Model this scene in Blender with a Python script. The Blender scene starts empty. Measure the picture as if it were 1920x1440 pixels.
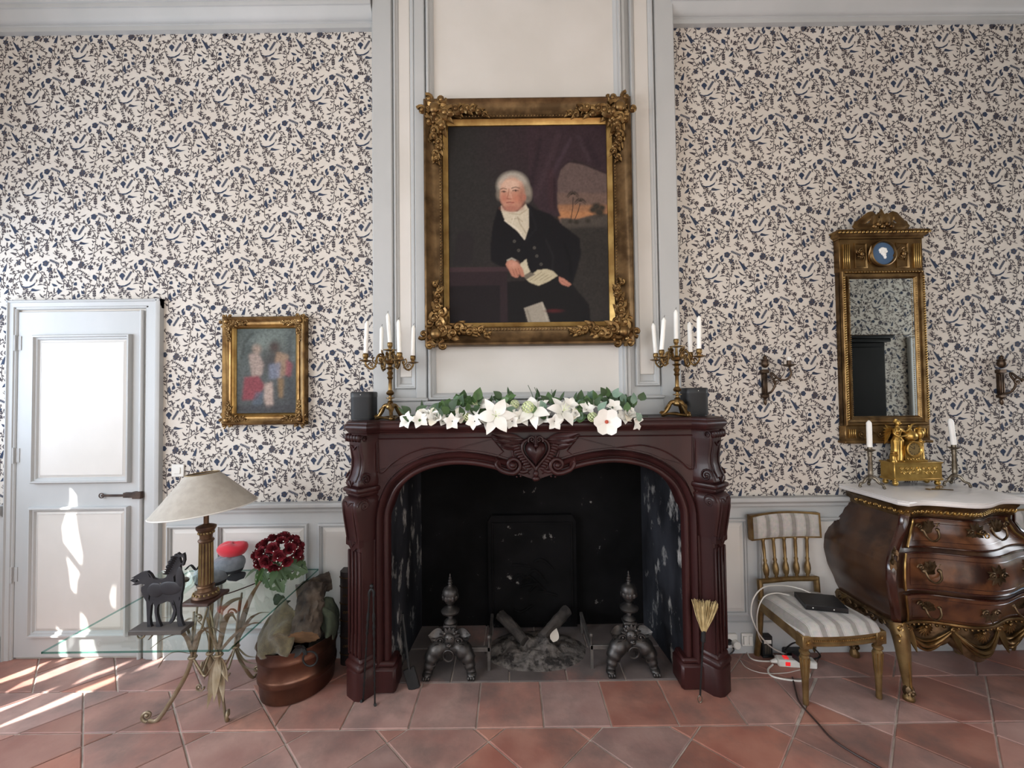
import bpy, bmesh, math, random
import numpy as np
from mathutils import Vector, Matrix
from mathutils.geometry import tessellate_polygon
PI = math.pi
random.seed(7); RNG = np.random.default_rng(7)
SC = bpy.context.scene
COL = SC.collection
# ------------------------------------------------------------------ camera
FPX = 790.0; CAM_H = 1.458; PITCH = math.radians(1.4); ROLL = math.radians(0.7)
_f = Vector((0, math.cos(PITCH), math.sin(PITCH))); _u0 = Vector((0, -math.sin(PITCH), math.cos(PITCH))); _r0 = Vector((1, 0, 0))
_r = _r0*math.cos(ROLL) - _u0*math.sin(ROLL); _u = _r0*math.sin(ROLL) + _u0*math.cos(ROLL)
CAMP = Vector((0, 0, CAM_H))
cd = bpy.data.cameras.new('camera'); cam = bpy.data.objects.new('camera', cd); COL.objects.link(cam)
cd.sensor_width = 36; cd.lens = FPX/1920*36; cd.clip_start = 0.02
cam.matrix_world = Matrix(((_r.x, _u.x, -_f.x, 0), (_r.y, _u.y, -_f.y, 0), (_r.z, _u.z, -_f.z, CAM_H), (0, 0, 0, 1)))
SC.camera = cam
def ray(px, py): return _f + _r*((px-960)/FPX) + _u*((720-py)/FPX)
def P(px, py, Y): d = ray(px, py); return CAMP + d*(Y/d.y)          # photo pixel -> point at room depth Y
def FL(px, py, z=0.0): d = ray(px, py); return CAMP + d*((z-CAM_H)/d.z)  # photo pixel -> point at height z
# ------------------------------------------------------------------ view, world, lights
vs = SC.view_settings
vs.view_transform = 'Standard'; vs.look = 'None'; vs.gamma = 1; vs.use_curve_mapping = False
vs.exposure = -0.12
SC.cycles.max_bounces = 7; SC.cycles.diffuse_bounces = 4; SC.cycles.glossy_bounces = 3; SC.cycles.adaptive_threshold = 0.02
SC.cycles.transmission_bounces = 8; SC.cycles.transparent_max_bounces = 12
SC.cycles.caustics_reflective = False; SC.cycles.caustics_refractive = False
SC.cycles.sample_clamp_indirect = 6
W = bpy.data.worlds.new('world'); SC.world = W; W.use_nodes = True
_bg = W.node_tree.nodes['Background']; _sky = W.node_tree.nodes.new('ShaderNodeTexSky')
_sky.sky_type = 'NISHITA'; _sky.sun_disc = False; _sky.sun_elevation = math.radians(46); _sky.sun_rotation = math.radians(230)
W.node_tree.links.new(_sky.outputs['Color'], _bg.inputs['Color']); _bg.inputs['Strength'].default_value = 0.25
SUN_DIR = Vector((0.62, 0.70, -0.80)).normalized()
sl = bpy.data.lights.new('sun', 'SUN'); sl.energy = 30; sl.angle = math.radians(0.6); sl.color = (1.0, 0.95, 0.88)
so = bpy.data.objects.new('sun', sl); COL.objects.link(so); so.rotation_euler = SUN_DIR.to_track_quat('-Z', 'Y').to_euler(); so.location = (-6, -4, 6)
def daylight(name, loc, direc, sx, sy, power, col):
    a = bpy.data.lights.new(name, 'AREA'); a.shape = 'RECTANGLE'; a.size = sx; a.size_y = sy; a.energy = power; a.color = col
    o = bpy.data.objects.new(name, a); COL.objects.link(o); o.location = loc
    o.rotation_euler = Vector(direc).to_track_quat('-Z', 'Z').to_euler()
    return o
daylight('daylight_window_left_near', (-3.28, -0.75, 1.75), (1, 0, 0), 1.1, 2.5, 118, (0.93, 0.96, 1.0))
daylight('daylight_window_left_front', (-3.28, 1.0, 1.75), (1, 0, 0), 1.2, 2.5, 66, (0.70, 0.83, 1.0))
daylight('daylight_window_back', (0.6, -1.72, 1.75), (0, 1, 0), 2.6, 2.5, 52, (1.0, 0.97, 0.93))
daylight('daylight_window_right', (4.93, 1.6, 1.75), (-1, 0, 0), 1.1, 2.5, 62, (0.97, 0.98, 1.0))
# ------------------------------------------------------------------ helpers
def srgb(h):
    v = [int(h[i:i+2], 16)/255 for i in (0, 2, 4)]
    return tuple(c/12.92 if c <= 0.04045 else ((c+0.055)/1.055)**2.4 for c in v)
MATS = {}
def mat(name, c1, c2=None, rough=0.5, metal=0.0, scale=8.0, bump=0.0, bscale=None, stretch=(1, 1, 1), spec=0.5, coat=0.0,
        trans=0.0, ior=1.45, rnd=0.0, emit=None, estr=0.0, contrast=(0.35, 0.65), detail=4.0, c3=None, scale3=2.0, lo3=(0.5, 0.62), sheen=0.0, rough2=None, coords='Object', alpha=1.0, sss=0.0):
    m = bpy.data.materials.new(name); m.use_nodes = True; MATS[name] = m
    nt = m.node_tree; N = nt.nodes; L = nt.links; b = N['Principled BSDF']
    a1 = srgb(c1) if isinstance(c1, str) else c1
    b.inputs['Base Color'].default_value = (*a1, 1); b.inputs['Roughness'].default_value = rough; b.inputs['Metallic'].default_value = metal
    b.inputs['Specular IOR Level'].default_value = spec; b.inputs['IOR'].default_value = ior
    b.inputs['Transmission Weight'].default_value = trans; b.inputs['Coat Weight'].default_value = coat; b.inputs['Coat Roughness'].default_value = 0.12
    b.inputs['Sheen Weight'].default_value = sheen; b.inputs['Alpha'].default_value = alpha
    if sss: b.inputs['Subsurface Weight'].default_value = sss; b.inputs['Subsurface Radius'].default_value = (0.01, 0.01, 0.01)
    if emit: b.inputs['Emission Color'].default_value = (*srgb(emit), 1); b.inputs['Emission Strength'].default_value = estr
    if c2 is None and not bump and not rnd: return m
    tc = N.new('ShaderNodeTexCoord'); mp = N.new('ShaderNodeMapping'); mp.inputs['Scale'].default_value = stretch
    L.new(tc.outputs[coords], mp.inputs['Vector'])
    col = None
    if c2 is not None:
        nz = N.new('ShaderNodeTexNoise'); nz.inputs['Scale'].default_value = scale; nz.inputs['Detail'].default_value = detail
        L.new(mp.outputs['Vector'], nz.inputs['Vector'])
        rp = N.new('ShaderNodeValToRGB'); rp.color_ramp.elements[0].position = contrast[0]; rp.color_ramp.elements[1].position = contrast[1]
        rp.color_ramp.elements[0].color = (*a1, 1); rp.color_ramp.elements[1].color = (*(srgb(c2) if isinstance(c2, str) else c2), 1)
        L.new(nz.outputs['Fac'], rp.inputs['Fac']); col = rp.outputs['Color']
        if rough2 is not None:
            mr = N.new('ShaderNodeMapRange'); mr.inputs['From Min'].default_value = contrast[0]; mr.inputs['From Max'].default_value = contrast[1]
            mr.inputs['To Min'].default_value = rough; mr.inputs['To Max'].default_value = rough2
            L.new(nz.outputs['Fac'], mr.inputs['Value']); L.new(mr.outputs['Result'], b.inputs['Roughness'])
    if c3 is not None:
        n3 = N.new('ShaderNodeTexNoise'); n3.inputs['Scale'].default_value = scale3; n3.inputs['Detail'].default_value = 6; n3.inputs['Roughness'].default_value = 0.65
        L.new(mp.outputs['Vector'], n3.inputs['Vector'])
        r3 = N.new('ShaderNodeMapRange'); r3.inputs['From Min'].default_value = lo3[0]; r3.inputs['From Max'].default_value = lo3[1]
        L.new(n3.outputs['Fac'], r3.inputs['Value'])
        mx = N.new('ShaderNodeMix'); mx.data_type = 'RGBA'; L.new(r3.outputs['Result'], mx.inputs['Factor'])
        L.new(col, mx.inputs['A']); mx.inputs['B'].default_value = (*srgb(c3), 1); col = mx.outputs['Result']
    if rnd:
        oi = N.new('ShaderNodeObjectInfo'); hs = N.new('ShaderNodeHueSaturation')
        mv = N.new('ShaderNodeMapRange'); mv.inputs['To Min'].default_value = 1-rnd; mv.inputs['To Max'].default_value = 1+rnd
        L.new(oi.outputs['Random'], mv.inputs['Value']); L.new(mv.outputs['Result'], hs.inputs['Value'])
        ms = N.new('ShaderNodeMath'); ms.operation = 'MULTIPLY'; ms.inputs[1].default_value = 7.31
        fr = N.new('ShaderNodeMath'); fr.operation = 'FRACT'; L.new(oi.outputs['Random'], ms.inputs[0]); L.new(ms.outputs[0], fr.inputs[0])
        m2 = N.new('ShaderNodeMapRange'); m2.inputs['To Min'].default_value = 1-rnd*1.6; m2.inputs['To Max'].default_value = 1+rnd*1.2
        L.new(fr.outputs[0], m2.inputs['Value']); L.new(m2.outputs['Result'], hs.inputs['Saturation'])
        if col is not None: L.new(col, hs.inputs['Color'])
        else: hs.inputs['Color'].default_value = (*a1, 1)
        col = hs.outputs['Color']
    if col is not None: L.new(col, b.inputs['Base Color'])
    if bump:
        n2 = N.new('ShaderNodeTexNoise'); n2.inputs['Scale'].default_value = bscale or scale*3; n2.inputs['Detail'].default_value = 5
        L.new(mp.outputs['Vector'], n2.inputs['Vector'])
        bp = N.new('ShaderNodeBump'); bp.inputs['Strength'].default_value = min(1, bump); bp.inputs['Distance'].default_value = 0.004
        L.new(n2.outputs['Fac'], bp.inputs['Height']); L.new(bp.outputs['Normal'], b.inputs['Normal'])
    return m
V = Vector
class MB:
    """collects faces for one mesh"""
    def __init__(s): s.v = []; s.f = []; s.m = []; s.mi = 0; s.T = None
    def add(s, vs_, fs_):
        o = len(s.v)
        if s.T is not None: vs_ = [s.T @ V(p) for p in vs_]
        s.v.extend([tuple(p) for p in vs_]); s.f.extend([tuple(i+o for i in f) for f in fs_]); s.m.extend([s.mi]*len(fs_)); return s
    def box(s, x0, x1, y0, y1, z0, z1, c=0.0):
        if c <= 0:
            return s.add([(x0,y0,z0),(x1,y0,z0),(x1,y1,z0),(x0,y1,z0),(x0,y0,z1),(x1,y0,z1),(x1,y1,z1),(x0,y1,z1)],
                         [(0,3,2,1),(4,5,6,7),(0,1,5,4),(1,2,6,5),(2,3,7,6),(3,0,4,7)])
        vs_ = []; idx = {}
        X = (x0, x1); Y = (y0, y1); Z = (z0, z1)
        for i in (0, 1):
            for j in (0, 1):
                for k in (0, 1):
                    sx, sy, sz = (c if i == 0 else -c), (c if j == 0 else -c), (c if k == 0 else -c)
                    for a, p in enumerate(((X[i], Y[j]+sy, Z[k]+sz), (X[i]+sx, Y[j], Z[k]+sz), (X[i]+sx, Y[j]+sy, Z[k]))):
                        idx[(i, j, k, a)] = len(vs_); vs_.append(p)
        g = lambda i, j, k, a: idx[(i, j, k, a)]
        F = [(g(0,0,0,0),g(0,0,1,0),g(0,1,1,0),g(0,1,0,0)),(g(1,0,0,0),g(1,1,0,0),g(1,1,1,0),g(1,0,1,0)),
             (g(0,0,0,1),g(1,0,0,1),g(1,0,1,1),g(0,0,1,1)),(g(0,1,0,1),g(0,1,1,1),g(1,1,1,1),g(1,1,0,1)),
             (g(0,0,0,2),g(0,1,0,2),g(1,1,0,2),g(1,0,0,2)),(g(0,0,1,2),g(1,0,1,2),g(1,1,1,2),g(0,1,1,2))]
        for i in (0, 1):
            for j in (0, 1): F.append((g(i,j,0,0),g(i,j,1,0),g(i,j,1,1),g(i,j,0,1)))
        for i in (0, 1):
            for k in (0, 1): F.append((g(i,0,k,0),g(i,1,k,0),g(i,1,k,2),g(i,0,k,2)))
        for j in (0, 1):
            for k in (0, 1): F.append((g(0,j,k,1),g(1,j,k,1),g(1,j,k,2),g(0,j,k,2)))
        for i in (0, 1):
            for j in (0, 1):
                for k in (0, 1): F.append((g(i,j,k,0),g(i,j,k,1),g(i,j,k,2)))
        return s.add(vs_, F)
    def loft(s, rings, closed=True, caps=True, loop=False):
        n = len(rings[0]); vs_ = [p for r in rings for p in r]; F = []
        R = len(rings)
        for i in range(R if loop else R-1):
            a = i*n; b = ((i+1) % R)*n
            for j in range(n if closed else n-1):
                k = (j+1) % n
                F.append((a+j, a+k, b+k, b+j))
        if caps and closed and not loop:
            F.append(tuple(range(n-1, -1, -1))); F.append(tuple(range((R-1)*n, R*n)))
        return s.add(vs_, F)
    def lathe(s, prof, c=(0, 0, 0), n=20, axis='z', sx=1, sy=1, ribs=0, ramp=0.0, a0=0, a1=2*PI):
        full = abs(a1-a0-2*PI) < 1e-6
        rings = []
        for r, z in prof:
            r = max(r, 1e-5); ring = []
            for j in range(n if full else n+1):
                t = a0+(a1-a0)*j/n; rr = r*(1+ramp*math.cos(ribs*t)) if ribs else r
                x, y = rr*math.cos(t)*sx, rr*math.sin(t)*sy
                p = (x, y, z) if axis == 'z' else ((z, x, y) if axis == 'x' else (x, z, y) if axis == 'y' else None)
                ring.append((p[0]+c[0], p[1]+c[1], p[2]+c[2]))
            rings.append(ring)
        return s.loft(rings, closed=full, caps=full and prof[0][0] < 1e-4 and prof[-1][0] < 1e-4)
    def tube(s, pts, r, n=8, flat=1.0, up=None, caps=True, loop=False):
        pts = [V(p) for p in pts]; m = len(pts)
        rad = r if hasattr(r, '__len__') else [r]*m
        T = []
        for i in range(m):
            a = pts[(i-1) % m] if (loop or i > 0) else pts[i]; b = pts[(i+1) % m] if (loop or i < m-1) else pts[i]
            t = b-a; T.append(t.normalized() if t.length > 1e-9 else V((0, 0, 1)))
        U = V(up) if up else (V((0, 0, 1)) if abs(T[0].z) < 0.9 else V((1, 0, 0)))
        rings = []
        for i in range(m):
            U = U-T[i]*U.dot(T[i]); U = U.normalized() if U.length > 1e-6 else T[i].orthogonal().normalized()
            B = T[i].cross(U)
            rings.append([pts[i]+(B*math.cos(2*PI*j/n)+U*(math.sin(2*PI*j/n)*flat))*max(rad[i], 1e-5) for j in range(n)])
        return s.loft(rings, caps=caps, loop=loop)
    def ell(s, c, r, n=10, m=7, R=None):
        rr = (r, r, r) if not hasattr(r, '__len__') else r
        rings = []
        for i in range(1, m):
            p = PI*i/m
            ring = []
            for j in range(n):
                t = 2*PI*j/n; q = V((rr[0]*math.sin(p)*math.cos(t), rr[1]*math.sin(p)*math.sin(t), -rr[2]*math.cos(p)))
                if R is not None: q = R @ q
                ring.append(V(c)+q)
            rings.append(ring)
        b = V((0, 0, -rr[2])); t = V((0, 0, rr[2]))
        if R is not None: b = R @ b; t = R @ t
        o = len(rings)*n
        vs_ = [p for g in rings for p in g]+[V(c)+b, V(c)+t]; F = []
        for i in range(m-2):
            for j in range(n): k = (j+1) % n; F.append((i*n+j, i*n+k, (i+1)*n+k, (i+1)*n+j))
        for j in range(n): k = (j+1) % n; F.append((o, k, j)); F.append((o+1, (m-2)*n+j, (m-2)*n+k))
        return s.add(vs_, F)
    def frame(s, x0, x1, z0, z1, prof):
        """mitred rectangular moulding in the x-z plane; prof = (inset, y) outer to inner"""
        return s.loft([[(x0+i, y, z0+i), (x1-i, y, z0+i), (x1-i, y, z1-i), (x0+i, y, z1-i)] for i, y in prof], caps=False)
    def px(s, prof, x0, x1):
        """(y,z) profile extruded along x"""
        return s.loft([[(x0, y, z) for y, z in prof], [(x1, y, z) for y, z in prof]])
    def prism(s, outer, y0, y1, holes=(), mp=None):
        """polygon in (x,z) extruded from y0 (front) to y1, with holes"""
        loops = [list(outer)]+[list(h) for h in holes]
        tri = tessellate_polygon([[V((a, b, 0)) for a, b in l] for l in loops])
        flat = [p for l in loops for p in l]; n = len(flat)
        vs_ = [(a, y0, b) for a, b in flat]+[(a, y1, b) for a, b in flat]
        F = []
        for t in tri:
            a, b, c = [flat[i] for i in t]
            ar = (b[0]-a[0])*(c[1]-a[1])-(c[0]-a[0])*(b[1]-a[1])
            if abs(ar) < 1e-14: continue
            t = tuple(t) if ar > 0 else (t[0], t[2], t[1])
            F.append(t); F.append((t[2]+n, t[1]+n, t[0]+n))
        o = 0
        for l in loops:
            m = len(l); A = sum(l[i][0]*l[(i+1) % m][1]-l[(i+1) % m][0]*l[i][1] for i in range(m))
            hole = l is not loops[0]
            for i in range(m):
                j = (i+1) % m; q = (o+i, o+i+n, o+j+n, o+j)
                F.append(q if (A > 0) != hole else q[::-1])
            o += m
        if mp: vs_ = [mp(p) for p in vs_]
        return s.add(vs_, F)
    def scroll(s, c, ax, ay, r, turns=1.6, th=0.006, n=22, k=6, a0=0.0, taper=0.35, lift=0.0, flat=1.0):
        """spiral tube around c in plane ax, ay"""
        c = V(c); ax = V(ax).normalized(); ay = V(ay).normalized(); nz = ax.cross(ay)
        pts = []; rad = []
        for i in range(n+1):
            t = i/n; a = a0+turns*2*PI*t; rr = r*(1-0.86*t**0.8)
            pts.append(c+ax*(rr*math.cos(a))+ay*(rr*math.sin(a))+nz*(lift*t)); rad.append(th*(1-(1-taper)*t))
        s.tube(pts, rad, k, flat=flat, up=nz); s.ell(pts[-1], th*1.3, 6, 5); return s
    def leaf(s, base, d, nrm, L, Wd, curl=0.0, n=6, lobes=0, fold=0.15, tipw=0.0, th=0.0):
        """a leaf surface from base along d, facing nrm; curl bends it towards nrm"""
        base = V(base); d = V(d).normalized(); nrm = V(nrm); nrm = (nrm-d*nrm.dot(d)); nrm = nrm.normalized() if nrm.length > 1e-6 else d.orthogonal().normalized()
        sd = d.cross(nrm); vs_ = []; F = []
        for i in range(n+1):
            t = i/n; w = Wd*0.5*(math.sin(PI*min(1, t**0.75*0.97+0.03)) + tipw*t)
            if lobes: w *= 1+0.28*math.cos(2*PI*lobes*t)
            ang = curl*t
            ctr = base+d*(L*(t if abs(curl) < 1e-3 else math.sin(ang)/curl))+nrm*(0 if abs(curl) < 1e-3 else L*(1-math.cos(ang))/curl)
            nn = nrm*math.cos(ang)-d*math.sin(ang)
            vs_ += [ctr-sd*w+nn*(fold*w), ctr, ctr+sd*w+nn*(fold*w)]
        for i in range(n):
            a = 3*i; F += [(a, a+1, a+4, a+3), (a+1, a+2, a+5, a+4)]
        if th:
            m = len(vs_); nn = nrm*th; vs2 = vs_+[p-nn for p in vs_]
            F2 = F+[tuple(q+m for q in f[::-1]) for f in F]
            for i in range(n):
                a = 3*i; F2 += [(a, a+3, a+3+m, a+m), (a+2+m, a+5+m, a+5, a+2)]
            return s.add(vs2, F2)
        return s.add(vs_, F)
    def build(s, name, m, parent=None, smooth=40, sub=0):
        me = bpy.data.meshes.new(name); me.from_pydata(s.v, [], s.f)
        ms = m if isinstance(m, (list, tuple)) else [m]
        for q in ms: me.materials.append(MATS[q] if isinstance(q, str) else q)
        if len(ms) > 1: me.polygons.foreach_set('material_index', s.m)
        bm = bmesh.new(); bm.from_mesh(me); bmesh.ops.recalc_face_normals(bm, faces=bm.faces); bm.to_mesh(me); bm.free()
        if smooth:
            me.shade_smooth(); me.set_sharp_from_angle(angle=math.radians(smooth))
        o = bpy.data.objects.new(name, me); COL.objects.link(o)
        if parent is not None: o.parent = parent
        if sub:
            md = o.modifiers.new('sub', 'SUBSURF'); md.levels = sub; md.render_levels = sub
        return o
def tag(o, label=None, cat=None, group=None, kind=None):
    if label: o['label'] = label
    if cat: o['category'] = cat
    if group: o['group'] = group
    if kind: o['kind'] = kind
    return o
def thing(name, label, cat, loc=(0, 0, 0), rotz=0.0, group=None, kind=None):
    o = bpy.data.objects.new(name, None); o.empty_display_size = 0.05; COL.objects.link(o)
    o.location = loc; o.rotation_euler = (0, 0, rotz)
    return tag(o, label, cat, group, kind)
def struct(o): o['kind'] = 'structure'; return o
def dup(root, loc=None, rotz=None, label=None, parent=None):
    r = root.copy(); COL.objects.link(r)
    if parent is not None: r.parent = parent
    if loc is not None: r.location = loc
    if rotz is not None: r.rotation_euler = (0, 0, rotz)
    if label: r['label'] = label
    for ch in root.children: dup(ch, parent=r)
    return r
def crom(pts, n=6, closed=False):
    """Catmull-Rom through points"""
    pts = [V(p) if len(p) == 3 else V((p[0], p[1], 0)) for p in pts]; m = len(pts); out = []
    for i in range(m if closed else m-1):
        p0 = pts[(i-1) % m] if (closed or i > 0) else pts[i]*2-pts[i+1]; p1 = pts[i]; p2 = pts[(i+1) % m]
        p3 = pts[(i+2) % m] if (closed or i < m-2) else p2*2-p1
        for k in range(n):
            t = k/n; out.append(0.5*((2*p1)+(p2-p0)*t+(2*p0-5*p1+4*p2-p3)*t*t+(3*p1-p0-3*p2+p3)*t**3))
    if not closed: out.append(pts[-1])
    return out
def crom2(pts, n=6, closed=False): return [(p.x, p.y) for p in crom([(a, b, 0) for a, b in pts], n, closed)]
# ------------------------------------------------------------------ materials
mat('paper', 'cfc8bf', 'c8c0b6', rough=0.75, scale=3, spec=0.2, coords='Object')
mat('ink_brown', '443f44', '514b4d', rough=0.75, scale=9, spec=0.2)
mat('ink_blue', '303a4e', '3b4354', rough=0.75, scale=9, spec=0.2)
mat('paint_grey', 'b6b6b5', 'aeafae', rough=0.5, scale=3, bump=0.12, bscale=25, stretch=(1, 1, 0.4))
mat('paint_cream', 'cfcac4', 'c7c2bb', rough=0.5, scale=2.5, bump=0.08, bscale=22)
mat('paint_plaster', 'd8d2c8', rough=0.8)
mat('mahogany', '271212', '371a19', rough=0.40, spec=0.28, scale=7, stretch=(1, 1, 0.18), bump=0.12, bscale=60, coat=0.12, detail=6, rough2=0.46)
mat('soot', '060606', '100f10', rough=0.9, scale=5, spec=0.15, bump=0.5, bscale=18, c3='8b8782', scale3=10, lo3=(0.65, 0.73))
mat('soot_side', '15161a', '34363c', rough=0.85, scale=4, spec=0.2, bump=0.5, bscale=18, c3='a9a7a3', scale3=9.5, lo3=(0.56, 0.68), stretch=(1, 1, 0.55))
mat('cast_iron', '0b0b0b', '171616', rough=0.6, metal=0.1, scale=20, bump=0.3, bscale=60)
mat('andiron', '3c3a39', '595654', rough=0.45, metal=0.85, scale=18, bump=0.2, bscale=60)
mat('ash', '45403d', '6b6560', rough=0.95, scale=30, bump=0.8, bscale=70, c3='25211f', scale3=18, lo3=(0.5, 0.6))
mat('char', '211d1b', '4a4440', rough=0.9, scale=12, bump=0.7, bscale=40)
mat('tile', '94695f', 'a98174', rough=0.42, scale=5, bump=0.35, bscale=22, rnd=0.16, c3='75605a', scale3=3.2, lo3=(0.46, 0.70), rough2=0.55, detail=7)
mat('hearth_tile', '544d4b', '6b625f', rough=0.65, scale=5, bump=0.35, bscale=22, rnd=0.14, c3='8d6a62', scale3=2.6, lo3=(0.52, 0.72), detail=7)
mat('grout', 'c3b6ab', '9d9087', rough=0.9, scale=14, spec=0.2)
mat('gilt', '8c7048', '5c4429', rough=0.36, metal=0.9, scale=14, bump=0.15, bscale=70)
mat('gilt_bright', 'b0925a', '8a6c3f', rough=0.3, metal=0.92, scale=12, bump=0.12, bscale=60)
mat('clock_gilt', 'd0ac62', 'a98646', rough=0.32, metal=0.9, scale=14)
mat('steel_bar', '6e6a66', '54504d', rough=0.5, metal=0.6, scale=16)
mat('gilt_dark', '6c5539', '45331f', rough=0.42, metal=0.8, scale=14, bump=0.2, bscale=70)
mat('gilt_wood', '8c744c', '6a5132', rough=0.42, metal=0.65, scale=16, bump=0.12, bscale=60)
mat('ormolu', '77624a', '463723', rough=0.4, metal=0.85, scale=22, bump=0.3, bscale=80)
mat('brass', '8f744a', '5d4729', rough=0.33, metal=0.9, scale=18, bump=0.1, bscale=80)
mat('brass_dark', '5a4a3c', '3a2f28', rough=0.4, metal=0.85, scale=18)
mat('silvered', '8d8475', '5c5346', rough=0.35, metal=0.85, scale=18)
mat('candle_wax', 'f2f0ea', rough=0.45, sss=0.15)
mat('black_plastic', '1a1b1d', rough=0.45)
mat('black_mesh', '111113', '171719', rough=0.6, scale=200)
mat('black_gloss', '121214', rough=0.25)
mat('marble', 'e2dfdc', 'cfcbc8', rough=0.25, scale=3, detail=8)
mat('walnut', '2a1711', '48301f', rough=0.3, scale=6, stretch=(1.6, 1.6, 0.9), coat=0.25, detail=9, c3='1e0f0b', scale3=5, lo3=(0.5, 0.66), contrast=(0.3, 0.7))
mat('walnut_burl', '3a2016', '6a4329', rough=0.3, scale=9, stretch=(1.4, 1.4, 1.0), coat=0.25, detail=10, c3='29150e', scale3=6, lo3=(0.48, 0.66), contrast=(0.3, 0.7))
mat('walnut_dark', '2a130e', '3a1c13', rough=0.2, scale=8, coat=0.6)
mat('copper', '7a5848', '55403a', rough=0.33, metal=0.95, scale=5, bump=0.2, bscale=30, c3='584036', scale3=4, lo3=(0.52, 0.7), detail=6)
mat('bark', '251e1a', '54493f', rough=0.95, scale=14, bump=1.0, bscale=24, detail=8)
mat('cutwood', '86694c', '665038', rough=0.8, scale=20)
mat('burlap', '62583f', '4a4232', rough=0.95, scale=40, bump=0.6, bscale=220, sheen=0.3)
mat('glass', 'eef6f3', rough=0.0, trans=1.0, ior=1.45, spec=0.5)
mat('table_glass', 'e8f4f0', rough=0.0, trans=1.0, ior=1.3)
mat('glass_edge', '3d6f66', rough=0.1, trans=0.4, ior=1.45)
mat('mirror', 'd6dcd9', rough=0.02, metal=1.0)
mat('wheat_gilt', 'a09480', '857459', rough=0.42, metal=0.6, scale=16)
mat('sheet_metal', '2b2b2f', '38383c', rough=0.5, metal=0.4, scale=10)
mat('grey_wood', '423d3a', '544e4b', rough=0.7, scale=14, stretch=(0.3, 1, 1))
mat('lamp_shade', 'b0a99f', 'a59e94', rough=0.9, scale=30, bump=0.2, bscale=60)
mat('lamp_bronze', '6d5138', '46322a', rough=0.4, metal=0.5, scale=14)
mat('lamp_gold', '8c7850', '6f5a38', rough=0.4, metal=0.6, scale=20)
mat('lamp_wood', '4e332b', '38241f', rough=0.35, scale=10)
mat('red_cloth', 'cc2b3a', rough=0.85, sheen=0.3)
mat('grey_cloth', '6a7077', '777c82', rough=0.9, scale=60, sheen=0.3)
mat('dark_cloth', '2c2d31', rough=0.8)
mat('rose_red', '560916', '781323', rough=0.75, scale=25)
mat('leaf_dark', '304529', '425839', rough=0.5, scale=12)
mat('leaf_mid', '3c5a2e', '506e3f', rough=0.5, scale=12)
mat('leaf_grey', '7d9482', '5e7a68', rough=0.6, scale=14)
mat('petal_white', 'f1efe9', 'e4e2da', rough=0.6, scale=14, sss=0.1)
mat('petal_cream', 'e3dccb', rough=0.6)
mat('petal_green', 'cddb9a', 'e0e8bf', rough=0.6, scale=40)
mat('petal_core', 'b4503c', rough=0.6)
mat('tiny_white', 'ece9e2', rough=0.7)
mat('fabric_pale', 'b5a89a', 'a6998c', rough=0.9, scale=35, sheen=0.3)
mat('fabric_stripe', '8b7e6d', '7d7162', rough=0.9, scale=35, sheen=0.3)
mat('book_black', '1c1718', '2a2322', rough=0.4, scale=14)
mat('white_plastic', 'd9d6cf', rough=0.4)
mat('red_switch', 'c8202a', rough=0.25, emit='ff3030', estr=0.6)
mat('cable_white', 'cfcac2', rough=0.5)
mat('cable_black', '1b191a', rough=0.5)
mat('cable_brown', '3a2a26', rough=0.5)
mat('straw', 'cdb888', 'a48d60', rough=0.85, scale=30)
mat('jasper_blue', '46607f', rough=0.5)
mat('cameo', 'ecebe7', rough=0.5)
mat('wardrobe_black', '0c0b0c', '131112', rough=0.5, scale=6, spec=0.15)
mat('paper_scrap', 'b9b2a6', rough=0.8)
mat('wick', '2c2722', rough=0.9)
mat('iron_rust', '3a302c', '57473e', rough=0.6, metal=0.5, scale=20)
mat('frame_side', '5a3d22', '3f2916', rough=0.5, scale=14)
mat('dial', '8a7446', '6f5b36', rough=0.4, metal=0.2, scale=20)
# ------------------------------------------------------------------ glass that lets light through
def pane_mat(name, tint, gloss=1.0):
    m = bpy.data.materials.new(name); m.use_nodes = True; MATS[name] = m; nt = m.node_tree; N = nt.nodes; L = nt.links
    N.remove(N['Principled BSDF']); out = N['Material Output']
    tr = N.new('ShaderNodeBsdfTransparent'); tr.inputs['Color'].default_value = (*tint, 1)
    gl = N.new('ShaderNodeBsdfGlossy'); gl.inputs['Roughness'].default_value = 0.02; gl.inputs['Color'].default_value = (1, 1, 1, 1)
    fr = N.new('ShaderNodeFresnel'); fr.inputs['IOR'].default_value = 1.45
    ml = N.new('ShaderNodeMath'); ml.operation = 'MULTIPLY'; L.new(fr.outputs[0], ml.inputs[0])
    ge_ = N.new('ShaderNodeNewGeometry'); sb = N.new('ShaderNodeMath'); sb.operation = 'SUBTRACT'; sb.inputs[0].default_value = gloss; L.new(ge_.outputs['Backfacing'], sb.inputs[1]); sb.use_clamp = True; L.new(sb.outputs[0], ml.inputs[1])
    mx = N.new('ShaderNodeMixShader'); L.new(ml.outputs[0], mx.inputs['Fac']); L.new(tr.outputs[0], mx.inputs[1]); L.new(gl.outputs[0], mx.inputs[2])
    L.new(mx.outputs[0], out.inputs['Surface']); return m
pane_mat('clear_pane', (0.94, 0.98, 0.96)); pane_mat('window_pane', (0.96, 0.98, 0.99), 0.6)
pane_mat('edge_pane', (0.22, 0.45, 0.40), 0.8)
YW = 2.42; XC = 0.113; ZC = 4.0
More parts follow.
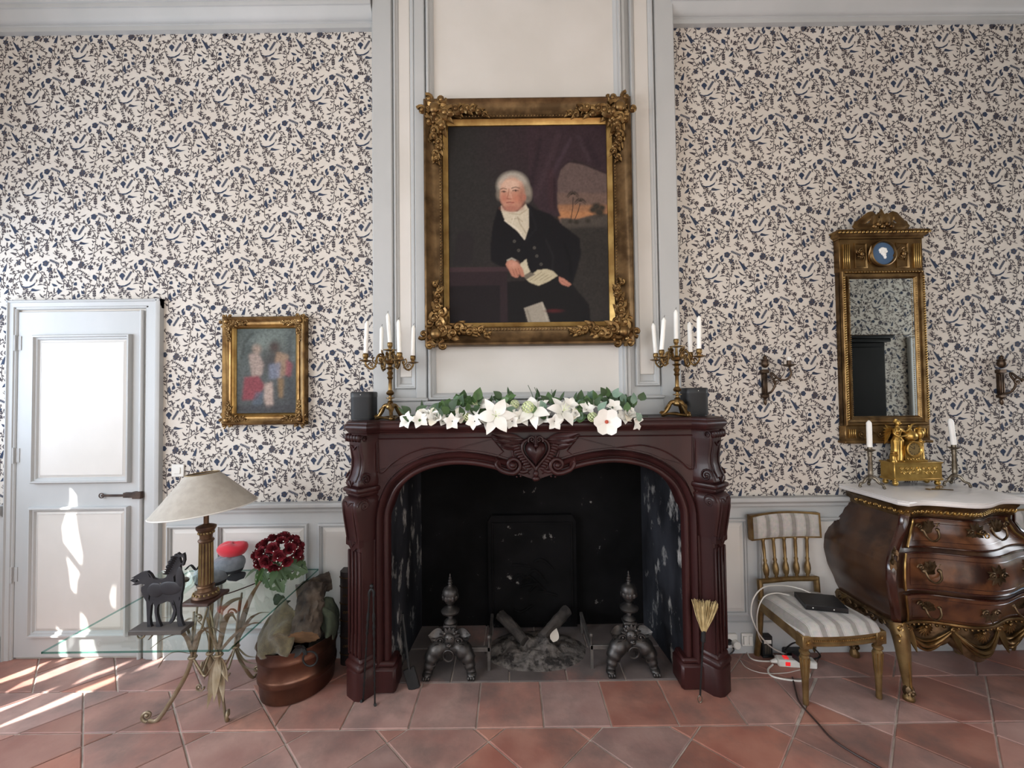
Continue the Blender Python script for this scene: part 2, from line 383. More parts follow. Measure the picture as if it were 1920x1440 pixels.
# ------------------------------------------------------------------ floor: diagonal terracotta tiles, a straight row before the hearth
def clip(poly, a, b, c):            # keep a*x+b*y<=c
    out = []
    for i in range(len(poly)):
        p = poly[i]; q = poly[(i+1) % len(poly)]; dp = a*p[0]+b*p[1]-c; dq = a*q[0]+b*q[1]-c
        if dp <= 0: out.append(p)
        if dp*dq < 0: t = dp/(dp-dq); out.append((p[0]+(q[0]-p[0])*t, p[1]+(q[1]-p[1])*t))
    return out
def parea(p): return abs(sum(p[i][0]*p[(i+1) % len(p)][1]-p[(i+1) % len(p)][0]*p[i][1] for i in range(len(p))))/2
def shrink(p, d):
    n = len(p); cx = sum(a for a, b in p)/n; cy = sum(b for a, b in p)/n; q = list(p)
    for i in range(n):
        a = p[i]; b = p[(i+1) % n]; ex, ey = b[0]-a[0], b[1]-a[1]; l = math.hypot(ex, ey)
        if l < 1e-6: continue
        nx, ny = ey/l, -ex/l
        if (cx-a[0])*nx+(cy-a[1])*ny > 0: nx, ny = -nx, -ny
        q = clip(q, nx, ny, nx*a[0]+ny*a[1]-d)
        if len(q) < 3: return None
    return q
floor_bm = MB().box(-3.4, 5.2, -1.9, YW+0.4, -0.10, -0.0055)
floor = struct(floor_bm.build('floor', 'grout', smooth=0))
tile_rest = MB()
def tile_mesh(mb, poly, tilt=True):
    p = shrink(poly, 0.0032)
    if not p or len(p) < 3 or parea(p) < 2e-4: return False
    q = shrink(p, 0.0035)
    if not q or len(q) != len(p): q = [(a*0.985+sum(x for x, y in p)/len(p)*0.015, b*0.985+sum(y for x, y in p)/len(p)*0.015) for a, b in p]
    tx, ty, tz = (random.uniform(-.004, .004), random.uniform(-.004, .004), random.uniform(-.0012, .0005))
    cx = sum(a for a, b in p)/len(p); cy = sum(b for a, b in p)/len(p); n = len(p)
    h = lambda a, b: tz+tx*(a-cx)+ty*(b-cy)
    vs_ = [(a, b, -0.01) for a, b in p]+[(a, b, h(a, b)-0.0026) for a, b in p]+[(a, b, h(a, b)) for a, b in q]
    F = [tuple(range(2*n, 3*n))]
    for r in (0, 1):
        for i in range(n): j = (i+1) % n; F.append((r*n+i, r*n+j, (r+1)*n+j, (r+1)*n+i))
    mb.add(vs_, F); return True
def put_tile(poly, m):
    if len(poly) < 3: return
    cy = max(b for a, b in poly); cxs = [abs(a)/max(0.3, b) for a, b in poly]
    if cy > 1.45 and min(cxs) < 1.45:
        mb = MB()
        if tile_mesh(mb, poly): mb.build('tile', m, floor, smooth=0)
    else: tile_mesh(tile_rest, poly)
G = 0.4272; h2 = G/2
def diag_cells(ox, oy, x0, x1, y0, y1):
    for i in range(int((x0-ox)/h2)-2, int((x1-ox)/h2)+3):
        for j in range(int((y0-oy)/h2)-2, int((y1-oy)/h2)+3):
            if (i+j) % 2: continue
            cx, cy = ox+i*h2, oy+j*h2
            q = [(cx-h2, cy), (cx, cy-h2), (cx+h2, cy), (cx, cy+h2)]
            q = clip(clip(clip(clip(q, -1, 0, -x0), 1, 0, x1), 0, -1, -y0), 0, 1, y1)
            if len(q) >= 3 and parea(q) > 3e-4: yield q
OX, OY = -0.972+h2, 1.81
LSUM = 0.834; RDIF = -0.656
for q in diag_cells(OX, OY, -3.35, 5.0, -1.8, 1.88): put_tile(q, 'tile')
for q in diag_cells(OX, OY, -3.35, 0, 1.88, 2.14):
    q = clip(q, 1, 1, LSUM)
    if len(q) > 2 and parea(q) > 3e-4: put_tile(q, 'tile')
for q in diag_cells(OX, OY, 0.9, 5.0, 1.88, 2.18):
    q = clip(q, -1, 1, -RDIF)
    if len(q) > 2 and parea(q) > 3e-4: put_tile(q, 'tile')
for q in diag_cells(OX+0.12, OY+0.05, -3.35, -0.7, 2.14, YW): put_tile(q, 'tile')
for q in diag_cells(OX+0.06, OY+0.10, 0.93, 5.0, 2.18, YW): put_tile(q, 'tile')
for k in range(-4, 8):
    x0 = -0.473+0.2975*k; q = [(x0, 1.88), (x0+0.2975, 1.88), (x0+0.2975, 2.177), (x0, 2.177)]
    q = clip(clip(q, -1, -1, -LSUM), 1, -1, RDIF)
    if len(q) > 2 and parea(q) > 3e-4: put_tile(q, 'tile')
for q in ([(-1.4, 2.14), (-0.7, 2.14), (-0.7, 2.177), (-1.4, 2.177)],): put_tile(clip(q, -1, -1, -LSUM), 'tile')
for r in range(2):
    for k in range(-2, 5):
        x0 = -0.33+0.2975*k+0.15*r; y0 = 2.177+0.285*r
        q = [(max(x0, -0.70), y0), (min(x0+0.2975, 0.93), y0), (min(x0+0.2975, 0.93), y0+0.285), (max(x0, -0.70), y0+0.285)]
        if q[1][0]-q[0][0] > 0.02: put_tile(q, 'hearth_tile')
tr = tile_rest.build('tile_field', 'tile', floor, smooth=0); tr['kind'] = 'stuff'
# ------------------------------------------------------------------ wallpaper print
KX = 0.553/1310; KZ = 0.538/1256
class Motif:
    def __init__(s): s.v = []; s.f = []; s.m = []
    def poly(s, pts, m=0):
        o = len(s.v); s.v += [((x-250)*KX, -(y-385)*KZ) for x, y in pts]; s.f.append(tuple(range(o, o+len(pts)))); s.m.append(m)
    def leaf(s, x0, y0, x1, y1, w, m=0, bend=0.12):
        dx, dy = x1-x0, y1-y0; nx, ny = -dy, dx; L = math.hypot(dx, dy) or 1; nx /= L; ny /= L; a = []; b = []
        for t, k in ((0, .1), (.25, .75), (.5, 1), (.78, .6), (1, 0)):
            w_ = w*1.32; c = bend*L*math.sin(PI*t); x, y = x0+dx*t+nx*c, y0+dy*t+ny*c
            a.append((x+nx*w_*k/2, y+ny*w_*k/2)); b.append((x-nx*w_*k/2, y-ny*w_*k/2))
        s.poly(a+b[-2::-1], m)
    def stem(s, pts, w=8, m=0, lv=False):
        p = crom2(pts, 3)
        if lv:
            q = crom2(pts, 6); acc = 0; sg = 1
            for i in range(1, len(q)-1):
                dx, dy = q[i+1][0]-q[i][0], q[i+1][1]-q[i][1]; acc += math.hypot(dx, dy)
                if acc > 42:
                    acc = 0; sg = -sg; a = math.atan2(dy, dx)+sg*.85; l = 46+10*math.sin(i*2.1); s.leaf(q[i][0], q[i][1], q[i][0]+l*math.cos(a), q[i][1]+l*math.sin(a), 13, m, .16*sg)
        for i in range(len(p)-1):
            (x0, y0), (x1, y1) = p[i], p[i+1]; L = math.hypot(x1-x0, y1-y0) or 1; nx, ny = -(y1-y0)/L*w/2, (x1-x0)/L*w/2
            s.poly([(x0+nx, y0+ny), (x0-nx, y0-ny), (x1-nx, y1-ny), (x1+nx, y1+ny)], m)
    def blob(s, x, y, r, lobes=0, amp=0.0, m=1, n=12, rot=0, sy=1):
        s.poly([(x+r*(1+amp*math.cos(lobes*(2*PI*i/n)))*math.cos(2*PI*i/n+rot), y+sy*r*(1+amp*math.cos(lobes*(2*PI*i/n)))*math.sin(2*PI*i/n+rot)) for i in range(n)], m)
    def frond(s, x0, y0, x1, y1, n, L, w=12, m=0, ang=0.75):
        s.stem([(x0, y0), ((x0+x1)/2, (y0+y1)/2), (x1, y1)], 6, m); a = math.atan2(y1-y0, x1-x0)
        for i in range(n):
            t = (i+0.6)/n; x, y = x0+(x1-x0)*t, y0+(y1-y0)*t
            for sg in (-1, 1): s.leaf(x, y, x+L*math.cos(a+sg*ang), y+L*math.sin(a+sg*ang), w, m, 0.08*sg)
        s.leaf(x1, y1, x1+L*math.cos(a)*.8, y1+L*math.sin(a)*.8, w, m)
MO = Motif()
for p in ([(870,720),(870,640),(862,540),(850,450),(820,390),(770,310),(735,280)],[(855,440),(858,370),(840,310),(820,260),(870,240),(950,232),(1030,240),(1080,235)],[(1010,255),(1080,285),(1130,312)],
          [(870,720),(905,760),(980,780),(1040,795),(1090,840),(1130,890),(1170,960),(1175,1030),(1165,1110),(1160,1160)],[(505,540),(490,600),(480,655),(410,725),(340,745),(250,790),(190,830),(160,870)],
          [(510,560),(560,520),(600,490),(650,460)],[(905,770),(850,790),(810,830),(790,880),(800,950),(840,985)],[(880,780),(800,815),(740,830),(690,840)],[(730,840),(712,900),(702,965)],
          [(578,810),(572,860),(570,930),(580,980),(630,1030),(690,1045),(760,1035)],[(790,940),(745,960),(740,1000),(760,1030)],[(1192,300),(1195,345),(1150,420),(1100,480),(1030,525),(980,550),(915,600)],
          [(1030,520),(1050,460),(1040,400),(1060,352),(1100,352),(1112,390),(1085,412)],[(1030,530),(1080,535),(1130,565),(1200,590)],[(1060,540),(1066,600)],[(862,655),(800,615),(770,560),(740,522)],
          [(590,1180),(650,1220),(720,1250),(765,1310),(790,1370),(785,1430),(790,1500)],[(820,1010),(870,1060),(920,1075)],[(375,565),(330,640),(310,700)],[(640,145),(665,120),(668,80)],[(690,130),(720,95)],
          [(1230,790),(1250,830)],[(738,300),(745,350),(738,415)],[(700,1050),(680,1110)],[(720,1060),(750,1120)]): MO.stem(p, lv=True)
for q in ((850,440,770,430,15),(775,510,840,465,16),(770,522,695,505,16),(800,610,832,545,15),(792,602,735,612,12),(745,592,655,546,22),(870,700,932,684,15),(965,692,1040,660,14),(640,298,740,358,16),
          (460,358,380,368,14),(415,478,492,542,15),(410,580,492,558,17),(588,490,560,455,14),(602,460,612,398,15),(592,530,606,582,16),(600,505,650,488,12),(350,110,376,165,15),(285,575,325,625,15),(360,590,378,560,10),
          (310,665,280,600,10),(360,672,415,660,12),(500,650,440,632,13),(930,690,938,740,16),(1000,740,1030,790,15),(1120,860,1125,810,14),(1125,900,1060,905,18),(1175,970,1110,970,13),(1170,1010,1100,985,12),
          (1180,990,1210,940,13),(1190,900,1240,860,14),(1190,880,1200,820,12),(575,860,520,838,13),(575,850,605,840,14),(570,930,545,900,10),(615,930,622,865,18),(790,1370,760,1330,12),(785,1400,755,1380,12),
          (640,1170,635,1130,12),(700,1240,650,1265,16),(655,1225,600,1160,14),(690,840,650,830,13),(660,1110,630,1120,16),(650,1070,665,1130,16),(430,1120,480,1040,10),(500,240,470,215,12),(1180,1110,1240,1080,12),
          (250,790,270,760,12),(200,830,215,790,12),(920,640,960,628,18),(1205,680,1165,690,12),(690,55,730,60,14),(270,95,320,80,12),(480,460,470,440,14),(470,390,495,420,13),(300,480,345,540,12),
          (1150,420,1170,370,14),(1150,420,1200,410,12),(1060,560,1020,545,10),(710,900,690,930,9)): MO.leaf(*q[:5])
for q in ((580,345,662,376,26),(890,500,916,612,36),(930,542,955,478,36),(985,445,1036,492,30),(985,385,1032,408,26),(1012,338,1036,392,20),(1235,482,1302,400,30),(405,172,437,108,24),(1085,700,1060,780,26),(1270,360,1305,375,24),
          (880,370,920,330,40)): MO.leaf(*q, m=1)
MO.leaf(860,450,945,432,36,0,-0.3)
for q in ((195,440,345,545,4,38),(185,450,242,600,5,30),(520,652,670,645,3,50),(645,712,712,812,3,34),(1265,525,1395,615,3,48),(470,690,556,728,2,34),(820,1010,985,1120,4,34)): MO.frond(*q)
for q in ((540,20,665,75,7,24),(280,318,352,205,8,24)): MO.frond(*q, m=1, w=9)
for q in ((1030,265,1120,310,4,14),(290,790,395,855,5,18),(545,320,575,200,4,28),(560,262,650,248,3,24)): MO.frond(*q)
MO.poly([(640,145),(668,160),(720,215),(778,268),(740,270),(722,302),(690,240)],1)
MO.poly([(615,688),(612,750),(600,806),(578,800),(553,808),(578,745)],1)
MO.blob(232,250,36,4,.12); MO.leaf(236,270,242,310,22,1); MO.blob(490,70,40,7,.14); MO.blob(488,72,18,5,.2,m=0); MO.blob(825,70,35,5,.12); MO.blob(1165,262,30,3,.15); MO.leaf(1172,270,1198,316,24,1)
MO.poly([(728,447),(690,425),(668,400),(660,430),(645,450),(660,470),(668,496),(695,472)],1)
MO.poly([(312,406),(300,420),(292,432),(308,446),(360,448),(432,428),(370,424)],1)
MO.poly([(146,330),(170,368),(215,384),(270,380),(325,352),(362,318),(340,365),(290,394),(235,404),(180,390),(152,362)],1)
for x, y, r, l in ((775,685,40,5),(545,155,42,5),(1105,130,42,5),(430,300,32,4),(985,85,42,7),(795,370,28,4),(1330,280,26,3),(900,290,22,4),(975,275,22,4),(1375,360,22,4),(100,620,22,4),(320,735,44,6),(660,932,26,3)):
    for k in range(l+1):
        a = 2*PI*k/(l+1)+x*.37; q = r*(1.05 if k else 1.35); MO.leaf(x-.2*r*math.cos(a), y-.2*r*math.sin(a), x+q*math.cos(a), y+q*math.sin(a), r*.52, 1 if (r > 38 and k % 2) else 0, .1)
    MO.blob(x, y, r*.30, m=0, n=8)
MO.frond(1165,545,1162,462,3,36,m=0,w=17,ang=.65); MO.frond(175,640,255,648,3,36,m=0,w=17,ang=.6)
for x, y in ((120,168),(182,160),(285,115),(850,585),(960,585),(1100,605),(375,770),(1042,120),(550,1010),(690,1015),(775,1025),(620,1018)): MO.blob(x, y, 11, m=0, n=7, sy=1.4)
# small sprigs where the pattern is still open
_pts = [(v[0]/KX+250, -v[1]/KZ+385) for v in MO.v]; _rn = random.Random(5)
def _near(x, y):
    d = 1e9
    for px_, py_ in _pts:
        dx, dy = x-px_, y-py_
        for sx_, sy_ in ((0, 0), (655, 628)):
            ex = (dx+sx_+655) % 1310-655; ey = (dy+sy_+628) % 1256-628; d = min(d, ex*ex+ey*ey)
    return d
for _k in range(13):
    best = max(((_rn.uniform(0, 1310), _rn.uniform(0, 628)) for _ in range(16)), key=lambda q: _near(*q)); n0 = len(MO.v); a = _rn.uniform(0, 2*PI)
    x, y = best; L_ = min(44, 10+.8*math.sqrt(_near(x, y))); cx, cy = math.cos(a)*L_*.5, math.sin(a)*L_*.5
    MO.stem([(x-cx, y-cy), (x, y), (x+cx, y+cy)], 5)
    for t, sg in ((-.6, 1), (-.1, -1), (.4, 1), (1, 0)): b_ = a+sg*.9; l = L_*.62; MO.leaf(x+cx*t, y+cy*t, x+cx*t+l*math.cos(b_), y+cy*t+l*math.sin(b_), L_*.26, 0, .1)
    _pts += [(v[0]/KX+250, -v[1]/KZ+385) for v in MO.v[n0:]]
def print_cells(mb, anchor, x0, x1, z0, z1, fn, rects=()):
    """stamp the motif on a half-drop lattice; fn maps (u,v) to 3-D; rects = hidden areas to skip"""
    H_, V_ = 0.553/2, 0.538/2
    n0 = len(mb.f); V0 = len(mb.v); vs_ = []; fs_ = []; ms_ = []
    for i in range(int((x0-anchor[0])/H_)-4, int((x1-anchor[0])/H_)+4):
        for j in range(int((z0-anchor[1])/V_)-4, int((z1-anchor[1])/V_)+4):
            if (i+j) % 2: continue
            ox, oz = anchor[0]+i*H_, anchor[1]+j*V_
            if ox+0.5 < x0 or ox-0.15 > x1 or oz-0.65 > z1 or oz+0.25 < z0: continue
            for f, m in zip(MO.f, MO.m):
                pts = [(ox+MO.v[k][0], oz+MO.v[k][1]) for k in f]; cx, cz = pts[0]
                if not all(x0 < a < x1 and z0 < b < z1 for a, b in pts): continue
                if any(r[0] < cx < r[1] and r[2] < cz < r[3] for r in rects): continue
                o = len(vs_); dl = (len(fs_) % 61)*1.2e-5; vs_ += [fn(a, b, dl) for a, b in pts]; fs_.append(tuple(range(o, o+len(pts)))); ms_.append(m)
    mb.v += vs_; mb.f += [tuple(k+V0 for k in f) for f in fs_]; mb.m += [1+m for m in ms_]
def build_wall(mb, name):
    me = bpy.data.meshes.new(name); me.from_pydata(mb.v, [], mb.f)
    for q in ('paper', 'ink_brown', 'ink_blue'): me.materials.append(MATS[q])
    me.polygons.foreach_set('material_index', mb.m); o = bpy.data.objects.new(name, me); COL.objects.link(o); return struct(o)
wf = MB()
wf.box(-3.55, -0.66, YW, YW+0.4, -0.1, ZC+.1); wf.box(0.89, 5.2, YW, YW+0.4, -0.1, ZC+.1); wf.box(-0.66, 0.89, YW, YW+0.4, 1.22, ZC+.1)
aL = P(235, 192.5, YW); aR = P(1597.5, 432, YW)
yp = YW-0.0006
print_cells(wf, (aL.x, aL.z), -3.3, -0.74, 0.80, 3.67, lambda a, b, d: (a, yp-d, b), rects=((-2.83, -2.0, 0, 2.0),))
print_cells(wf, (aR.x, aR.z), 0.92, 3.6, 0.80, 3.67, lambda a, b, d: (a, yp-d, b))
build_wall(wf, 'wall_front')
# rest of the room (outside the photograph, but reflected in the mirror and holding the windows)
wl = MB()
def wall_holes_x(mb, xa, xb, y0, y1, holes):      # wall in the y-z plane with rectangular holes
    ys = sorted(holes); cur = y0
    for a, b, c, d in ys:
        mb.box(xa, xb, cur, a, -.1, ZC+.1); mb.box(xa, xb, a, b, -.1, c); mb.box(xa, xb, a, b, d, ZC+.1); cur = b
    mb.box(xa, xb, cur, y1, -.1, ZC+.1)
wall_holes_x(wl, -3.55, -3.35, -2.0, YW, [(-1.35, -0.15, 0.45, 3.1), (0.35, 1.65, 0.45, 3.1)])
struct(wl.build('wall_left', 'paint_cream', smooth=0))
wb = MB()
wb.box(-3.55, -0.75, -2.0, -1.8, -.1, ZC+.1); wb.box(-0.75, 1.95, -2.0, -1.8, -.1, .45); wb.box(-0.75, 1.95, -2.0, -1.8, 3.1, ZC+.1); wb.box(1.95, 2.5, -2.0, -1.8, -.1, ZC+.1)
struct(wb.build('wall_back', 'paint_cream', smooth=0))
wp = MB(); wp.box(2.3, 2.5, -1.8, 0.80, -.1, ZC+.1); wp.box(2.3, 5.2, 0.65, 0.80, -.1, ZC+.1)
print_cells(wp, (2.9, 1.7), 2.32, 4.6, 0.86, 3.6, lambda a, b, d: (a, 0.8006+d, b))
build_wall(wp, 'wall_partition')
wr = MB(); wall_holes_x(wr, 5.0, 5.2, 0.80, YW, [(1.0, 2.2, 0.45, 3.1)]); struct(wr.build('wall_right', 'paint_cream', smooth=0))
struct(MB().box(-3.55, 5.2, -2.0, YW+.4, ZC, ZC+.15).build('ceiling', 'paint_plaster', smooth=0))
def window(name, mp, a0, a1, z0, z1):
    """mp(a, d, z): a along the wall, d depth into the wall"""
    t = thing(name, None, None); struct(t)
    def bar(nm, b0, b1, c0, c1, d0=.06, d1=.11): 
        mb = MB().box(b0, b1, d0, d1, c0, c1); mb.v = [mp(*q) for q in mb.v]; return mb.build(nm, 'paint_cream', t, smooth=0)
    for b0, b1, c0, c1 in ((a0, a0+.06, z0, z1), (a1-.06, a1, z0, z1), (a0+.06, a1-.06, z0, z0+.06), (a0+.06, a1-.06, z1-.06, z1), ((a0+a1)/2-.04, (a0+a1)/2+.04, z0+.06, z1-.06)): bar('frame', b0, b1, c0, c1)
    for k in (1, 2, 3): bar('glazing_bar', a0+.06, a1-.06, z0+(z1-z0)*k/4-.012, z0+(z1-z0)*k/4+.012, .07, .10)
    mb = MB().box(a0+.06, a1-.06, .083, .087, z0+.06, z1-.06); mb.v = [mp(*q) for q in mb.v]; mb.build('pane', 'window_pane', t, smooth=0)
window('window_1', lambda a, d, z: (-3.35-d, a, z), 0.35, 1.65, 0.45, 3.1)
window('window_2', lambda a, d, z: (-3.35-d, a, z), -1.35, -0.15, 0.45, 3.1)
window('window_3', lambda a, d, z: (a, -1.8-d, z), -0.75, 1.95, 0.45, 3.1)
window('window_4', lambda a, d, z: (5.0+d, a, z), 1.0, 2.2, 0.45, 3.1)
# added unseen sheet, its gaps cut to cast sun slivers on door and floor
def lens(y0, z0, y1, z1, w):
    L_ = []; R_ = []
    for k in range(7):
        t = k/6; s_ = w*(0.25+0.75*math.sin(PI*(t*.9+.05)))*(1+.35*math.sin(9*t+y0*7)); y, z = y0+(y1-y0)*t, z0+(z1-z0)*t
        L_.append((y-s_/2, z)); R_.append((y+s_/2, z))
    return L_+R_[::-1]
gaps = [lens(1.455, 1.46, 1.48, 2.0, .10), lens(1.27, .84, 1.39, 1.40, .13), lens(1.13, 1.36, 1.17, 1.86, .10), lens(0.93, 0.80, 1.09, 1.30, .13), lens(0.78, 1.30, 0.90, 1.85, .10), lens(1.50, 0.72, 1.54, 1.15, .09), lens(1.02, 1.36, 1.05, 1.52, .08)]
cmb = MB().prism([(0.2, 0.05), (1.8, 0.05), (1.8, 3.2), (0.2, 3.2)], 0, .004, holes=gaps); cmb.v = [(-3.325+p[1], p[0], p[2]) for p in cmb.v]
tag(cmb.build('sun_blocker_sheet', 'paper', smooth=0), 'unseen pale sheet with gaps, added to shape the sun at the sunny window', 'sun blocker')
tag(MB().box(-3.33, -3.326, -1.45, -0.05, .05, 3.2).build('sun_blocker_sheet', 'paper', smooth=0), 'unseen pale sheet added to block the sun at the window nearer the camera', 'sun blocker')  # plain unseen sheet, added to keep direct sun off the floor
# ------------------------------------------------------------------ cornice
prof = [(0, 3.56), (-.030, 3.56), (-.030, 3.586), (-.036, 3.588)]
for k in range(7): t = k/6; prof.append((-.036-.04*t, 3.592+.034*t**2.2))
prof += [(-.082, 3.632), (-.086, 3.64), (-.094, 3.642), (-.096, 3.652), (-.096, 3.662)]
prof2 = [(-.096, 3.662), (-.104, 3.664), (-.108, 3.672), (-.108, 3.68)]
for k in range(6): t = k/5; prof2.append((-.112-.05*t, 3.684+.03*t**1.6))
prof2 += [(-.172, 3.722), (-.178, 3.73), (-.178, 3.742)]
for k in range(6): t = k/5; prof2.append((-.186-.06*t**.5, 3.748+.05*t))
prof2 += [(-.26, 3.81), (-.27, 3.82), (-.27, 3.86), (-.33, 3.92), (-.33, ZC)]
prof = [(a, z+.033) for a, z in prof]; prof2 = [(a, min(ZC, z+.033)) for a, z in prof2]
full = [(YW+a, z) for a, z in prof+prof2]+[(YW, ZC)]; low = [(YW+a, z) for a, z in prof]+[(YW-.096, ZC), (YW, ZC)]
for nm, xa, xb, xc in (('trim_1', -3.35, -0.935, -0.775), ('trim_2', 5.0, 1.06, 0.93)):
    t = struct(thing(nm, None, None))
    mb = MB()
    sg = 1 if xb < xc else -1
    mb.loft([[(xa, y, z) for y, z in full], [(xb+sg*max(0, (YW-.096-y))*0.8, y, z) for y, z in full]]); mb.build('cornice', 'paint_grey', t, smooth=28)
    MB().px(low, xb, xc).build('cornice_return', 'paint_grey', t, smooth=28)
# ------------------------------------------------------------------ chimney breast
BX0, BX1 = -0.772, 0.942; YB = 2.36
br = struct(thing('wall_chimney_breast', None, None))
MB().box(BX0, BX1, YB, YW, 1.30, ZC).build('breast_body', 'paint_grey', br, smooth=0)
def bx(px): return P(px, 420, YB).x
for s_, (a, b, c, d, e) in ((1, (700, 738, 747, 774, 784)), (-1, (1264, 1232, 1223, 1191, 1176))):
    xs = [bx(q) for q in (a, b, c, d, e)]
    # outer stile, raised with a rounded inner edge
    x0, x1 = sorted((BX0 if s_ > 0 else BX1, xs[1])); MB().box(x0, x1, YB-.022, YB+.01, 1.335, ZC, .006).build('stile', 'paint_grey', br)
    # tall narrow panel and its bead
    x0, x1 = sorted((xs[2], xs[3])); MB().box(x0+.008, x1-.008, YB-.012, YB+.01, 1.56, 3.72, .004).build('panel', 'paint_cream', br)
    z0 = 1.495
    MB().frame(x0-.018, x1+.018, z0, 3.78, [(0, YB), (0, YB-.02), (.004, YB-.026), (.010, YB-.026), (.014, YB-.018), (.020, YB-.016), (.026, YB-.010), (.03, YB)]).build('panel_moulding', 'paint_grey', br)
    # inner pilaster strip and the foot block
    x0, x1 = sorted((xs[4], bx(800 if s_ > 0 else 1172))); MB().box(x0-.012, x1, YB-.03, YB+.01, 1.335, ZC, .005).build('pilaster', 'paint_grey', br)
    x0, x1 = sorted((xs[1], bx(800 if s_ > 0 else 1172)))
    MB().box(x0-.004, x1+.004, YB-.038, YB+.01, 1.335, 1.425, .004).box(x0-.01, x1+.01, YB-.048, YB+.01, 1.425, 1.445, .006).build('foot_block', 'paint_grey', br)
xa, xb = bx(803), bx(1168)
MB().frame(xa, xb, 1.43, 3.76, [(0, YB), (0, YB-.034), (.006, YB-.042), (.014, YB-.042), (.018, YB-.034), (.018, YB-.028), (.026, YB-.028), (.034, YB-.02), (.040, YB-.006), (.046, YB-.004)]).build('panel_moulding', 'paint_grey', br)
MB().box(xa+.04, xb-.04, YB-.006, YB+.01, 1.47, 3.72).build('panel', 'paint_cream', br, smooth=0)
MB().box(xa-.01, xb+.01, YB-.05, YB+.01, 1.335, 1.40, .004).box(xa-.016, xb+.016, YB-.06, YB+.01, 1.40, 1.425, .006).build('foot_rail', 'paint_grey', br)
# ------------------------------------------------------------------ wainscot
def wainscot(nm, x0, x1, panels, base, zb):
    t = struct(thing(nm, None, None)); Y = YW-.022
    MB().box(x0, x1, Y, YW+.01, 0.0, 0.815).build('boarding', 'paint_grey', t, smooth=0)
    MB().px([(YW, .80), (Y-.004, .80), (Y-.006, .806), (Y-.012, .812), (Y-.014, .826), (Y-.030, .836), (Y-.034, .842), (Y-.034, .856), (Y-.028, .862), (YW, .862)], x0, x1).build('chair_rail', 'paint_grey', t, smooth=25)
    for a, b in panels:
        MB().frame(a, b, zb, .745, [(0, Y), (0, Y-.012), (.003, Y-.019), (.010, Y-.021), (.014, Y-.012), (.019, Y-.010), (.024, Y+.010), (.03, Y+.010)]).build('panel_moulding', 'paint_grey', t)
        MB().frame(a+.026, b-.026, zb+.026, .719, [(0, Y), (0.0, Y-.002), (.022, Y-.009), (.022, Y-.009)]).box(a+.047, b-.047, Y-.009, Y+.005, zb+.047, .698).build('panel', 'paint_cream', t, smooth=20)
    b_ = struct(MB().px([(YW, 0), (Y-.016, 0), (Y-.016, zb-.045), (Y-.012, zb-.035), (Y-.004, zb-.03), (YW, zb-.03)], x0, x1).build(base, 'paint_grey', smooth=25))
wx = lambda q: P(q, 1000, YW-.02).x
wainscot('trim_3', wx(312), -0.70, [(wx(316), wx(394)), (wx(410), wx(579)), (wx(598), wx(690))], 'baseboard_left', .165)
wainscot('trim_4', 0.93, 5.0, [(wx(1310), wx(1400)), (wx(1418), wx(1640)), (wx(1660), wx(1850)), (wx(1870), wx(2100))], 'baseboard_right', .20)
wainscot('trim_5', -3.35, P(20, 1000, YW).x-.02, [], 'baseboard_corner', .165)
# ------------------------------------------------------------------ door
dr = struct(thing('door_1', None, None))
dx0, dx1, dzt = P(36, 800, YW).x, P(266, 800, YW).x, 1.965
YD = YW-.012
MB().box(dx0, dx1, YD, YW+.02, 0.008, dzt, .003).build('leaf', 'paint_grey', dr)
for z0, z1, px0, px1 in ((P(150, 905, YD).z, P(150, 628, YD).z, 64, 247), (P(150, 1192, YD).z, P(150, 949, YD).z, 62, 246)):
    a, b = P(px0, 800, YD).x, P(px1, 800, YD).x
    MB().frame(a, b, z0, z1, [(0, YD), (0, YD-.016), (.004, YD-.023), (.012, YD-.024), (.016, YD-.012), (.024, YD-.011), (.029, YD-.002), (.034, YD-.0005)]).build('panel_moulding', 'paint_grey', dr)
    MB().frame(a+.03, b-.03, z0+.03, z1-.03, [(0, YD), (.0, YD-.001), (.012, YD-.007), (.014, YD-.007)]).box(a+.043, b-.043, YD-.007, YD+.004, z0+.043, z1-.043).build('panel', 'paint_cream', dr, smooth=20)
fx0, fx1, fzt = P(20, 800, YW).x, P(306, 800, YW).x, P(160, 561, YW-.03).z
cp = [(0, YW), (0, YW-.030), (.010, YW-.036), (.016, YW-.036), (.022, YW-.028), (.05, YW-.026), (.054, YW-.020), (.062, YW-.020), (.068, YW-.014)]
for side in (-1, 1):
    X0 = fx0 if side < 0 else fx1
    wdt = (dx0-fx0) if side < 0 else (fx1-dx1-.03)
    pr = [(X0-side*i*wdt/.068, y) for i, y in cp]+[(X0-side*wdt, YW)]
    MB().loft([[(x, y, 0) for x, y in pr], [(x, y, fzt) for x, y in pr]]).build('casing', 'paint_grey', dr, smooth=25)
pr = [(y, fzt-i*(fzt-dzt-.012)/.068) for i, y in cp]+[(YW, dzt+.012)]
MB().px(pr, fx0, fx1).build('casing', 'paint_grey', dr, smooth=25)
MB().lathe([(0, 0), (.011, 0), (.011, dzt), (0, dzt)], (dx1+.012, YD-.006, 0), 10).build('door_stop', 'paint_grey', dr)
for hz in (1.74, 1.10, .43): MB().lathe([(0, 0), (.005, 0), (.005, .09), (0, .09)], (dx0-.004, YD-.012, hz), 8).box(dx0-.004, dx0+.02, YD-.004, YD+.002, hz+.005, hz+.085).build('hinge', 'paint_grey', dr)
lz = P(230, 928, YD).z; lx0 = P(190, 928, YD).x
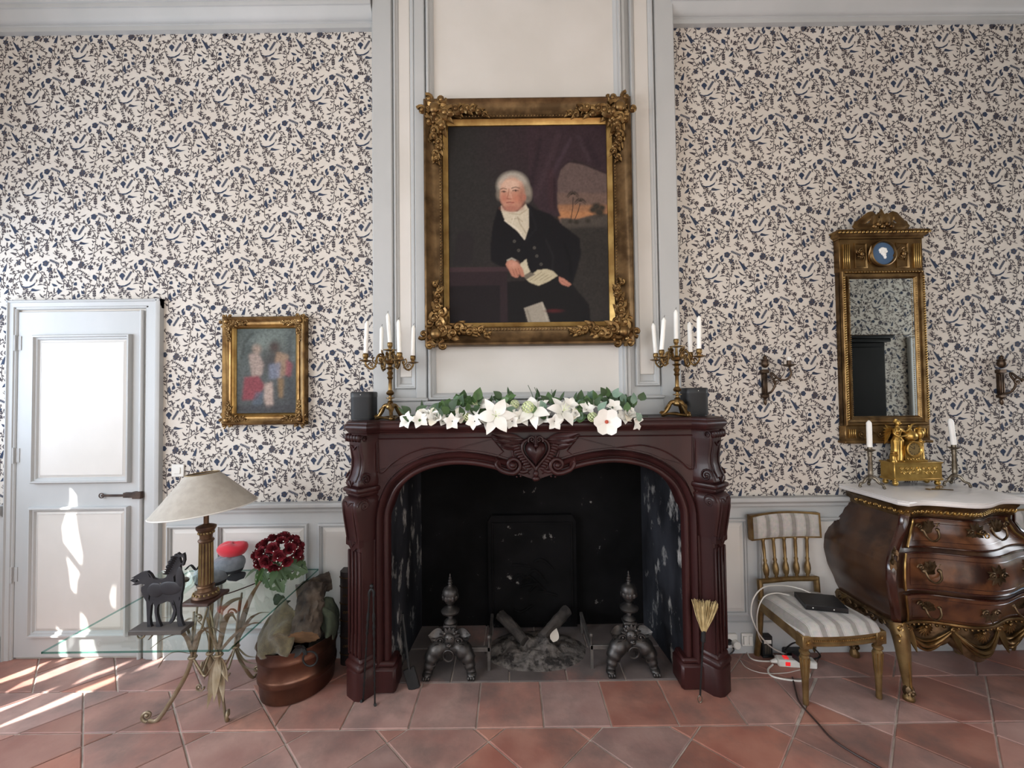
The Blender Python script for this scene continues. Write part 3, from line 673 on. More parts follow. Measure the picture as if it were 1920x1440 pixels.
lt = MB().box(lx0+.01, dx1+.005, YD-.016, YD-.006, lz-.006, lz+.006, .002).box(dx1-.075, dx1-.01, YD-.022, YD, lz-.012, lz+.016, .002).box(dx1-.02, dx1+.03, YD-.028, YD-.004, lz-.018, lz+.022, .003).build('latch', 'iron_rust', dr)
MB().tube([(lx0+.012+.013*math.cos(a), YD-.012, lz+.013*math.sin(a)) for a in [2*PI*k/12 for k in range(12)]], .003, 6, loop=True).build('ring', 'iron_rust', lt)
lp = P(335, 882, YW)
sw = thing('light_switch', 'white double light switch on wallpaper beside the door frame', 'switch', (lp.x, YW, lp.z))
MB().box(-.036, .036, -.009, 0, -.036, .036, .003).build('plate', 'white_plastic', sw); MB().box(-.018, .018, -.013, -.008, -.018, .018, .002).build('rocker', 'white_plastic', sw)
# ------------------------------------------------------------------ firebox
fb = struct(thing('wall_firebox', None, None)); YF0, YF1 = 2.16, 2.70
def cheek(sx):
    xa, xb = XC+sx*.735, XC+sx*.70
    return MB().loft([[(xa, YF0, z), (xb, YF1, z), (xb+sx*.05, YF1, z), (xa+sx*.05, YF0, z)] for z in (-.01, 1.26)])
cheek(-1).build('cheek', 'soot_side', fb, smooth=0); cheek(1).build('cheek', 'soot_side', fb, smooth=0)
MB().box(XC-.76, XC+.76, YF1, YF1+.06, -.01, 2.2).build('back_wall', 'soot', fb, smooth=0)
MB().box(XC-.78, XC+.78, YF0+.02, 2.44, 1.26, 1.29).box(XC-.78, XC+.78, 2.44, YF1+.06, 2.2, 2.26).box(XC-.78, XC-.74, 2.44, YF1+.06, 1.26, 2.2).box(XC+.74, XC+.78, 2.44, YF1+.06, 1.26, 2.2).build('flue', 'soot', fb, smooth=0)
# ------------------------------------------------------------------ carved mahogany chimneypiece
YM = 2.125                      # front plane of frieze and jambs
mt = thing('fireplace_mantel', 'dark carved mahogany chimneypiece with heart cartouche and scrolled side pillars', 'fireplace', (XC, 0, 0))
ctr = [(-.738, .80), (-.735, .87), (-.717, .929), (-.69, .985), (-.65, 1.027), (-.60, 1.062), (-.542, 1.087), (-.46, 1.106), (-.381, 1.111), (-.30, 1.104), (-.22, 1.088), (-.15, 1.068), (-.10, 1.060), (-.055, 1.056), (0, 1.045)]
half = crom2(ctr, 4)
contour = half+[(-x, z) for x, z in half[-2::-1]]
outer = [(-.738, .12), (-.84, .12), (-.84, 1.275), (.84, 1.275), (.84, .12), (.738, .12)]
MB().prism(outer+[(x, z) for x, z in contour[::-1]], YM, YM+.09).box(-.84, .84, YM+.085, YW-.06, 1.12, 1.275).box(-.86, -.74, YM+.085, YW-.02, 0, 1.275).box(.74, .86, YM+.085, YW-.02, 0, 1.275).build('frieze', 'mahogany', mt, smooth=30)
def offs(pts, d):
    out = []
    for i in range(len(pts)):
        a = V((*pts[max(0, i-1)], 0)); b = V((*pts[min(len(pts)-1, i+1)], 0)); t = (b-a).normalized(); out.append((pts[i][0]-t.y*d, pts[i][1]+t.x*d))
    return out
path = [(-.738, .13), (-.738, .45)]+contour+[(.738, .45), (.738, .13)]
def arch_strip(d0, d1, prof, nm, pts=path):
    """moulding swept along the arch; prof=(t, y) with t 0..1 from d0 to d1"""
    mb = MB(); rows = [[(x, y, z) for x, z in offs(pts, d0+(d1-d0)*t)] for t, y in prof]
    mb.loft([[rows[k][i] for k in range(len(rows))] for i in range(len(pts))], closed=False, caps=False)
    return mb.build(nm, 'mahogany', mt, smooth=50)
arch_strip(-.002, .026, [(0, YM+.05), (0, YM-.004), (.2, YM-.010), (.5, YM-.013), (.8, YM-.010), (1, YM-.002), (1, YM+.01)], 'arch_bead')
arch_strip(.026, .062, [(0, YM+.005), (.15, YM-.010), (.4, YM-.026), (.65, YM-.032), (.88, YM-.024), (1, YM-.008), (1, YM+.01)], 'arch_roll')
arch_strip(.064, .074, [(0, YM+.004), (.2, YM-.006), (.8, YM-.006), (1, YM+.004)], 'arch_fillet')
# sunk-panel beads on the frieze
def fz(px, py): p = P(px, py, YM); return (p.x-XC, p.z)
pl = [fz(*q) for q in ((709.5, 823), (709.5, 886), (718, 885.5), (734, 870), (761.5, 852), (790.5, 842), (813.5, 839.5), (860, 845), (896, 853), (926, 861), (944, 847), (921, 820))]
pl = [pl[0], pl[1]]+crom2(pl[1:10], 4)[1:]+[pl[10], pl[11]]
for s_ in (-1, 1):
    pp = [V((s_*-x, YM-.002, z)) for x, z in pl]
    MB().tube(pp, .0042, 6, loop=True).build('panel_bead', 'mahogany', mt)
    MB().tube([p+V((s_*(.008 if i < 2 else 0), 0, -.008 if i in (0, 11) else .009)) for i, p in enumerate(pp[:2])]+[pp[-1]+V((0, 0, -.01))], .003, 5).build('panel_bead', 'mahogany', mt)
# heart cartouche with rocaille
ca = MB(); yc = YM-.012
hp = []
for k in range(40):
    t = 2*PI*k/40; hp.append((.0036*16*math.sin(t)**3*.92, .0036*(13*math.cos(t)-5*math.cos(2*t)-2*math.cos(3*t)-math.cos(4*t))*1.22))
hz = P(1003, 846, YM).z
rings = []
for sc, y in ((1.0, yc+.01), (.98, yc-.012), (.9, yc-.03), (.75, yc-.045), (.5, yc-.054), (.2, yc-.058), (.02, yc-.059)): rings.append([(x*sc, y, hz+z*sc) for x, z in hp])
heart = MB().loft(rings).build('heart', 'mahogany', mt, smooth=60)
ca.tube([(x*1.28, yc-.016, hz+z*1.22-.002) for x, z in hp], .0085, 8, loop=True)
for s_ in (-1, 1):
    ca.scroll((s_*.018, yc-.03, hz+.062), (s_, 0, 0), (0, 0, 1), .02, 1.3, .006, a0=-.6)
    # ribbed shell wing down each side
    for k in range(10):
        t = k/9; a = V((s_*(.088-.066*t), yc-.012, hz+.035-.115*t)); ca.tube([a, a+V((s_*.018, -.008, -.004)), a+V((s_*(.036-.012*t), .0, -.012))], [.008, .009, .004], 6)
    ca.tube(crom([(s_*.118, yc, hz+.03), (s_*.11, yc-.01, hz-.02), (s_*.075, yc-.012, hz-.072), (s_*.03, yc-.012, hz-.11)], 5), .006, 6)
    # flame leaves at the top
    for k, (a, L_) in enumerate(((.25, .17), (.08, .15), (-.12, .12))):
        b = V((s_*.06, yc-.004, hz+.06-.012*k)); ca.leaf(b, (s_*math.cos(a), -.12, math.sin(a)*.6+.06), (0, -1, .1), L_, .035, curl=.5*(1 if k else .8), n=7, fold=.5, th=.008)
        ca.tube(crom([b, b+V((s_*L_*.5, -.014, .004-.012*k)), b+V((s_*L_*.95, -.016, .024-.014*k))], 5), [.008]*5+[.007]*5+[.003], 6)
    # big volutes where the arch rolls end
    vx, vz = P(1003+s_*41, 870, YM).x-XC, P(1003+s_*41, 870, YM).z
    ca.scroll((vx, yc-.016, vz), (0, 0, -1), (-s_, 0, 0), .042, 1.75, .0125, n=30, k=8, a0=0, taper=.55, lift=0)
    ca.ell((vx, yc-.024, vz), (.016, .02, .016), 10, 7)
    ca.tube(crom([(vx-s_*.005, yc-.016, vz-.042), (vx+s_*.03, yc-.016, vz-.038), (vx+s_*.07, yc-.014, vz-.02), (vx+s_*.085, yc-.012, vz+.005), (vx+s_*.078, yc-.012, vz+.022)], 5), [.012]*10+[.010]*5+[.008]*5+[.004], 8)
    ca.leaf((vx+s_*.07, yc-.004, vz-.02), (s_*.25, -.2, 1), (0, -1, 0), .065, .03, .4, fold=.4, th=.006)
    ca.tube(crom([(s_*.03, yc-.010, 1.085), (s_*.06, yc-.018, 1.072), (s_*.085, yc-.012, 1.080)], 4), [.010]*8+[.004], 7)
    ca.ell((s_*.075, yc-.018, vz-.055), (.006, .006, .006), 6, 5); ca.ell((s_*.095, yc-.018, vz-.058), (.005, .005, .005), 6, 5)
ca.tube([(0, yc-.045, hz+.082), (0, yc-.05, hz+.06), (0, yc-.056, hz+.04)], [.004, .006, .009], 7); ca.ell((0, yc-.058, hz+.036), .010, 8, 6)
ca.ell((0, yc-.03, hz-.105), (.014, .014, .016), 9, 7); ca.ell((0, yc-.024, hz-.13), (.02, .014, .014), 9, 7)
ca.build('cartouche', 'mahogany', mt, smooth=60)
# keystone drop below the heart
ks = crom2([(-.10, 1.064), (-.06, 1.052), (-.03, 1.042), (0, 1.034), (.03, 1.042), (.06, 1.052), (.10, 1.064)], 3)+[(.07, 1.10), (-.07, 1.10)]
MB().prism(ks, YM-.028, YM+.05).build('keystone', 'mahogany', mt, smooth=40)
# shelf with canted corners
def shelf_outline(g):
    return [(-.945-g, YW-.06), (-.945-g, 2.09-g*.4), (-.915-g*.8, 2.035-g*.8), (-.80+g*.2, 1.985-g), (-.755+g*.3, 2.045-g), (.755-g*.3, 2.045-g), (.80-g*.2, 1.985-g), (.915+g*.8, 2.035-g*.8), (.945+g, 2.09-g*.4), (.945+g, YW-.06)]
sh = [(-.028, 1.270), (-.026, 1.276), (-.014, 1.280), (-.010, 1.286), (-.002, 1.292), (.003, 1.300), (.004, 1.308), (.002, 1.316), (-.004, 1.322), (-.008, 1.324), (-.008, 1.330), (-.012, 1.335)]
MB().loft([[(x, y, z) for x, y in shelf_outline(g)] for g, z in sh]).build('shelf', 'mahogany', mt, smooth=35)
# canted pillars (console above, fluted shaft, plinth)
def pillar(s_):
    T = Matrix.Translation((s_*.857, 2.135, 0)) @ Matrix.Rotation(s_*math.radians(38), 4, 'Z')
    pi = bpy.data.objects.new('pillar', None); COL.objects.link(pi); pi.parent = mt
    def sec(w, d, z, b=.04, r=.012): return [(-w, b, z), (-w, -d+r, z), (-w+r*.4, -d+r*.3, z), (-w+r, -d, z), (w-r, -d, z), (w-r*.4, -d+r*.3, z), (w, -d+r, z), (w, b, z)]
    def part(nm, rows, sm=35, **k):
        mb = MB(); mb.T = T; mb.loft([sec(*q) for q in rows]); return mb.build(nm, 'mahogany', pi, smooth=sm)
    part('upper_console', [(.056, .062, 1.232), (.055, .060, 1.20), (.052, .050, 1.15), (.053, .050, 1.11), (.056, .060, 1.07), (.060, .076, 1.04), (.060, .078, 1.022), (.056, .070, 1.012)])
    part('collar', [(.060, .074, 1.012), (.066, .086, 1.008), (.068, .090, 1.0), (.066, .087, .990), (.060, .078, .984), (.060, .078, .976), (.056, .07, .966)])
    part('lower_console', [(.052, .064, .966), (.058, .080, .960), (.063, .092, .948), (.065, .098, .93), (.064, .096, .90), (.061, .088, .85), (.058, .078, .79), (.056, .072, .745)])
    part('shaft', [(.052, .062, .75), (.05, .060, .60), (.05, .06, .176)])
    part('base_torus', [(.052, .062, .19), (.056, .068, .182), (.058, .070, .174), (.056, .069, .168), (.060, .076, .162), (.064, .082, .152), (.064, .082, .142), (.062, .08, .134)])
    part('plinth', [(.062, .08, .136, .04, .035), (.066, .086, .13, .04, .035), (.066, .086, 0, .04, .035)])
    # fluted face: fillets between grooves
    for x in (-.046, -.0155, .0155, .046):
        mb = MB(); mb.T = T; mb.box(x-.006, x+.006, -.069, -.058, .19, .70, .003); mb.build('fillet', 'mahogany', pi)
    for x in (-.031, 0, .031):
        mb = MB(); mb.T = T; mb.tube([(x, -.060, .205), (x, -.060, .30)], [.0075, .004], 8); mb.build('flute_stop', 'mahogany', pi)
    # sunk panel beads on the consoles
    for z0, z1, d0, w in ((1.04, 1.215, [(1.04, .0785), (1.07, .063), (1.11, .053), (1.15, .053), (1.215, .062)], .034), (.745, .945, [(.745, .074), (.79, .081), (.85, .091), (.90, .098), (.945, .095)], .040)):
        mb = MB(); mb.T = T
        L_ = [(-w, -d, z) for z, d in d0]; R_ = [(w, -d, z) for z, d in d0]
        mid_t = [(w*.5, -d0[-1][1]-.001, z1-.004), (0, -d0[-1][1]-.001, z1-.020), (-w*.5, -d0[-1][1]-.001, z1-.004)]
        mid_b = [(-w*.5, -d0[0][1]-.001, z0+.002), (0, -d0[0][1]-.001, z0-.022), (w*.5, -d0[0][1]-.001, z0+.002)]
        mb.tube(L_+mid_t[::-1]+R_[::-1]+mid_b[::-1], .0045, 6, loop=True); mb.build('panel_bead', 'mahogany', pi)
    # shield drop over the shaft
    mb = MB(); mb.T = T; sh_ = [(-.057, .76), (-.057, .725), (-.03, .722), (-.018, .708), (0, .700), (.018, .708), (.03, .722), (.057, .725), (.057, .76)]
    mb.prism(sh_, -.074, -.05); mb.build('shield', 'mahogany', pi)
    # gadroons under the shelf
    mb = MB(); mb.T = T; mb.loft([sec(.062, .066, 1.274), sec(.062, .066, 1.230)])
    mb.build('cap_block', 'mahogany', pi)
    for k in range(5):
        mb = MB(); mb.T = T; mb.ell((-.05+.025*k, -.068, 1.253), (.0115, .016, .021), 8, 7); mb.build('gadroon', 'mahogany', pi, smooth=70)
    # side volutes
    for sd in (-1, 1):
        for zc, r_, yy in ((1.05, .034, -.036), (.925, .036, -.048), (1.25, .02, -.045)):
            mb = MB(); mb.T = T; mb.scroll((sd*.062, yy, zc), (0, -1, 0), (0, 0, 1), r_, 1.8, .0065, a0=0, k=6); mb.build('volute', 'mahogany', pi, smooth=60)
pillar(-1); pillar(1)
# inner jamb feet
for s_ in (-1, 1):
    MB().box(min(s_*.70, s_*.845), max(s_*.70, s_*.845), YM-.035, YM+.10, 0, .125, .012).box(min(s_*.706, s_*.84), max(s_*.706, s_*.84), YM-.028, YM+.08, .125, .15, .008).build('jamb_plinth', 'mahogany', mt)
    MB().box(min(s_*.80, s_*.84), max(s_*.80, s_*.84), YM-.012, YM+.02, .14, 1.27, .004).build('jamb_stile', 'mahogany', mt)
# ------------------------------------------------------------------ inside the hearth
fbk = thing('fireback', 'blackened cast iron fireback plate with raised relief at the back of the hearth', 'fireback', (XC, YF1, 0))
f_ = MB(); f_.prism([(-.275, .01), (.275, .01), (.275, .66), (.25, .70), (-.25, .70), (-.275, .66)], -.045, -.004); f_.build('plate', 'soot', fbk)
f2 = MB()
for k in range(9): a = random.uniform(-.22, .1); z = random.uniform(.12, .45); f2.tube(crom([(a, -.047, z), (a+.05, -.052, z+random.uniform(-.03, .05)), (a+.12, -.047, z+random.uniform(-.05, .03))], 5), .008, 6)
f2.frame(-.255, .255, .03, .66, [(0, -.044), (.004, -.052), (.012, -.052), (.016, -.044)]); f2.build('relief', 'soot', fbk)
# andirons
def andiron(loc, lab, sx):
    t = thing('andiron', lab, 'andiron', loc, 0, 'andirons in the hearth')
    MB().lathe([(0, .25), (.030, .25), (.034, .258), (.026, .268), (.014, .278), (.013, .292), (.022, .298), (.045, .306), (.050, .316), (.040, .326), (.020, .334), (.014, .342), (.016, .350), (.024, .356), (.030, .366),
              (.040, .385), (.042, .40), (.041, .415), (.034, .43), (.024, .438), (.012, .444), (.008, .452), (.013, .458), (.008, .464), (.011, .472), (.006, .478), (.008, .486), (.003, .492), (.004, .50), (0, .51)], n=20).build('baluster', 'andiron', t)
    MB().lathe([(0.041, .378), (.043, .384), (.043, .396), (.041, .40)], n=48, ribs=12, ramp=.06).build('gadroon_band', 'andiron', t)
    MB().box(-.036, .036, -.03, .03, .235, .25, .004).box(-.030, .030, -.026, .026, .12, .236, .006).build('block', 'andiron', t)
    # lion mask
    m_ = MB(); m_.ell((0, -.035, .185), (.032, .026, .036), 12, 9); m_.ell((0, -.062, .168), (.017, .016, .014), 9, 7); m_.ell((0, -.074, .178), (.007, .007, .006), 7, 5)
    for s_ in (-1, 1): m_.ell((s_*.013, -.060, .197), (.006, .006, .005), 7, 5); m_.ell((s_*.026, -.040, .214), (.010, .008, .010), 7, 5)
    for k in range(13): a = PI*(-.25+1.5*k/12); m_.leaf((.024*math.cos(a), -.040, .185+.028*math.sin(a)), (math.cos(a), -.1, math.sin(a)), (0, -1, 0), .034, .018, -.5, th=.007)
    m_.build('lion_mask', 'andiron', t, smooth=60)
    MB().tube([(.026*math.sin(a), -.080-.004*math.cos(a), .125+.030*math.cos(a)) for a in [2*PI*k/18 for k in range(18)]], .0042, 7, loop=True).build('ring', 'andiron', t)
    for s_ in (-1, 1):
        l_ = MB(); l_.tube(crom([(s_*.015, -.010, .135), (s_*.055, -.022, .135), (s_*.088, -.032, .10), (s_*.104, -.040, .055), (s_*.114, -.048, .020)], 5), [.042]*5+[.046]*4+[.040]*4+[.030]*4+[.024]*4, 10)
        for k in range(4): l_.scroll((s_*(.045+.013*k), -.045-.004*k, .18-.035*k), (s_, 0, 0), (0, 0, 1), .022, 1.2, .006, a0=.5*k)
        l_.ell((s_*.115, -.055, .018), (.026, .034, .018), 10, 7)
        for k in (-1, 0, 1): l_.ell((s_*.115+k*.013, -.083, .012), (.008, .012, .012), 7, 5)
        l_.build('paw_leg', 'andiron', t, smooth=60)
        a_ = MB()
        for k in range(4): a_.leaf((s_*.035, -.01, .12+.03*k), (s_*.9, -.05, .7-.28*k), (0, -1, .3), .085, .045, .7, th=.012)
        a_.box(min(s_*.03, s_*.10), max(s_*.03, s_*.10), -.015, .025, .05, .15, .015)
        a_.build('acanthus', 'andiron', t, smooth=60)
    # billet bar running inwards and back
    e_ = sx; MB().box(min(e_*.03, e_*.21), max(e_*.03, e_*.21), -.008, .008, .10, .122, .002).box(min(e_*.195, e_*.213), max(e_*.195, e_*.213), -.008, .34, .10, .122, .002).box(min(e_*.195, e_*.21), max(e_*.195, e_*.21), -.006, .006, 0, .10).box(min(e_*.195, e_*.21), max(e_*.195, e_*.21), .32, .335, 0, .10).build('billet_bar', 'steel_bar', t)
    MB().lathe([(0, .12), (.006, .12), (.005, .16), (.009, .165), (.011, .173), (.009, .181), (0, .185)], (e_*.204, 0, 0), 10).build('bar_knob', 'steel_bar', t)
    return t
pa = FL(843, 1268); pb = FL(1186, 1262)
andiron((pa.x, pa.y+.045, 0), 'iron andiron with urn finial and lion mask near the fire tongs', 1)
andiron((pb.x, pb.y+.045, 0), 'iron andiron with urn finial and lion mask near the hearth brush', -1)
# ashes
from mathutils import noise
am = MB(); N_ = 44
pc = V((XC+.0, 2.44, 0)); rows = []
for j in range(N_):
    row = []
    for i in range(N_):
        u, w_ = -1+2*i/(N_-1), -1+2*j/(N_-1); x, y = pc.x+.30*u, pc.y+.20*w_
        r_ = math.hypot(u, w_); z = .055*max(0, 1-r_**1.6)*(1+.9*noise.noise((x*14, y*14, 1)))+.02*max(0, 1-r_)*noise.noise((x*55, y*55, 3))
        row.append((x, y, z-.004 if r_ < 1 else -.006))
    rows.append(row)
am.loft(rows, closed=False, caps=False)
tag(am.build('ash_heap', 'ash', smooth=60), 'grey heap of wood ash and cinders between the andirons', 'ashes', kind='stuff')
def log(name, p0, p1, r0, r1, m, cut, lab, cat='log', parent=None, wob=.12, grp=None, seed=1):
    p0 = V(p0); p1 = V(p1); rn = random.Random(seed); d = (p1-p0); L_ = d.length; d.normalize(); U = d.orthogonal().normalized(); B = d.cross(U); rings = []; n = 40; k_ = 30
    for i in range(k_+1):
        t = i/k_; c = p0+(p1-p0)*t+U*(.02*L_*math.sin(3*t+seed)); r = r0+(r1-r0)*t
        rings.append([c+(U*math.cos(2*PI*j/n)+B*math.sin(2*PI*j/n))*r*(1+wob*noise.noise((3*math.cos(2*PI*j/n)+seed, 3*math.sin(2*PI*j/n), t*6))+wob*.7*noise.noise((9*math.cos(2*PI*j/n), 9*math.sin(2*PI*j/n)+seed, t*5))+wob*.5*noise.noise((22*math.cos(2*PI*j/n), 22*math.sin(2*PI*j/n)+seed, t*11))) for j in range(n)])
    t_ = thing(name, lab, cat, (0, 0, 0), 0, grp)
    MB().loft(rings, caps=False).build('bark', m, t_, smooth=50)
    for ring in (rings[0], rings[-1]): MB().add(ring, [tuple(range(n))]).build('cut_end', cut, t_, smooth=0)
    return t_
q0, q1 = P(948, 1155, 2.58), P(985, 1178, 2.44)
log('charred_log', (XC-.20, 2.60, .115), (XC-.06, 2.42, .058), .032, .028, 'char', 'char', 'charred log end leaning in the ashes beside the iron bar', seed=3)
log('charred_log', (XC+.21, 2.60, .135), (XC+.035, 2.45, .062), .034, .030, 'char', 'char', 'longer burnt log lying up against the fireback', seed=5)
ps = P(1037, 1190, 2.36); tag(MB().leaf((ps.x, ps.y, ps.z-.04), (.25, .1, 1), (0, -1, .3), .085, .05, .5, fold=.2, th=.003).build('paper_scrap', 'paper_scrap'), 'pale scrap of paper standing in the ashes', 'paper')
# leaning shovel in the shadow by the jamb
s0 = FL(778, 1292); t = thing('fire_shovel', 'black iron fire shovel leaning in the shadow of the opening', 'shovel', (s0.x, s0.y, 0))
MB().box(-.03, .03, -.008, .008, 0, .10, .004).build('blade', 'cast_iron', t).rotation_euler = (math.radians(-12), math.radians(-22), 0)
MB().tube([(-.03, .01, .09), (-.075, .06, .34)], .007, 8).build('handle', 'cast_iron', t)
# ------------------------------------------------------------------ tongs and brush
a0, a1 = FL(681, 1314), FL(703, 1321)
top = P(696, 1118, 2.03)
tg = thing('fire_tongs', 'black twisted iron fire tongs leaning on the fluted pillar by the copper basket', 'fire tongs', ((a0.x+a1.x)/2, (a0.y+a1.y)/2, 0))
o_ = V(tg.location)
for fp, tx in ((a0, -.010), (a1, .012)):
    f_ = V(fp)-o_; tp = top-o_+V((tx*.9, 0, 0)); pts = [f_+(tp-f_)*(k/40) for k in range(41)]
    mb = MB(); rr = []
    for k in range(41):
        tt = k/40; r = .0042; 
        if .12 < tt < .62: r = .0042+.0016*math.sin(k*2.3)
        if abs(tt-.72) < .03 or abs(tt-.80) < .03 or abs(tt-.66) < .015: r = .0075
        rr.append(r)
    mb.tube(pts, rr, 7); mb.tube([f_, f_+V((.006 if tx > 0 else -.006, -.012, .006))], .007, 7); mb.build('arm', 'cast_iron', tg)
tp = top-o_
MB().tube(crom([tp+V((-.010, 0, 0)), tp+V((-.008, 0, .02)), tp+V((.002, 0, .034)), tp+V((.012, 0, .02)), tp+V((.012, 0, 0))], 4), .007, 8).build('bow', 'cast_iron', tg)
MB().ell(tp+V((.002, 0, .048)), .010, 10, 8).build('knob', 'cast_iron', tg)
b0 = FL(1312, 1318); bt = P(1322, 1130, 2.03); hb = thing('hearth_brush', 'straw hearth brush with thin black handle leaning head up on the pillar', 'brush', (b0.x, b0.y, 0)); o_ = V(b0)
d_ = bt-o_; L_ = d_.length; dn = d_.normalized()
MB().tube([dn*.035, dn*(L_*.62)], .0045, 8).build('handle', 'cast_iron', hb)
MB().tube([dn*(L_*.61), dn*(L_*.72)], .0105, 10).build('ferrule', 'black_plastic', hb)
sd = dn.cross(V((0, 1, 0))).normalized()
MB().tube([dn*.018+sd*(.010*math.cos(a))+dn*(.016*math.sin(a)) for a in [2*PI*k/14 for k in range(14)]], .0025, 6, loop=True).build('hanging_ring', 'silvered', hb)
bb = MB(); rn = random.Random(4)
for k in range(170):
    a = rn.uniform(-1, 1); q = rn.uniform(-1, 1); b_ = dn*(L_*.71)+sd*(.008*a)+V((0, .006*q, 0)); e_ = dn*(L_*rn.uniform(.97, 1.02))+sd*(.058*a+rn.uniform(-.004, .004))+V((0, .02*q, 0))
    bb.tube([b_, (b_+e_)/2+sd*(.004*a), e_], [.0016, .0016, .0012], 4, caps=False)
bb_ = bb.build('bristles', 'straw', hb); bb_['kind'] = 'stuff'
# ------------------------------------------------------------------ painted canvases: a painter that colours the vertices of a grid
def smooth_(a, k):
    for _ in range(k):
        p = np.pad(a, [(1, 1), (1, 1)]+[(0, 0)]*(a.ndim-2), mode='edge')
        a = (p[:-2, 1:-1]+p[2:, 1:-1]+p[1:-1, :-2]+p[1:-1, 2:]+2*p[1:-1, 1:-1])/6
    return a
class Canvas:
    def __init__(s, x0, x1, y0, y1, nx, ny):
        s.X, s.Y = np.meshgrid(np.linspace(x0, x1, nx), np.linspace(y0, y1, ny)); s.A = np.zeros((ny, nx, 3)); s.nx, s.ny = nx, ny
    def put(s, mask, col, op=1.0):
        s.A = s.A*(1-mask[..., None]*op)+np.array(srgb(col))*(mask[..., None]*op)
    def poly(s, pts, col, soft=1, op=1.0):
        m = np.zeros(s.X.shape, bool); n = len(pts)
        for i in range(n):
            (xa, ya), (xb, yb) = pts[i], pts[(i+1) % n]
            if ya == yb: continue
            c = ((ya > s.Y) != (yb > s.Y)) & (s.X < (xb-xa)*(s.Y-ya)/(yb-ya)+xa); m ^= c
        s.put(smooth_(m.astype(float), soft), col, op)
    def ell(s, cx, cy, rx, ry, col, soft=.25, op=1.0, rot=0):
        dx, dy = s.X-cx, s.Y-cy; c, q = math.cos(rot), math.sin(rot)
        d = np.sqrt(((dx*c+dy*q)/rx)**2+((-dx*q+dy*c)/ry)**2); s.put(np.clip((1+soft-d)/(2*soft), 0, 1), col, op)
    def stroke(s, pts, w, col, op=1.0):
        d = np.full(s.X.shape, 1e9)
        for (xa, ya), (xb, yb) in zip(pts[:-1], pts[1:]):
            L2 = (xb-xa)**2+(yb-ya)**2+1e-9; t = np.clip(((s.X-xa)*(xb-xa)+(s.Y-ya)*(yb-ya))/L2, 0, 1)
            d = np.minimum(d, np.hypot(s.X-xa-t*(xb-xa), s.Y-ya-t*(yb-ya)))
        s.put(np.clip(1.2-d/w, 0, 1), col, op)
    def grad(s, x0, y0, x1, y1, c0, c1, op=1.0):
        t = np.clip(((s.X-x0)*(x1-x0)+(s.Y-y0)*(y1-y0))/((x1-x0)**2+(y1-y0)**2), 0, 1)[..., None]
        s.A = s.A*(1-op)+op*(np.array(srgb(c0))*(1-t)+np.array(srgb(c1))*t)
    def mottle(s, amt, k):
        n = smooth_(RNG.standard_normal(s.X.shape), k); n /= n.std()+1e-9; s.A = np.clip(s.A*(1+amt*n[..., None]), 0, 1)
    def build(s, name, parent, w, h, z0, y):
        xs = np.linspace(-w/2, w/2, s.nx); zs = np.linspace(z0+h, z0, s.ny); XX, ZZ = np.meshgrid(xs, zs)
        vv = np.stack([XX, np.full_like(XX, y), ZZ], -1).reshape(-1, 3); i = np.arange(s.nx*s.ny).reshape(s.ny, s.nx)
        F = np.stack([i[1:, :-1], i[1:, 1:], i[:-1, 1:], i[:-1, :-1]], -1).reshape(-1, 4)
        me = bpy.data.meshes.new(name); me.from_pydata(vv.tolist(), [], F.tolist())
        at = me.color_attributes.new('paint', 'FLOAT_COLOR', 'POINT'); at.data.foreach_set('color', np.concatenate([s.A.reshape(-1, 3), np.ones((s.nx*s.ny, 1))], 1).astype(np.float32).ravel())
        m = MATS.get('oil_paint')
        if not m:
            m = bpy.data.materials.new('oil_paint'); m.use_nodes = True; MATS['oil_paint'] = m; N = m.node_tree.nodes; b = N['Principled BSDF']; a = N.new('ShaderNodeAttribute'); a.attribute_name = 'paint'
            m.node_tree.links.new(a.outputs['Color'], b.inputs['Base Color']); b.inputs['Roughness'].default_value = .5; b.inputs['Specular IOR Level'].default_value = .12
        me.materials.append(m); o = bpy.data.objects.new(name, me); COL.objects.link(o); o.parent = parent; return o
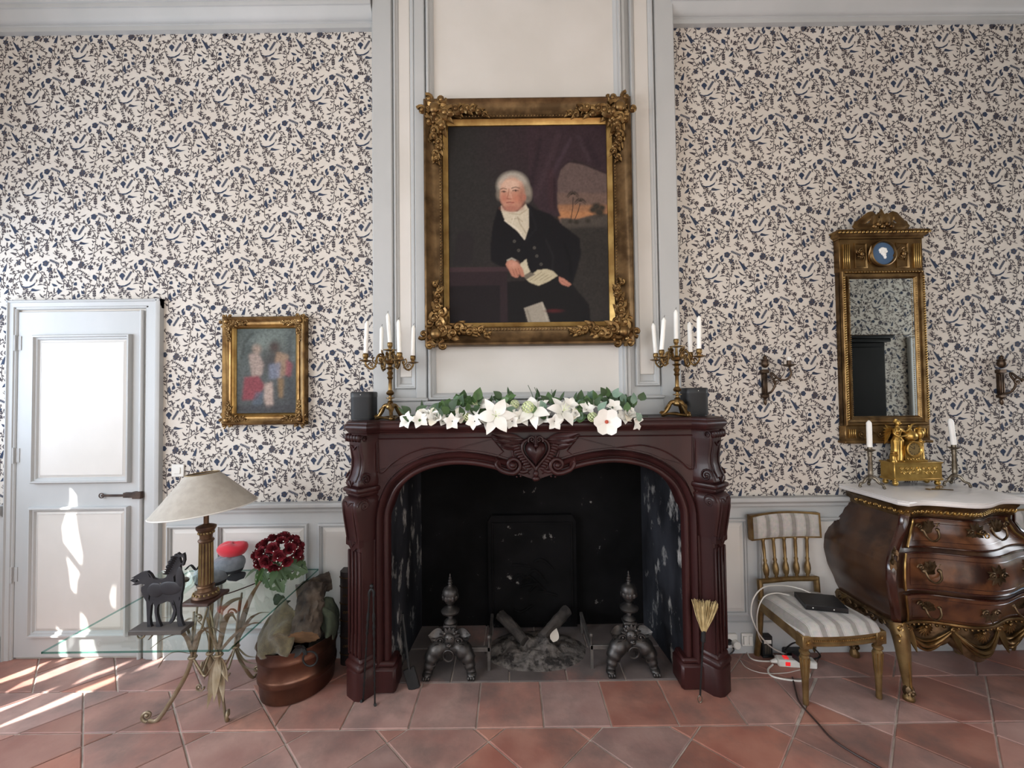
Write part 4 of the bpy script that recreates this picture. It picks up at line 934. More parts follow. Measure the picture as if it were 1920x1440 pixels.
def rocaille(mb, c, ax, az, L_, W_, y, seed, shell=True, th=1.0):
    """carved corner: c corner point (x,z), ax/az = +-1 direction of the arms"""
    rn = random.Random(seed); C = V((c[0], y, c[1])); A = V((ax, 0, 0)); Z = V((0, 0, az)); Fd = V((0, -1, 0)); D = (A+Z).normalized()
    q = W_*.5
    if shell:
        o = C+D*(q*1.15); 
        for k in range(9):
            a = 2*PI*k/9+.3; d = A*math.cos(a)+Z*math.sin(a); mb.leaf(o+d*(q*.18), d+Fd*.5, Fd, q*.75, q*.42, -.9, n=5, fold=.6, th=.004*th)
        mb.ell(o+Fd*(q*.32), (q*.36, q*.22, q*.36), 10, 7)
        for k in range(6): a = 2*PI*k/6; d = A*math.cos(a)+Z*math.sin(a); mb.scroll(o+d*(q*.85)+Fd*(q*.1), d, A*-math.sin(a)+Z*math.cos(a), q*.34, 1.3, q*.10*th, n=14, k=5, a0=rn.random()*3)
    for arm, cross in ((A, Z), (Z, A)):
        for k in range(9):
            t = .26+.74*k/9; sz = (1-.60*k/9)*q; o = C+arm*(L_*t)+cross*(q*(.95+.25*rn.uniform(-1, 1)))
            sg = 1 if k % 2 else -1
            mb.scroll(o+Fd*(sz*.18), arm, cross*sg, sz*.42, 1.4, sz*.13*th, n=14, k=5, a0=rn.random()*2)
            mb.leaf(o-arm*(sz*.3), arm+cross*(.7*sg)+Fd*.35, Fd, sz*1.05, sz*.5, -.7, n=5, fold=.5, th=.003*th)
            mb.leaf(o, arm-cross*(.5*sg)+Fd*.3, Fd, sz*.9, sz*.4, -.7, n=5, fold=.5, th=.003*th)
            mb.ell(o+arm*(sz*.5)+Fd*(sz*.16), sz*.13, 6, 5)
# ------------------------------------------------------------------ portrait over the mantel
YP = 2.28
xl, xr = P(795, 415, YP).x, P(1187, 415, YP).x; zt, zb_ = P(986, 184, YP).z, P(992, 647, YP).z
PW, PH = xr-xl, zt-zb_; hw = PW/2
pt = thing('portrait_painting', 'large portrait of a seated man in dark coat, in ornate gilt frame above mantel', 'painting', ((xl+xr)/2, 2.330, zb_))
k_ = .132/.153
pf = lambda seq: [(i*k_, y) for i, y in seq]
MB().frame(-hw, hw, 0, PH, pf([(0, 0), (0, -.05), (.006, -.062), (.016, -.066), (.024, -.060), (.05, -.040), (.08, -.030), (.094, -.030), (.096, -.038), (.113, -.038), (.115, -.030), (.118, -.030)])).build('frame', 'gilt_dark', pt, smooth=35)
MB().frame(-hw, hw, 0, PH, pf([(.116, -.031), (.120, -.034), (.124, -.031), (.146, -.020), (.150, -.018), (.153, -.010)])).build('slip', 'gilt_bright', pt, smooth=35)
cor = [MB() for _ in range(4)]
for i, (ax, az) in enumerate(((1, 1), (-1, 1), (1, -1), (-1, -1))):
    rocaille(cor[i], (-ax*hw-ax*.004, PH/2-az*PH/2-az*.004), ax, az, .37, .170, -.048, 10+i, th=1.35); cor[i].build('corner_ornament', 'gilt', pt, smooth=60)
bd = MB(); i0 = .1045*k_
for k in range(56): x = -hw+i0+(PW-2*i0)*(k+.5)/56; [bd.ell((x, -.039, z), (.0055, .005, .006), 5, 4) for z in (i0, PH-i0)]
for k in range(68): z = i0+(PH-2*i0)*(k+.5)/68; [bd.ell((x, -.039, z), (.006, .005, .0055), 5, 4) for x in (-hw+i0, hw-i0)]
bd_ = bd.build('bead_band', 'gilt', pt, smooth=60); bd_['kind'] = 'stuff'
cv = Canvas(838, 1140, 238, 610, 236, 290)
cv.grad(840, 300, 1140, 300, '34312f', '3a2f30'); cv.ell(900, 330, 90, 150, '3c3a39', .9, .6); cv.ell(1000, 270, 70, 70, '43343a', .8, .7)
def c2(pts): return [(880+x/4.5, 300+y/4.5) for x, y in pts]
# landscape beyond the drape
cv.poly(c2([(742, 430), (735, 330), (742, 200), (775, 90), (850, 40), (960, 60), (1175, 150), (1175, 700), (760, 560)]), '6c5c58', 2)
for y0, y1, cc, op in ((300, 470, '7d675c', .7), (400, 500, 'a87c5c', .8), (455, 520, 'b98660', .8)): cv.poly(c2([(744, y0), (1175, y0+10), (1175, y1+30), (752, y1)]), cc, 6, op)
cv.poly(c2([(770, 520), (830, 515), (900, 530), (980, 505), (1050, 490), (1175, 480), (1175, 720), (780, 700)]), '57504a', 3)
cv.poly(c2([(780, 600), (1175, 590), (1175, 1400), (850, 1400), (800, 700)]), '3c3835', 10, .95)
for pth, w in (([(878, 340), (872, 430), (856, 525)], 1.0), ([(936, 395), (918, 460), (888, 530)], 1.0)): cv.stroke(c2(pth), w, '3b332e')
for cx, cy in ((876, 312), (938, 372)):
    for k in range(11): a = PI*(1.3*k/10-.15)+PI; cv.stroke(c2([(cx, cy), (cx+28*math.cos(a), cy+26*math.sin(a)-2), (cx+50*math.cos(a), cy+32*math.sin(a)+16)]), .75, '3b342e', .9)
for x, y, r in ((1075, 420, 38), (1045, 450, 30), (1100, 470, 44), (1125, 430, 26), (1000, 540, 22), (850, 545, 20), (900, 550, 22)): cv.ell(*c2([(x, y)])[0], r/4.5, r/5.5, '413c35', .5)
# drape
cv.poly(c2([(490, -280), (1175, -280), (1175, 140), (1060, 90), (900, 20), (830, 40), (770, 110), (745, 200), (738, 420), (770, 500), (640, 500), (540, 380), (500, 100)]), '43353a', 2)
for x0, y0, x1, y1, w, cc in ((760, -200, 560, 330, 7, '4e3e43'), (860, -150, 690, 160, 5, '51424a'), (690, 120, 690, 420, 8, '4a3539'), (600, -150, 520, 250, 6, '372c31'), (1000, -150, 1100, 60, 8, '3a2e34'), (930, -180, 1020, 20, 5, '4d3f45'), (720, 180, 720, 440, 3, '38292d')): cv.stroke(c2([(x0, y0), (x1, y1)]), w, cc, .7)
cv.mottle(.05, 3)
# coat and breeches
cv.poly(c2([(235, 410), (330, 440), (500, 395), (560, 440), (680, 480), (790, 580), (930, 690), (935, 830), (900, 960), (860, 1080), (740, 1010), (650, 1000), (560, 975), (480, 1000), (300, 940), (170, 880), (165, 740), (190, 560)]), '211f22', 2)
cv.poly(c2([(290, 1050), (480, 1040), (720, 1010), (860, 1080), (1000, 1250), (1010, 1400), (660, 1400), (600, 1225), (450, 1275), (460, 1400), (290, 1400)]), '232021', 2)
cv.stroke(c2([(640, 700), (700, 840), (690, 960)]), 3, '2e2c2e', .7); cv.stroke(c2([(800, 740), (850, 900), (850, 1000)]), 4, '19181a', .7); cv.stroke(c2([(500, 420), (560, 600), (470, 700)]), 3, '29282b', .8)
# table
cv.poly(c2([(-200, 925), (330, 925), (345, 940), (330, 962), (-200, 965)]), '4a393c'); cv.poly(c2([(-200, 965), (305, 962), (305, 1400), (-200, 1400)]), '392d30'); cv.poly(c2([(-200, 1080), (240, 1080), (240, 1400), (-200, 1400)]), '2a2426'); 
cv.poly(c2([(-120, 640), (-30, 600), (30, 700), (0, 900), (-160, 910)]), '342f30', 4)
# shirt, cravat, waistcoat
cv.poly(c2([(262, 400), (290, 440), (340, 455), (400, 452), (470, 392), (498, 440), (497, 590), (460, 697), (400, 625), (292, 532), (262, 450)]), 'cfc4b0', 1)
for q, cc in (([(330, 470), (420, 480), (480, 440)], 'b3a58e'), ([(350, 520), (400, 510), (440, 540)], 'b0a28c'), ([(290, 530), (400, 615), (455, 690)], 'e2d9c8'), ([(400, 500), (420, 560), (470, 640)], 'ab9d86'), ([(370, 500), (350, 560), (430, 640)], 'e0d6c4')): cv.stroke(c2(q), 1.6, cc, .7)
cv.poly(c2([(412, 905), (470, 858), (485, 930), (505, 965), (470, 1000), (430, 1000)]), 'c9bfa8'); cv.poly(c2([(470, 1030), (560, 955), (640, 945), (700, 965), (735, 1005), (660, 1050), (570, 1087), (490, 1055)]), 'c4b99f')
for k in range(4): cv.stroke(c2([(500+40*k, 1040), (600+28*k, 970+12*k)]), .9, '958a72', .7)
cv.poly(c2([(440, 1000), (500, 970), (545, 990), (470, 1030)]), '7a7266')
# hands
cv.poly(c2([(292, 905), (310, 870), (345, 862), (400, 890), (440, 945), (455, 1005), (430, 1012), (405, 985), (400, 1012), (372, 1016), (345, 1000), (325, 960)]), 'b98571', 1); cv.ell(*c2([(360, 905)])[0], 9, 7, 'cc9a86', .6)
for k in range(3): cv.stroke(c2([(350+25*k, 940), (370+26*k, 1000)]), .8, '83544a', .7)
cv.stroke(c2([(310, 868), (345, 852), (375, 868)]), 2.2, 'b9b2a4', .8)
cv.poly(c2([(742, 1008), (790, 1030), (852, 1078), (825, 1098), (770, 1078), (745, 1050)]), 'bd8775', 1); cv.stroke(c2([(770, 1050), (830, 1088)]), .8, '8a5a4e', .6)
cv.poly(c2([(445, 1272), (600, 1222), (632, 1290), (665, 1400), (480, 1400)]), 'a69e91', 1); cv.stroke(c2([(470, 1290), (500, 1390)]), 3, '8a8276', .7); cv.stroke(c2([(600, 1230), (640, 1380)]), 2, 'c0b8aa', .6)
cv.ell(*c2([(700, 1300)])[0], 14, 3, '5a2a2c', .7)
# head
cv.ell(*c2([(362, 235)])[0], 30, 27, 'b2aa9e', .15); cv.ell(*c2([(475, 300)])[0], 11, 17, '978d81', .3); cv.ell(*c2([(245, 310)])[0], 6, 10, '857b70', .4); cv.ell(*c2([(490, 345)])[0], 6, 6, '7d746a', .5)
cv.ell(*c2([(357, 305)])[0], 23.5, 33, 'c99c86', .10); cv.ell(*c2([(345, 225)])[0], 19, 11, 'd8b6a2', .4); cv.ell(*c2([(395, 345)])[0], 10, 11, 'c08570', .6); cv.ell(*c2([(290, 340)])[0], 7, 9, 'bd8370', .6)
cv.ell(*c2([(440, 330)])[0], 6, 20, '9a6a5b', .6, .7); cv.ell(*c2([(345, 425)])[0], 17, 6, 'b07c6c', .5); cv.ell(*c2([(460, 335)])[0], 3.5, 6, 'b27a69', .4)
for q, w, cc, op in (([(258, 262), (280, 254), (308, 262)], 1.1, '54413a', .8), ([(352, 256), (385, 246), (420, 256)], 1.2, '54413a', .8), ([(268, 284), (284, 280), (300, 284)], 1.3, '4a3a36', .85), ([(362, 277), (385, 271), (408, 277)], 1.3, '4a3a36', .85), ([(284, 285), (287, 286)], 1.7, '2e2523', .95), ([(385, 278), (388, 279)], 1.8, '2e2523', .95), ([(272, 294), (298, 294)], 1.0, 'b58473', .6), ([(366, 288), (408, 288)], 1.0, 'b58473', .6),
                     ([(330, 262), (322, 315), (312, 340)], 1.2, 'a06a5a', .7), ([(312, 345), (345, 348)], 1.3, '8d5145', .7), ([(340, 300), (350, 335)], 1.8, 'd3a593', .6), ([(308, 378), (335, 375), (368, 378)], 1.4, '8e4a44', .9), ([(318, 390), (355, 390)], 1.4, 'b5786b', .7), ([(268, 205), (300, 170), (380, 160), (430, 190)], 2.5, 'b3aaa0', .5)): cv.stroke(c2(q), w, cc, op)
for x, y in ((370, 708), (405, 785), (560, 835), (595, 905), (540, 765)): cv.ell(*c2([(x, y)])[0], 2.6, 2.6, '6b665f', .4); cv.ell(*c2([(x, y)])[0], 1.2, 1.2, '3a3836', .4)
cv.mottle(.035, 1); cv.A = .82*cv.A**1.12
cv.build('canvas', pt, PW-2*.15*k_, PH-2*.15*k_, .15*k_, -.012)
# ------------------------------------------------------------------ small picture
YS = 2.385
xl, xr = P(417, 690, YS).x, P(573, 690, YS).x; zt, zb_ = P(495, 593, YS).z, P(495, 797, YS).z; SW, SH = xr-xl, zt-zb_; hw = SW/2
sp = thing('framed_painting', 'small gilt framed figure painting hanging on wallpaper between door and fireplace', 'painting', ((xl+xr)/2, YW-.001, zb_))
MB().frame(-hw, hw, 0, SH, [(0, 0), (0, -.030), (.004, -.044), (.010, -.048), (.018, -.044), (.030, -.030), (.036, -.028), (.038, -.034), (.046, -.034), (.050, -.026)]).build('frame', 'gilt', sp, smooth=35)
MB().frame(-hw, hw, 0, SH, [(.048, -.028), (.052, -.031), (.058, -.026), (.066, -.016), (.068, -.010)]).build('slip', 'gilt_bright', sp, smooth=35)
for i, (ax, az) in enumerate(((1, 1), (-1, 1), (1, -1), (-1, -1))):
    mb = MB(); rocaille(mb, (-ax*(hw+.006), SH/2-az*(SH/2+.006)), ax, az, .15, .085, -.034, 30+i, th=1.2); mb.build('corner_ornament', 'gilt', sp, smooth=60)
# a generic wooded scene with loosely brushed patches of colour
cv = Canvas(0, 110, 0, 165, 92, 138); cv.grad(0, 0, 110, 165, '5f6763', '4a4a4c')
for k in range(26): cv.ell(random.uniform(0, 110), random.uniform(0, 70), random.uniform(6, 18), random.uniform(4, 14), random.choice(['49504c', '6f7873', '535c59', '7b8480', '3f4644']), .7, .6)
cv.ell(60, 35, 22, 18, '868f88', .8, .7); cv.stroke([(8, 60), (14, 25), (30, 8)], 3, '3a3f3c', .8); cv.stroke([(100, 20), (96, 80), (102, 150)], 5, '44474a', .7)
cv.ell(70, 60, 22, 26, '443d3c', .6, .8)
cv.poly([(22, 50), (40, 46), (50, 70), (46, 92), (28, 95)], 'b39d92', 4, .8); cv.ell(37, 40, 8, 9, 'a08a7c', .5, .9); cv.poly([(14, 95), (40, 92), (52, 112), (38, 138), (10, 140)], '8d4049', 4, .9)
cv.poly([(74, 45), (96, 52), (94, 88), (78, 100), (70, 70)], 'a3876f', 4, .8); cv.ell(70, 36, 9, 10, '4a3a34', .5, .9); cv.poly([(60, 70), (82, 66), (80, 96), (60, 100)], '7f8496', 5, .8); cv.poly([(92, 60), (104, 70), (100, 95), (90, 92)], '94515a', 4, .8)
cv.poly([(52, 108), (66, 104), (68, 150), (56, 158), (50, 135)], 'c0a99d', 4, .85); cv.poly([(76, 98), (88, 98), (86, 135), (78, 135)], '8f7350', 4, .8); cv.poly([(35, 125), (52, 122), (46, 155), (26, 158)], '5b6674', 5, .7); cv.poly([(0, 148), (110, 150), (110, 165), (0, 165)], '454446', 5, .8)
cv.A = np.stack([smooth_(cv.A[..., i], 5) for i in range(3)], -1); cv.mottle(.10, 2); cv.mottle(.05, 1); cv.A *= .72
cv.build('canvas', sp, SW-2*.067, SH-2*.067, .067, -.011)
# ------------------------------------------------------------------ pier mirror
YR = 2.37; gx = lambda q: P(q, 650, YR).x; gz = lambda q: P(1660, q, YR).z
MX = gx(1659.5); MZ = gz(831)
mr = thing('wall_mirror', 'tall gilded wall mirror with blue cameo medallion and carved crest over the commode', 'mirror', (MX, YW, MZ))
L = lambda q: gx(q)-MX; Z = lambda q: gz(q)-MZ
x0, x1 = L(1582), L(1737); D = -.05
zf0, zf1 = Z(508), Z(447)                       # frieze block
gx0, gx1, gz0, gz1 = L(1598), L(1719), Z(779), Z(523)
MB().box(x0, x1, -.035, 0, 0, zf1).build('carcass', 'gilt_dark', mr, smooth=0)
# stiles, rails
fr = MB()
pr_ = [(0, -.03), (0, -.052), (.004, -.056), (.012, -.056), (.016, -.046), (.028, -.044), (.030, -.05), (.036, -.05), (.040, -.044)]
ksc = (gx0-x0)/.044
fr.loft([[(x0+i*ksc, y, gz0-.055+i*1.2), (x1-i*ksc, y, gz0-.055+i*1.2), (x1-i*ksc, y, zf0-i*.9), (x0+i*ksc, y, zf0-i*.9)] for i, y in pr_+[(.044, -.036)]], caps=False)
fr.build('glass_surround', 'gilt', mr, smooth=30)
rb = MB()
for k in range(60): z = gz0-.03+(zf0-gz0)*k/60+.01; [rb.ell((x, -.058, z), (.0055, .004, .0085), 5, 4, R=Matrix.Rotation(.6, 3, 'Y')) for x in (x0+.008, x1-.008)]
for k in range(26): rb.ell((x0+.02+(x1-x0-.04)*k/25, -.058, zf0-.006), (.0085, .004, .005), 5, 4)
for k in range(70): z = gz0+(gz1-gz0)*k/69; [rb.ell((x, -.05, z), (.003, .003, .0035), 5, 4) for x in (gx0-.006, gx1+.006)]
rb.build('ribbon_beads', 'gilt_bright', mr, smooth=60)['kind'] = 'stuff'
zs_ = Z(627)
MB().box(gx0-.004, gx1+.004, -.037, -.033, gz0-.004, zs_-.0008).build('lower_glass', 'mirror', mr, smooth=0)
MB().box(gx0-.004, gx1+.004, -.037, -.033, zs_+.0008, gz1+.004).build('upper_glass', 'mirror', mr, smooth=0)
# frieze
MB().box(x0-.004, x1+.004, -.045, 0, zf0, zf1, .003).build('frieze_block', 'gilt', mr)
for s_ in (x0+.012, x1-.052):
    for k in range(4): MB().box(s_+.011*k, s_+.011*k+.007, -.053, -.04, zf0+.015, zf1-.03, .002).build('flute', 'gilt_bright', mr)
mxc, mzc = L(1659.5), Z(476); rm = .072
MB().lathe([(rm*.9, .0), (rm*1.0, -.003), (rm*1.06, -.012), (rm*1.0, -.022), (rm*.93, -.024), (rm*.88, -.016), (rm*.86, -.010)], (mxc, -.045, mzc), 36, axis='y').build('medallion_rim', 'gilt', mr)
MB().lathe([(0, -.012), (rm*.87, -.012), (rm*.87, 0), (0, 0)], (mxc, -.045, mzc), 36, axis='y').build('medallion_ground', 'jasper_blue', mr)
cm = MB(); 
for dx_, dz_, a, b in ((0, .012, .016, .02), (-.014, .02, .013, .012), (.010, .024, .013, .011), (-.004, .03, .014, .008), (-.016, .008, .008, .008), (.006, -.008, .011, .014), (.010, -.024, .008, .010), (-.006, .0, .008, .010), (.018, .012, .008, .009)): cm.ell((mxc+dx_*.9, -.059, mzc+dz_*.9), (a, .006, b), 9, 7)
cm.build('cameo_head', 'cameo', mr, smooth=60)
for s_ in (-1, 1):
    ob = MB(); xm = mxc+s_*.118
    ob.frame(xm-.036, xm+.036, zf0+.018, zf1-.024, [(0, -.044), (0, -.05), (.005, -.052), (.009, -.046)])
    for k in range(5): a = 2*PI*k/5; ob.scroll((xm+.014*math.cos(a), -.05, mzc+.022*math.sin(a)), (math.cos(a), 0, math.sin(a)), (-math.sin(a), 0, math.cos(a)), .016, 1.4, .004, n=14, k=5)
    ob.ell((xm, -.054, mzc), (.012, .01, .014), 8, 6); ob.leaf((mxc+s_*.06, -.05, mzc-.05), (s_*.3, -.1, 1), (0, -1, 0), .10, .03, .5, th=.005)
    ob.build('openwork', 'gilt', mr, smooth=60)
# cornice and crest
co = MB(); zc0, zc1 = zf1, Z(434)
co.loft([[(x0-g, 0, z), (x0-g, -.045-g, z), (x1+g, -.045-g, z), (x1+g, 0, z)] for g, z in ((-.002, zc0), (.006, zc0), (.006, zc0+.010), (.014, zc0+.014), (.020, zc0+.022), (.020, zc0+.034), (.028, zc0+.040), (.028, zc1+.004), (.018, zc1+.010))])
co.build('cornice', 'gilt', mr, smooth=30)
ck = MB()
for k in range(24): ck.ell((x0-.02+(x1-x0+.04)*k/23, -.074, zc1-.010), (.0095, .005, .006), 6, 5, R=Matrix.Rotation(-.5, 3, 'Y'))
ck.build('rope_beads', 'gilt_bright', mr, smooth=60)['kind'] = 'stuff'
cr = MB(); zr = zc1+.006
def ribbon(pts, w=.022):
    pts = [V((mxc+a, y, zr+b)) for a, y, b in pts]; cr.tube(crom(pts, 4), w, 6, flat=.22, up=(0, -1, 0))
rib = [[(-.15, -.05, .01), (-.11, -.055, .05), (-.06, -.06, .085), (-.045, -.05, .04), (-.08, -.05, .015)], [(.15, -.05, .01), (.11, -.055, .045), (.06, -.06, .085), (.045, -.05, .04), (.08, -.05, .012)],
       [(-.04, -.05, .02), (-.02, -.06, .075), (.0, -.05, .03)], [(.04, -.05, .02), (.02, -.06, .075), (0, -.05, .03)], [(-.02, -.055, .01), (-.10, -.055, .02), (-.155, -.05, .035)], [(.02, -.055, .01), (.10, -.055, .02), (.15, -.05, .035)]]
for q in rib: ribbon(q)
cr.leaf((mxc, -.045, zr), (.05, 0, 1), (0, -1, 0), .125, .055, .1, n=8, fold=.3, th=.010)
for k in range(5): cr.ell((mxc-.05+.025*k, -.06, zr+.02+.012*(k % 2)), (.014, .012, .013), 8, 6)
cr.build('crest', 'gilt', mr, smooth=60)
# base panel of the frame
MB().box(x0-.006, x1+.006, -.05, 0, 0, gz0-.055, .004).box(x0-.014, x1+.014, -.06, 0, 0, .016, .004).build('base_rail', 'gilt', mr)
bo = MB()
for k in range(6):
    x = x0+.085+.052*k; bo.scroll((x, -.052, (gz0-.055)*.52), (1, 0, 0), (0, 0, 1 if k % 2 else -1), .024, 1.5, .0055, n=16, k=6); bo.leaf((x, -.05, (gz0-.055)*.5), (1, -.2, .5 if k % 2 else -.5), (0, -1, 0), .05, .02, -.4, th=.004)
bo.build('base_carving', 'gilt', mr, smooth=60)
for s_ in (x0+.012, x1-.052):
    for k in range(4): MB().box(s_+.011*k, s_+.011*k+.006, -.057, -.045, .03, gz0-.075, .002).build('flute', 'gilt_bright', mr)
# ------------------------------------------------------------------ wall sconces
def sconce(px, py, lab, m):
    p = P(px, py, YW); t = thing('wall_sconce', lab, 'sconce', (p.x, YW, p.z), 0, 'wall sconces either side of the mirror')
    MB().lathe([(0, .06), (.008, .062), (.018, .072), (.022, .086), (.018, .10), (.021, .104), (.021, .108), (.010, .112), (.012, .122), (.004, .132), (0, .134)], (0, -.022, 0), 14).build('urn', m, t)
    b = MB(); b.box(-.020, .020, -.03, 0, .03, .052, .003).box(-.013, .013, -.022, 0, -.09, .03, .003); b.box(-.02, .02, -.026, 0, -.11, -.09, .004); b.lathe([(0, -.155), (.007, -.145), (.010, -.13), (.006, -.118), (.012, -.11)], (0, -.014, 0), 10)
    for k in (-.006, .006): b.box(k-.003, k+.003, -.026, -.02, -.085, .025, .001)
    b.build('backplate', m, t)
    a = MB(); a.tube(crom([(0, -.02, -.09), (.015, -.05, -.075), (.03, -.06, -.03), (.015, -.05, .015), (.02, -.05, .03), (.045, -.07, -.005), (.075, -.09, -.01), (.095, -.10, .02), (.09, -.10, .05), (.085, -.10, .062)], 4), .006, 7)
    a.scroll((.035, -.065, -.02), (1, 0, 0), (0, 0, 1), .026, 1.5, .0055, k=6); a.leaf((.05, -.075, 0), (.6, -.3, .6), (0, 0, 1), .04, .02, .6, th=.003); a.build('arm', m, t, smooth=60)
    MB().lathe([(0, .058), (.010, .060), (.034, .070), (.036, .074), (.012, .070), (.012, .096), (0, .096)], (.085, -.10, 0), 16).build('drip_pan', m, t)
    MB().lathe([(0, .094), (.0105, .094), (.0105, .116), (0, .116)], (.085, -.10, 0), 12).build('candle_sleeve', 'white_plastic', t)
sconce(1431, 710, 'bronze wall sconce with urn and candle arm between fireplace and mirror', 'brass_dark')
sconce(1871, 710, 'bronze wall sconce on the far side of the mirror above the commode', 'brass_dark')

# ------------------------------------------------------------------ wardrobe and door casing facing the mirror
wd = thing('wardrobe', 'tall black wardrobe reflected in the wall mirror', 'wardrobe', (2.86, 0.81, 0))
MB().box(-.44, .30, 0, .40, .06, 1.86, .006).build('body', 'wardrobe_black', wd)
MB().box(-.47, .33, 0, .43, 1.86, 1.89, .006).box(-.48, .34, 0, .45, 1.89, 1.92, .008).build('cornice', 'wardrobe_black', wd)
for s_ in (-1, 1): MB().box(-.07+(-.35 if s_ < 0 else .005), -.07+(-.005 if s_ < 0 else .35), .40, .418, .12, 1.82, .005).build('door', 'wardrobe_black', wd)
MB().box(-.45, .31, 0, .41, 0, .06).build('plinth', 'wardrobe_black', wd)
d2 = struct(thing('door_2', None, None))
MB().box(3.84, 4.75, .80, .825, 0, 1.86).build('leaf', 'paint_grey', d2)
for xa, xb, za, zb in ((3.72, 3.84, 0, 1.95), (4.75, 4.87, 0, 1.95), (3.84, 4.75, 1.86, 1.95)): MB().box(xa, xb, .80, .84, za, zb, .01).build('casing', 'paint_grey', d2)
MB().box(3.92, 4.67, .825, .832, .9, 1.75, .003).build('panel', 'paint_cream', d2)
# ------------------------------------------------------------------ things on the mantel shelf
ZS = 1.335
def candle(loc, h, lab, tilt=(0, 0), r=.0105, grp='white taper candles'):
    t = thing('taper_candle', lab, 'candle', loc, 0, grp); t.rotation_euler = (tilt[0], tilt[1], 0)
    MB().lathe([(0, 0), (r, 0), (r*1.03, h*.5), (r, h*.90), (r*.6, h*.96), (r*.25, h*.99), (0, h)], n=14).build('wax', 'candle_wax', t)
    MB().tube([(0, 0, h*.985), (.001, 0, h+.006), (.003, 0, h+.011)], .0012, 5).build('wick', 'wick', t); return t
def candelabrum(px, lab, side, rot, tilts):
    p = P(px, 790, 2.17); t = thing('candelabrum', lab, 'candelabrum', (p.x, 2.17, ZS), 0, 'brass candelabra on the mantel'); m = 'brass'
    b = MB()
    for k in range(3):
        a = -PI/2+2*PI*k/3+.35; d = V((math.cos(a), math.sin(a), 0)); b.tube(crom([d*.012+V((0, 0, .075)), d*.034+V((0, 0, .068)), d*.048+V((0, 0, .04)), d*.07+V((0, 0, .012)), d*.082+V((0, 0, .008))], 4), [.012]*4+[.011]*4+[.010]*4+[.012]*4+[.008], 7)
        b.leaf(d*.03+V((0, 0, .07)), d+V((0, 0, -.5)), d+V((0, 0, 1)), .05, .03, -.6, th=.004); b.scroll(d*.074+V((0, 0, .014)), d, V((0, 0, 1)), .013, 1.3, .005, n=12, k=5)
        s_ = V((-d.y, d.x, 0)); b.tube(crom([d*.075+s_*.012+V((0, 0, .006)), s_*.03+d*.04+V((0, 0, .014)), (d*math.cos(2*PI/3)+s_*math.sin(2*PI/3))*.075+V((0, 0, .006))], 6), .007, 6)
    b.lathe([(0, .05), (.02, .055), (.024, .066), (.018, .08), (.012, .088)], n=12)
    b.build('tripod_base', m, t, smooth=60)
    MB().lathe([(0, .08), (.012, .085), (.016, .092), (.009, .098), (.008, .106), (.022, .110), (.022, .113), (.008, .116), (.008, .124), (.018, .130), (.021, .138), (.014, .148), (.010, .152), (.009, .205), (.012, .210), (.016, .216), (.010, .224), (.013, .232), (.017, .240), (.010, .250),
              (.012, .258), (.018, .262), (.024, .266), (.010, .272), (.012, .282), (.026, .290), (.030, .302), (.018, .306), (.008, .312), (.006, .352), (.020, .356), (.034, .358), (.034, .361), (.008, .364), (.009, .372), (.013, .378), (.014, .392), (.012, .398), (0, .398)], n=16).build('stem', m, t)
    R = .125
    for k in range(4):
        a = rot+PI/2*k; d = V((math.cos(a), math.sin(a), 0)); up = V((0, 0, 1))
        ar = bpy.data.objects.new('arm', None); COL.objects.link(ar); ar.parent = t
        am_ = MB(); am_.tube(crom([d*.022+up*.296, d*.034+up*.325, d*.052+up*.335, d*.068+up*.318, d*.074+up*.285, d*.088+up*.262, d*.108+up*.262, d*R+up*.282, d*R+up*.292], 4), .0052, 7)
        am_.scroll(d*.050+up*.308, d, up, .022, 1.5, .004, n=16, k=5); am_.scroll(d*.098+up*.278, d, up, .015, 1.3, .0035, n=14, k=5); am_.scroll(d*.074+up*.30, -d, up, .02, 1.2, .004, n=14, k=5, a0=2)
        am_.leaf(d*.03+up*.33, d+up*.8, up-d, .035, .02, .8, th=.003); am_.leaf(d*.07+up*.27, d-up*.2, -up, .04, .02, .6, th=.003); am_.ell(d*.04+up*.352, .004, 6, 5)
        am_.build('branch', m, ar, smooth=60)
        c = d*R; MB().lathe([(0, .290), (.012, .292), (.030, .298), (.031, .301), (.010, .303), (.010, .310), (.014, .316), (.0145, .330), (.012, .336), (0, .336)], (c.x, c.y, 0), 14).build('drip_cup', m, ar)
        fb = 'front' if math.sin(a) < 0 else 'rear'; io = 'outer' if (math.cos(a) < 0) == (side == 'speaker-side') else 'inner'
        tx, ty = tilts[k]; candle(V(t.location)+c+up*.334, .165, 'white candle in the %s %s branch of the candelabrum %s' % (fb, 'left' if math.cos(a) < 0 else 'right', lab.split('with candles ')[1]), (ty, tx))
    candle(V(t.location)+V((0, 0, .396)), .155, 'white candle in the tall central socket of the candelabrum %s' % lab.split('with candles ')[1], (0, tilts[4][0]))
candelabrum(732, 'five branched brass candelabrum with candles beside the fire tongs pillar', 'speaker-side', math.radians(37), [(.03, 0), (.02, .02), (.05, .01), (-.02, 0), (-.07, 0)])
candelabrum(1271, 'five branched brass candelabrum with candles above the hearth brush', 'x', math.radians(35), [(-.01, 0), (-.07, .01), (.10, 0), (.02, 0), (.01, 0)])
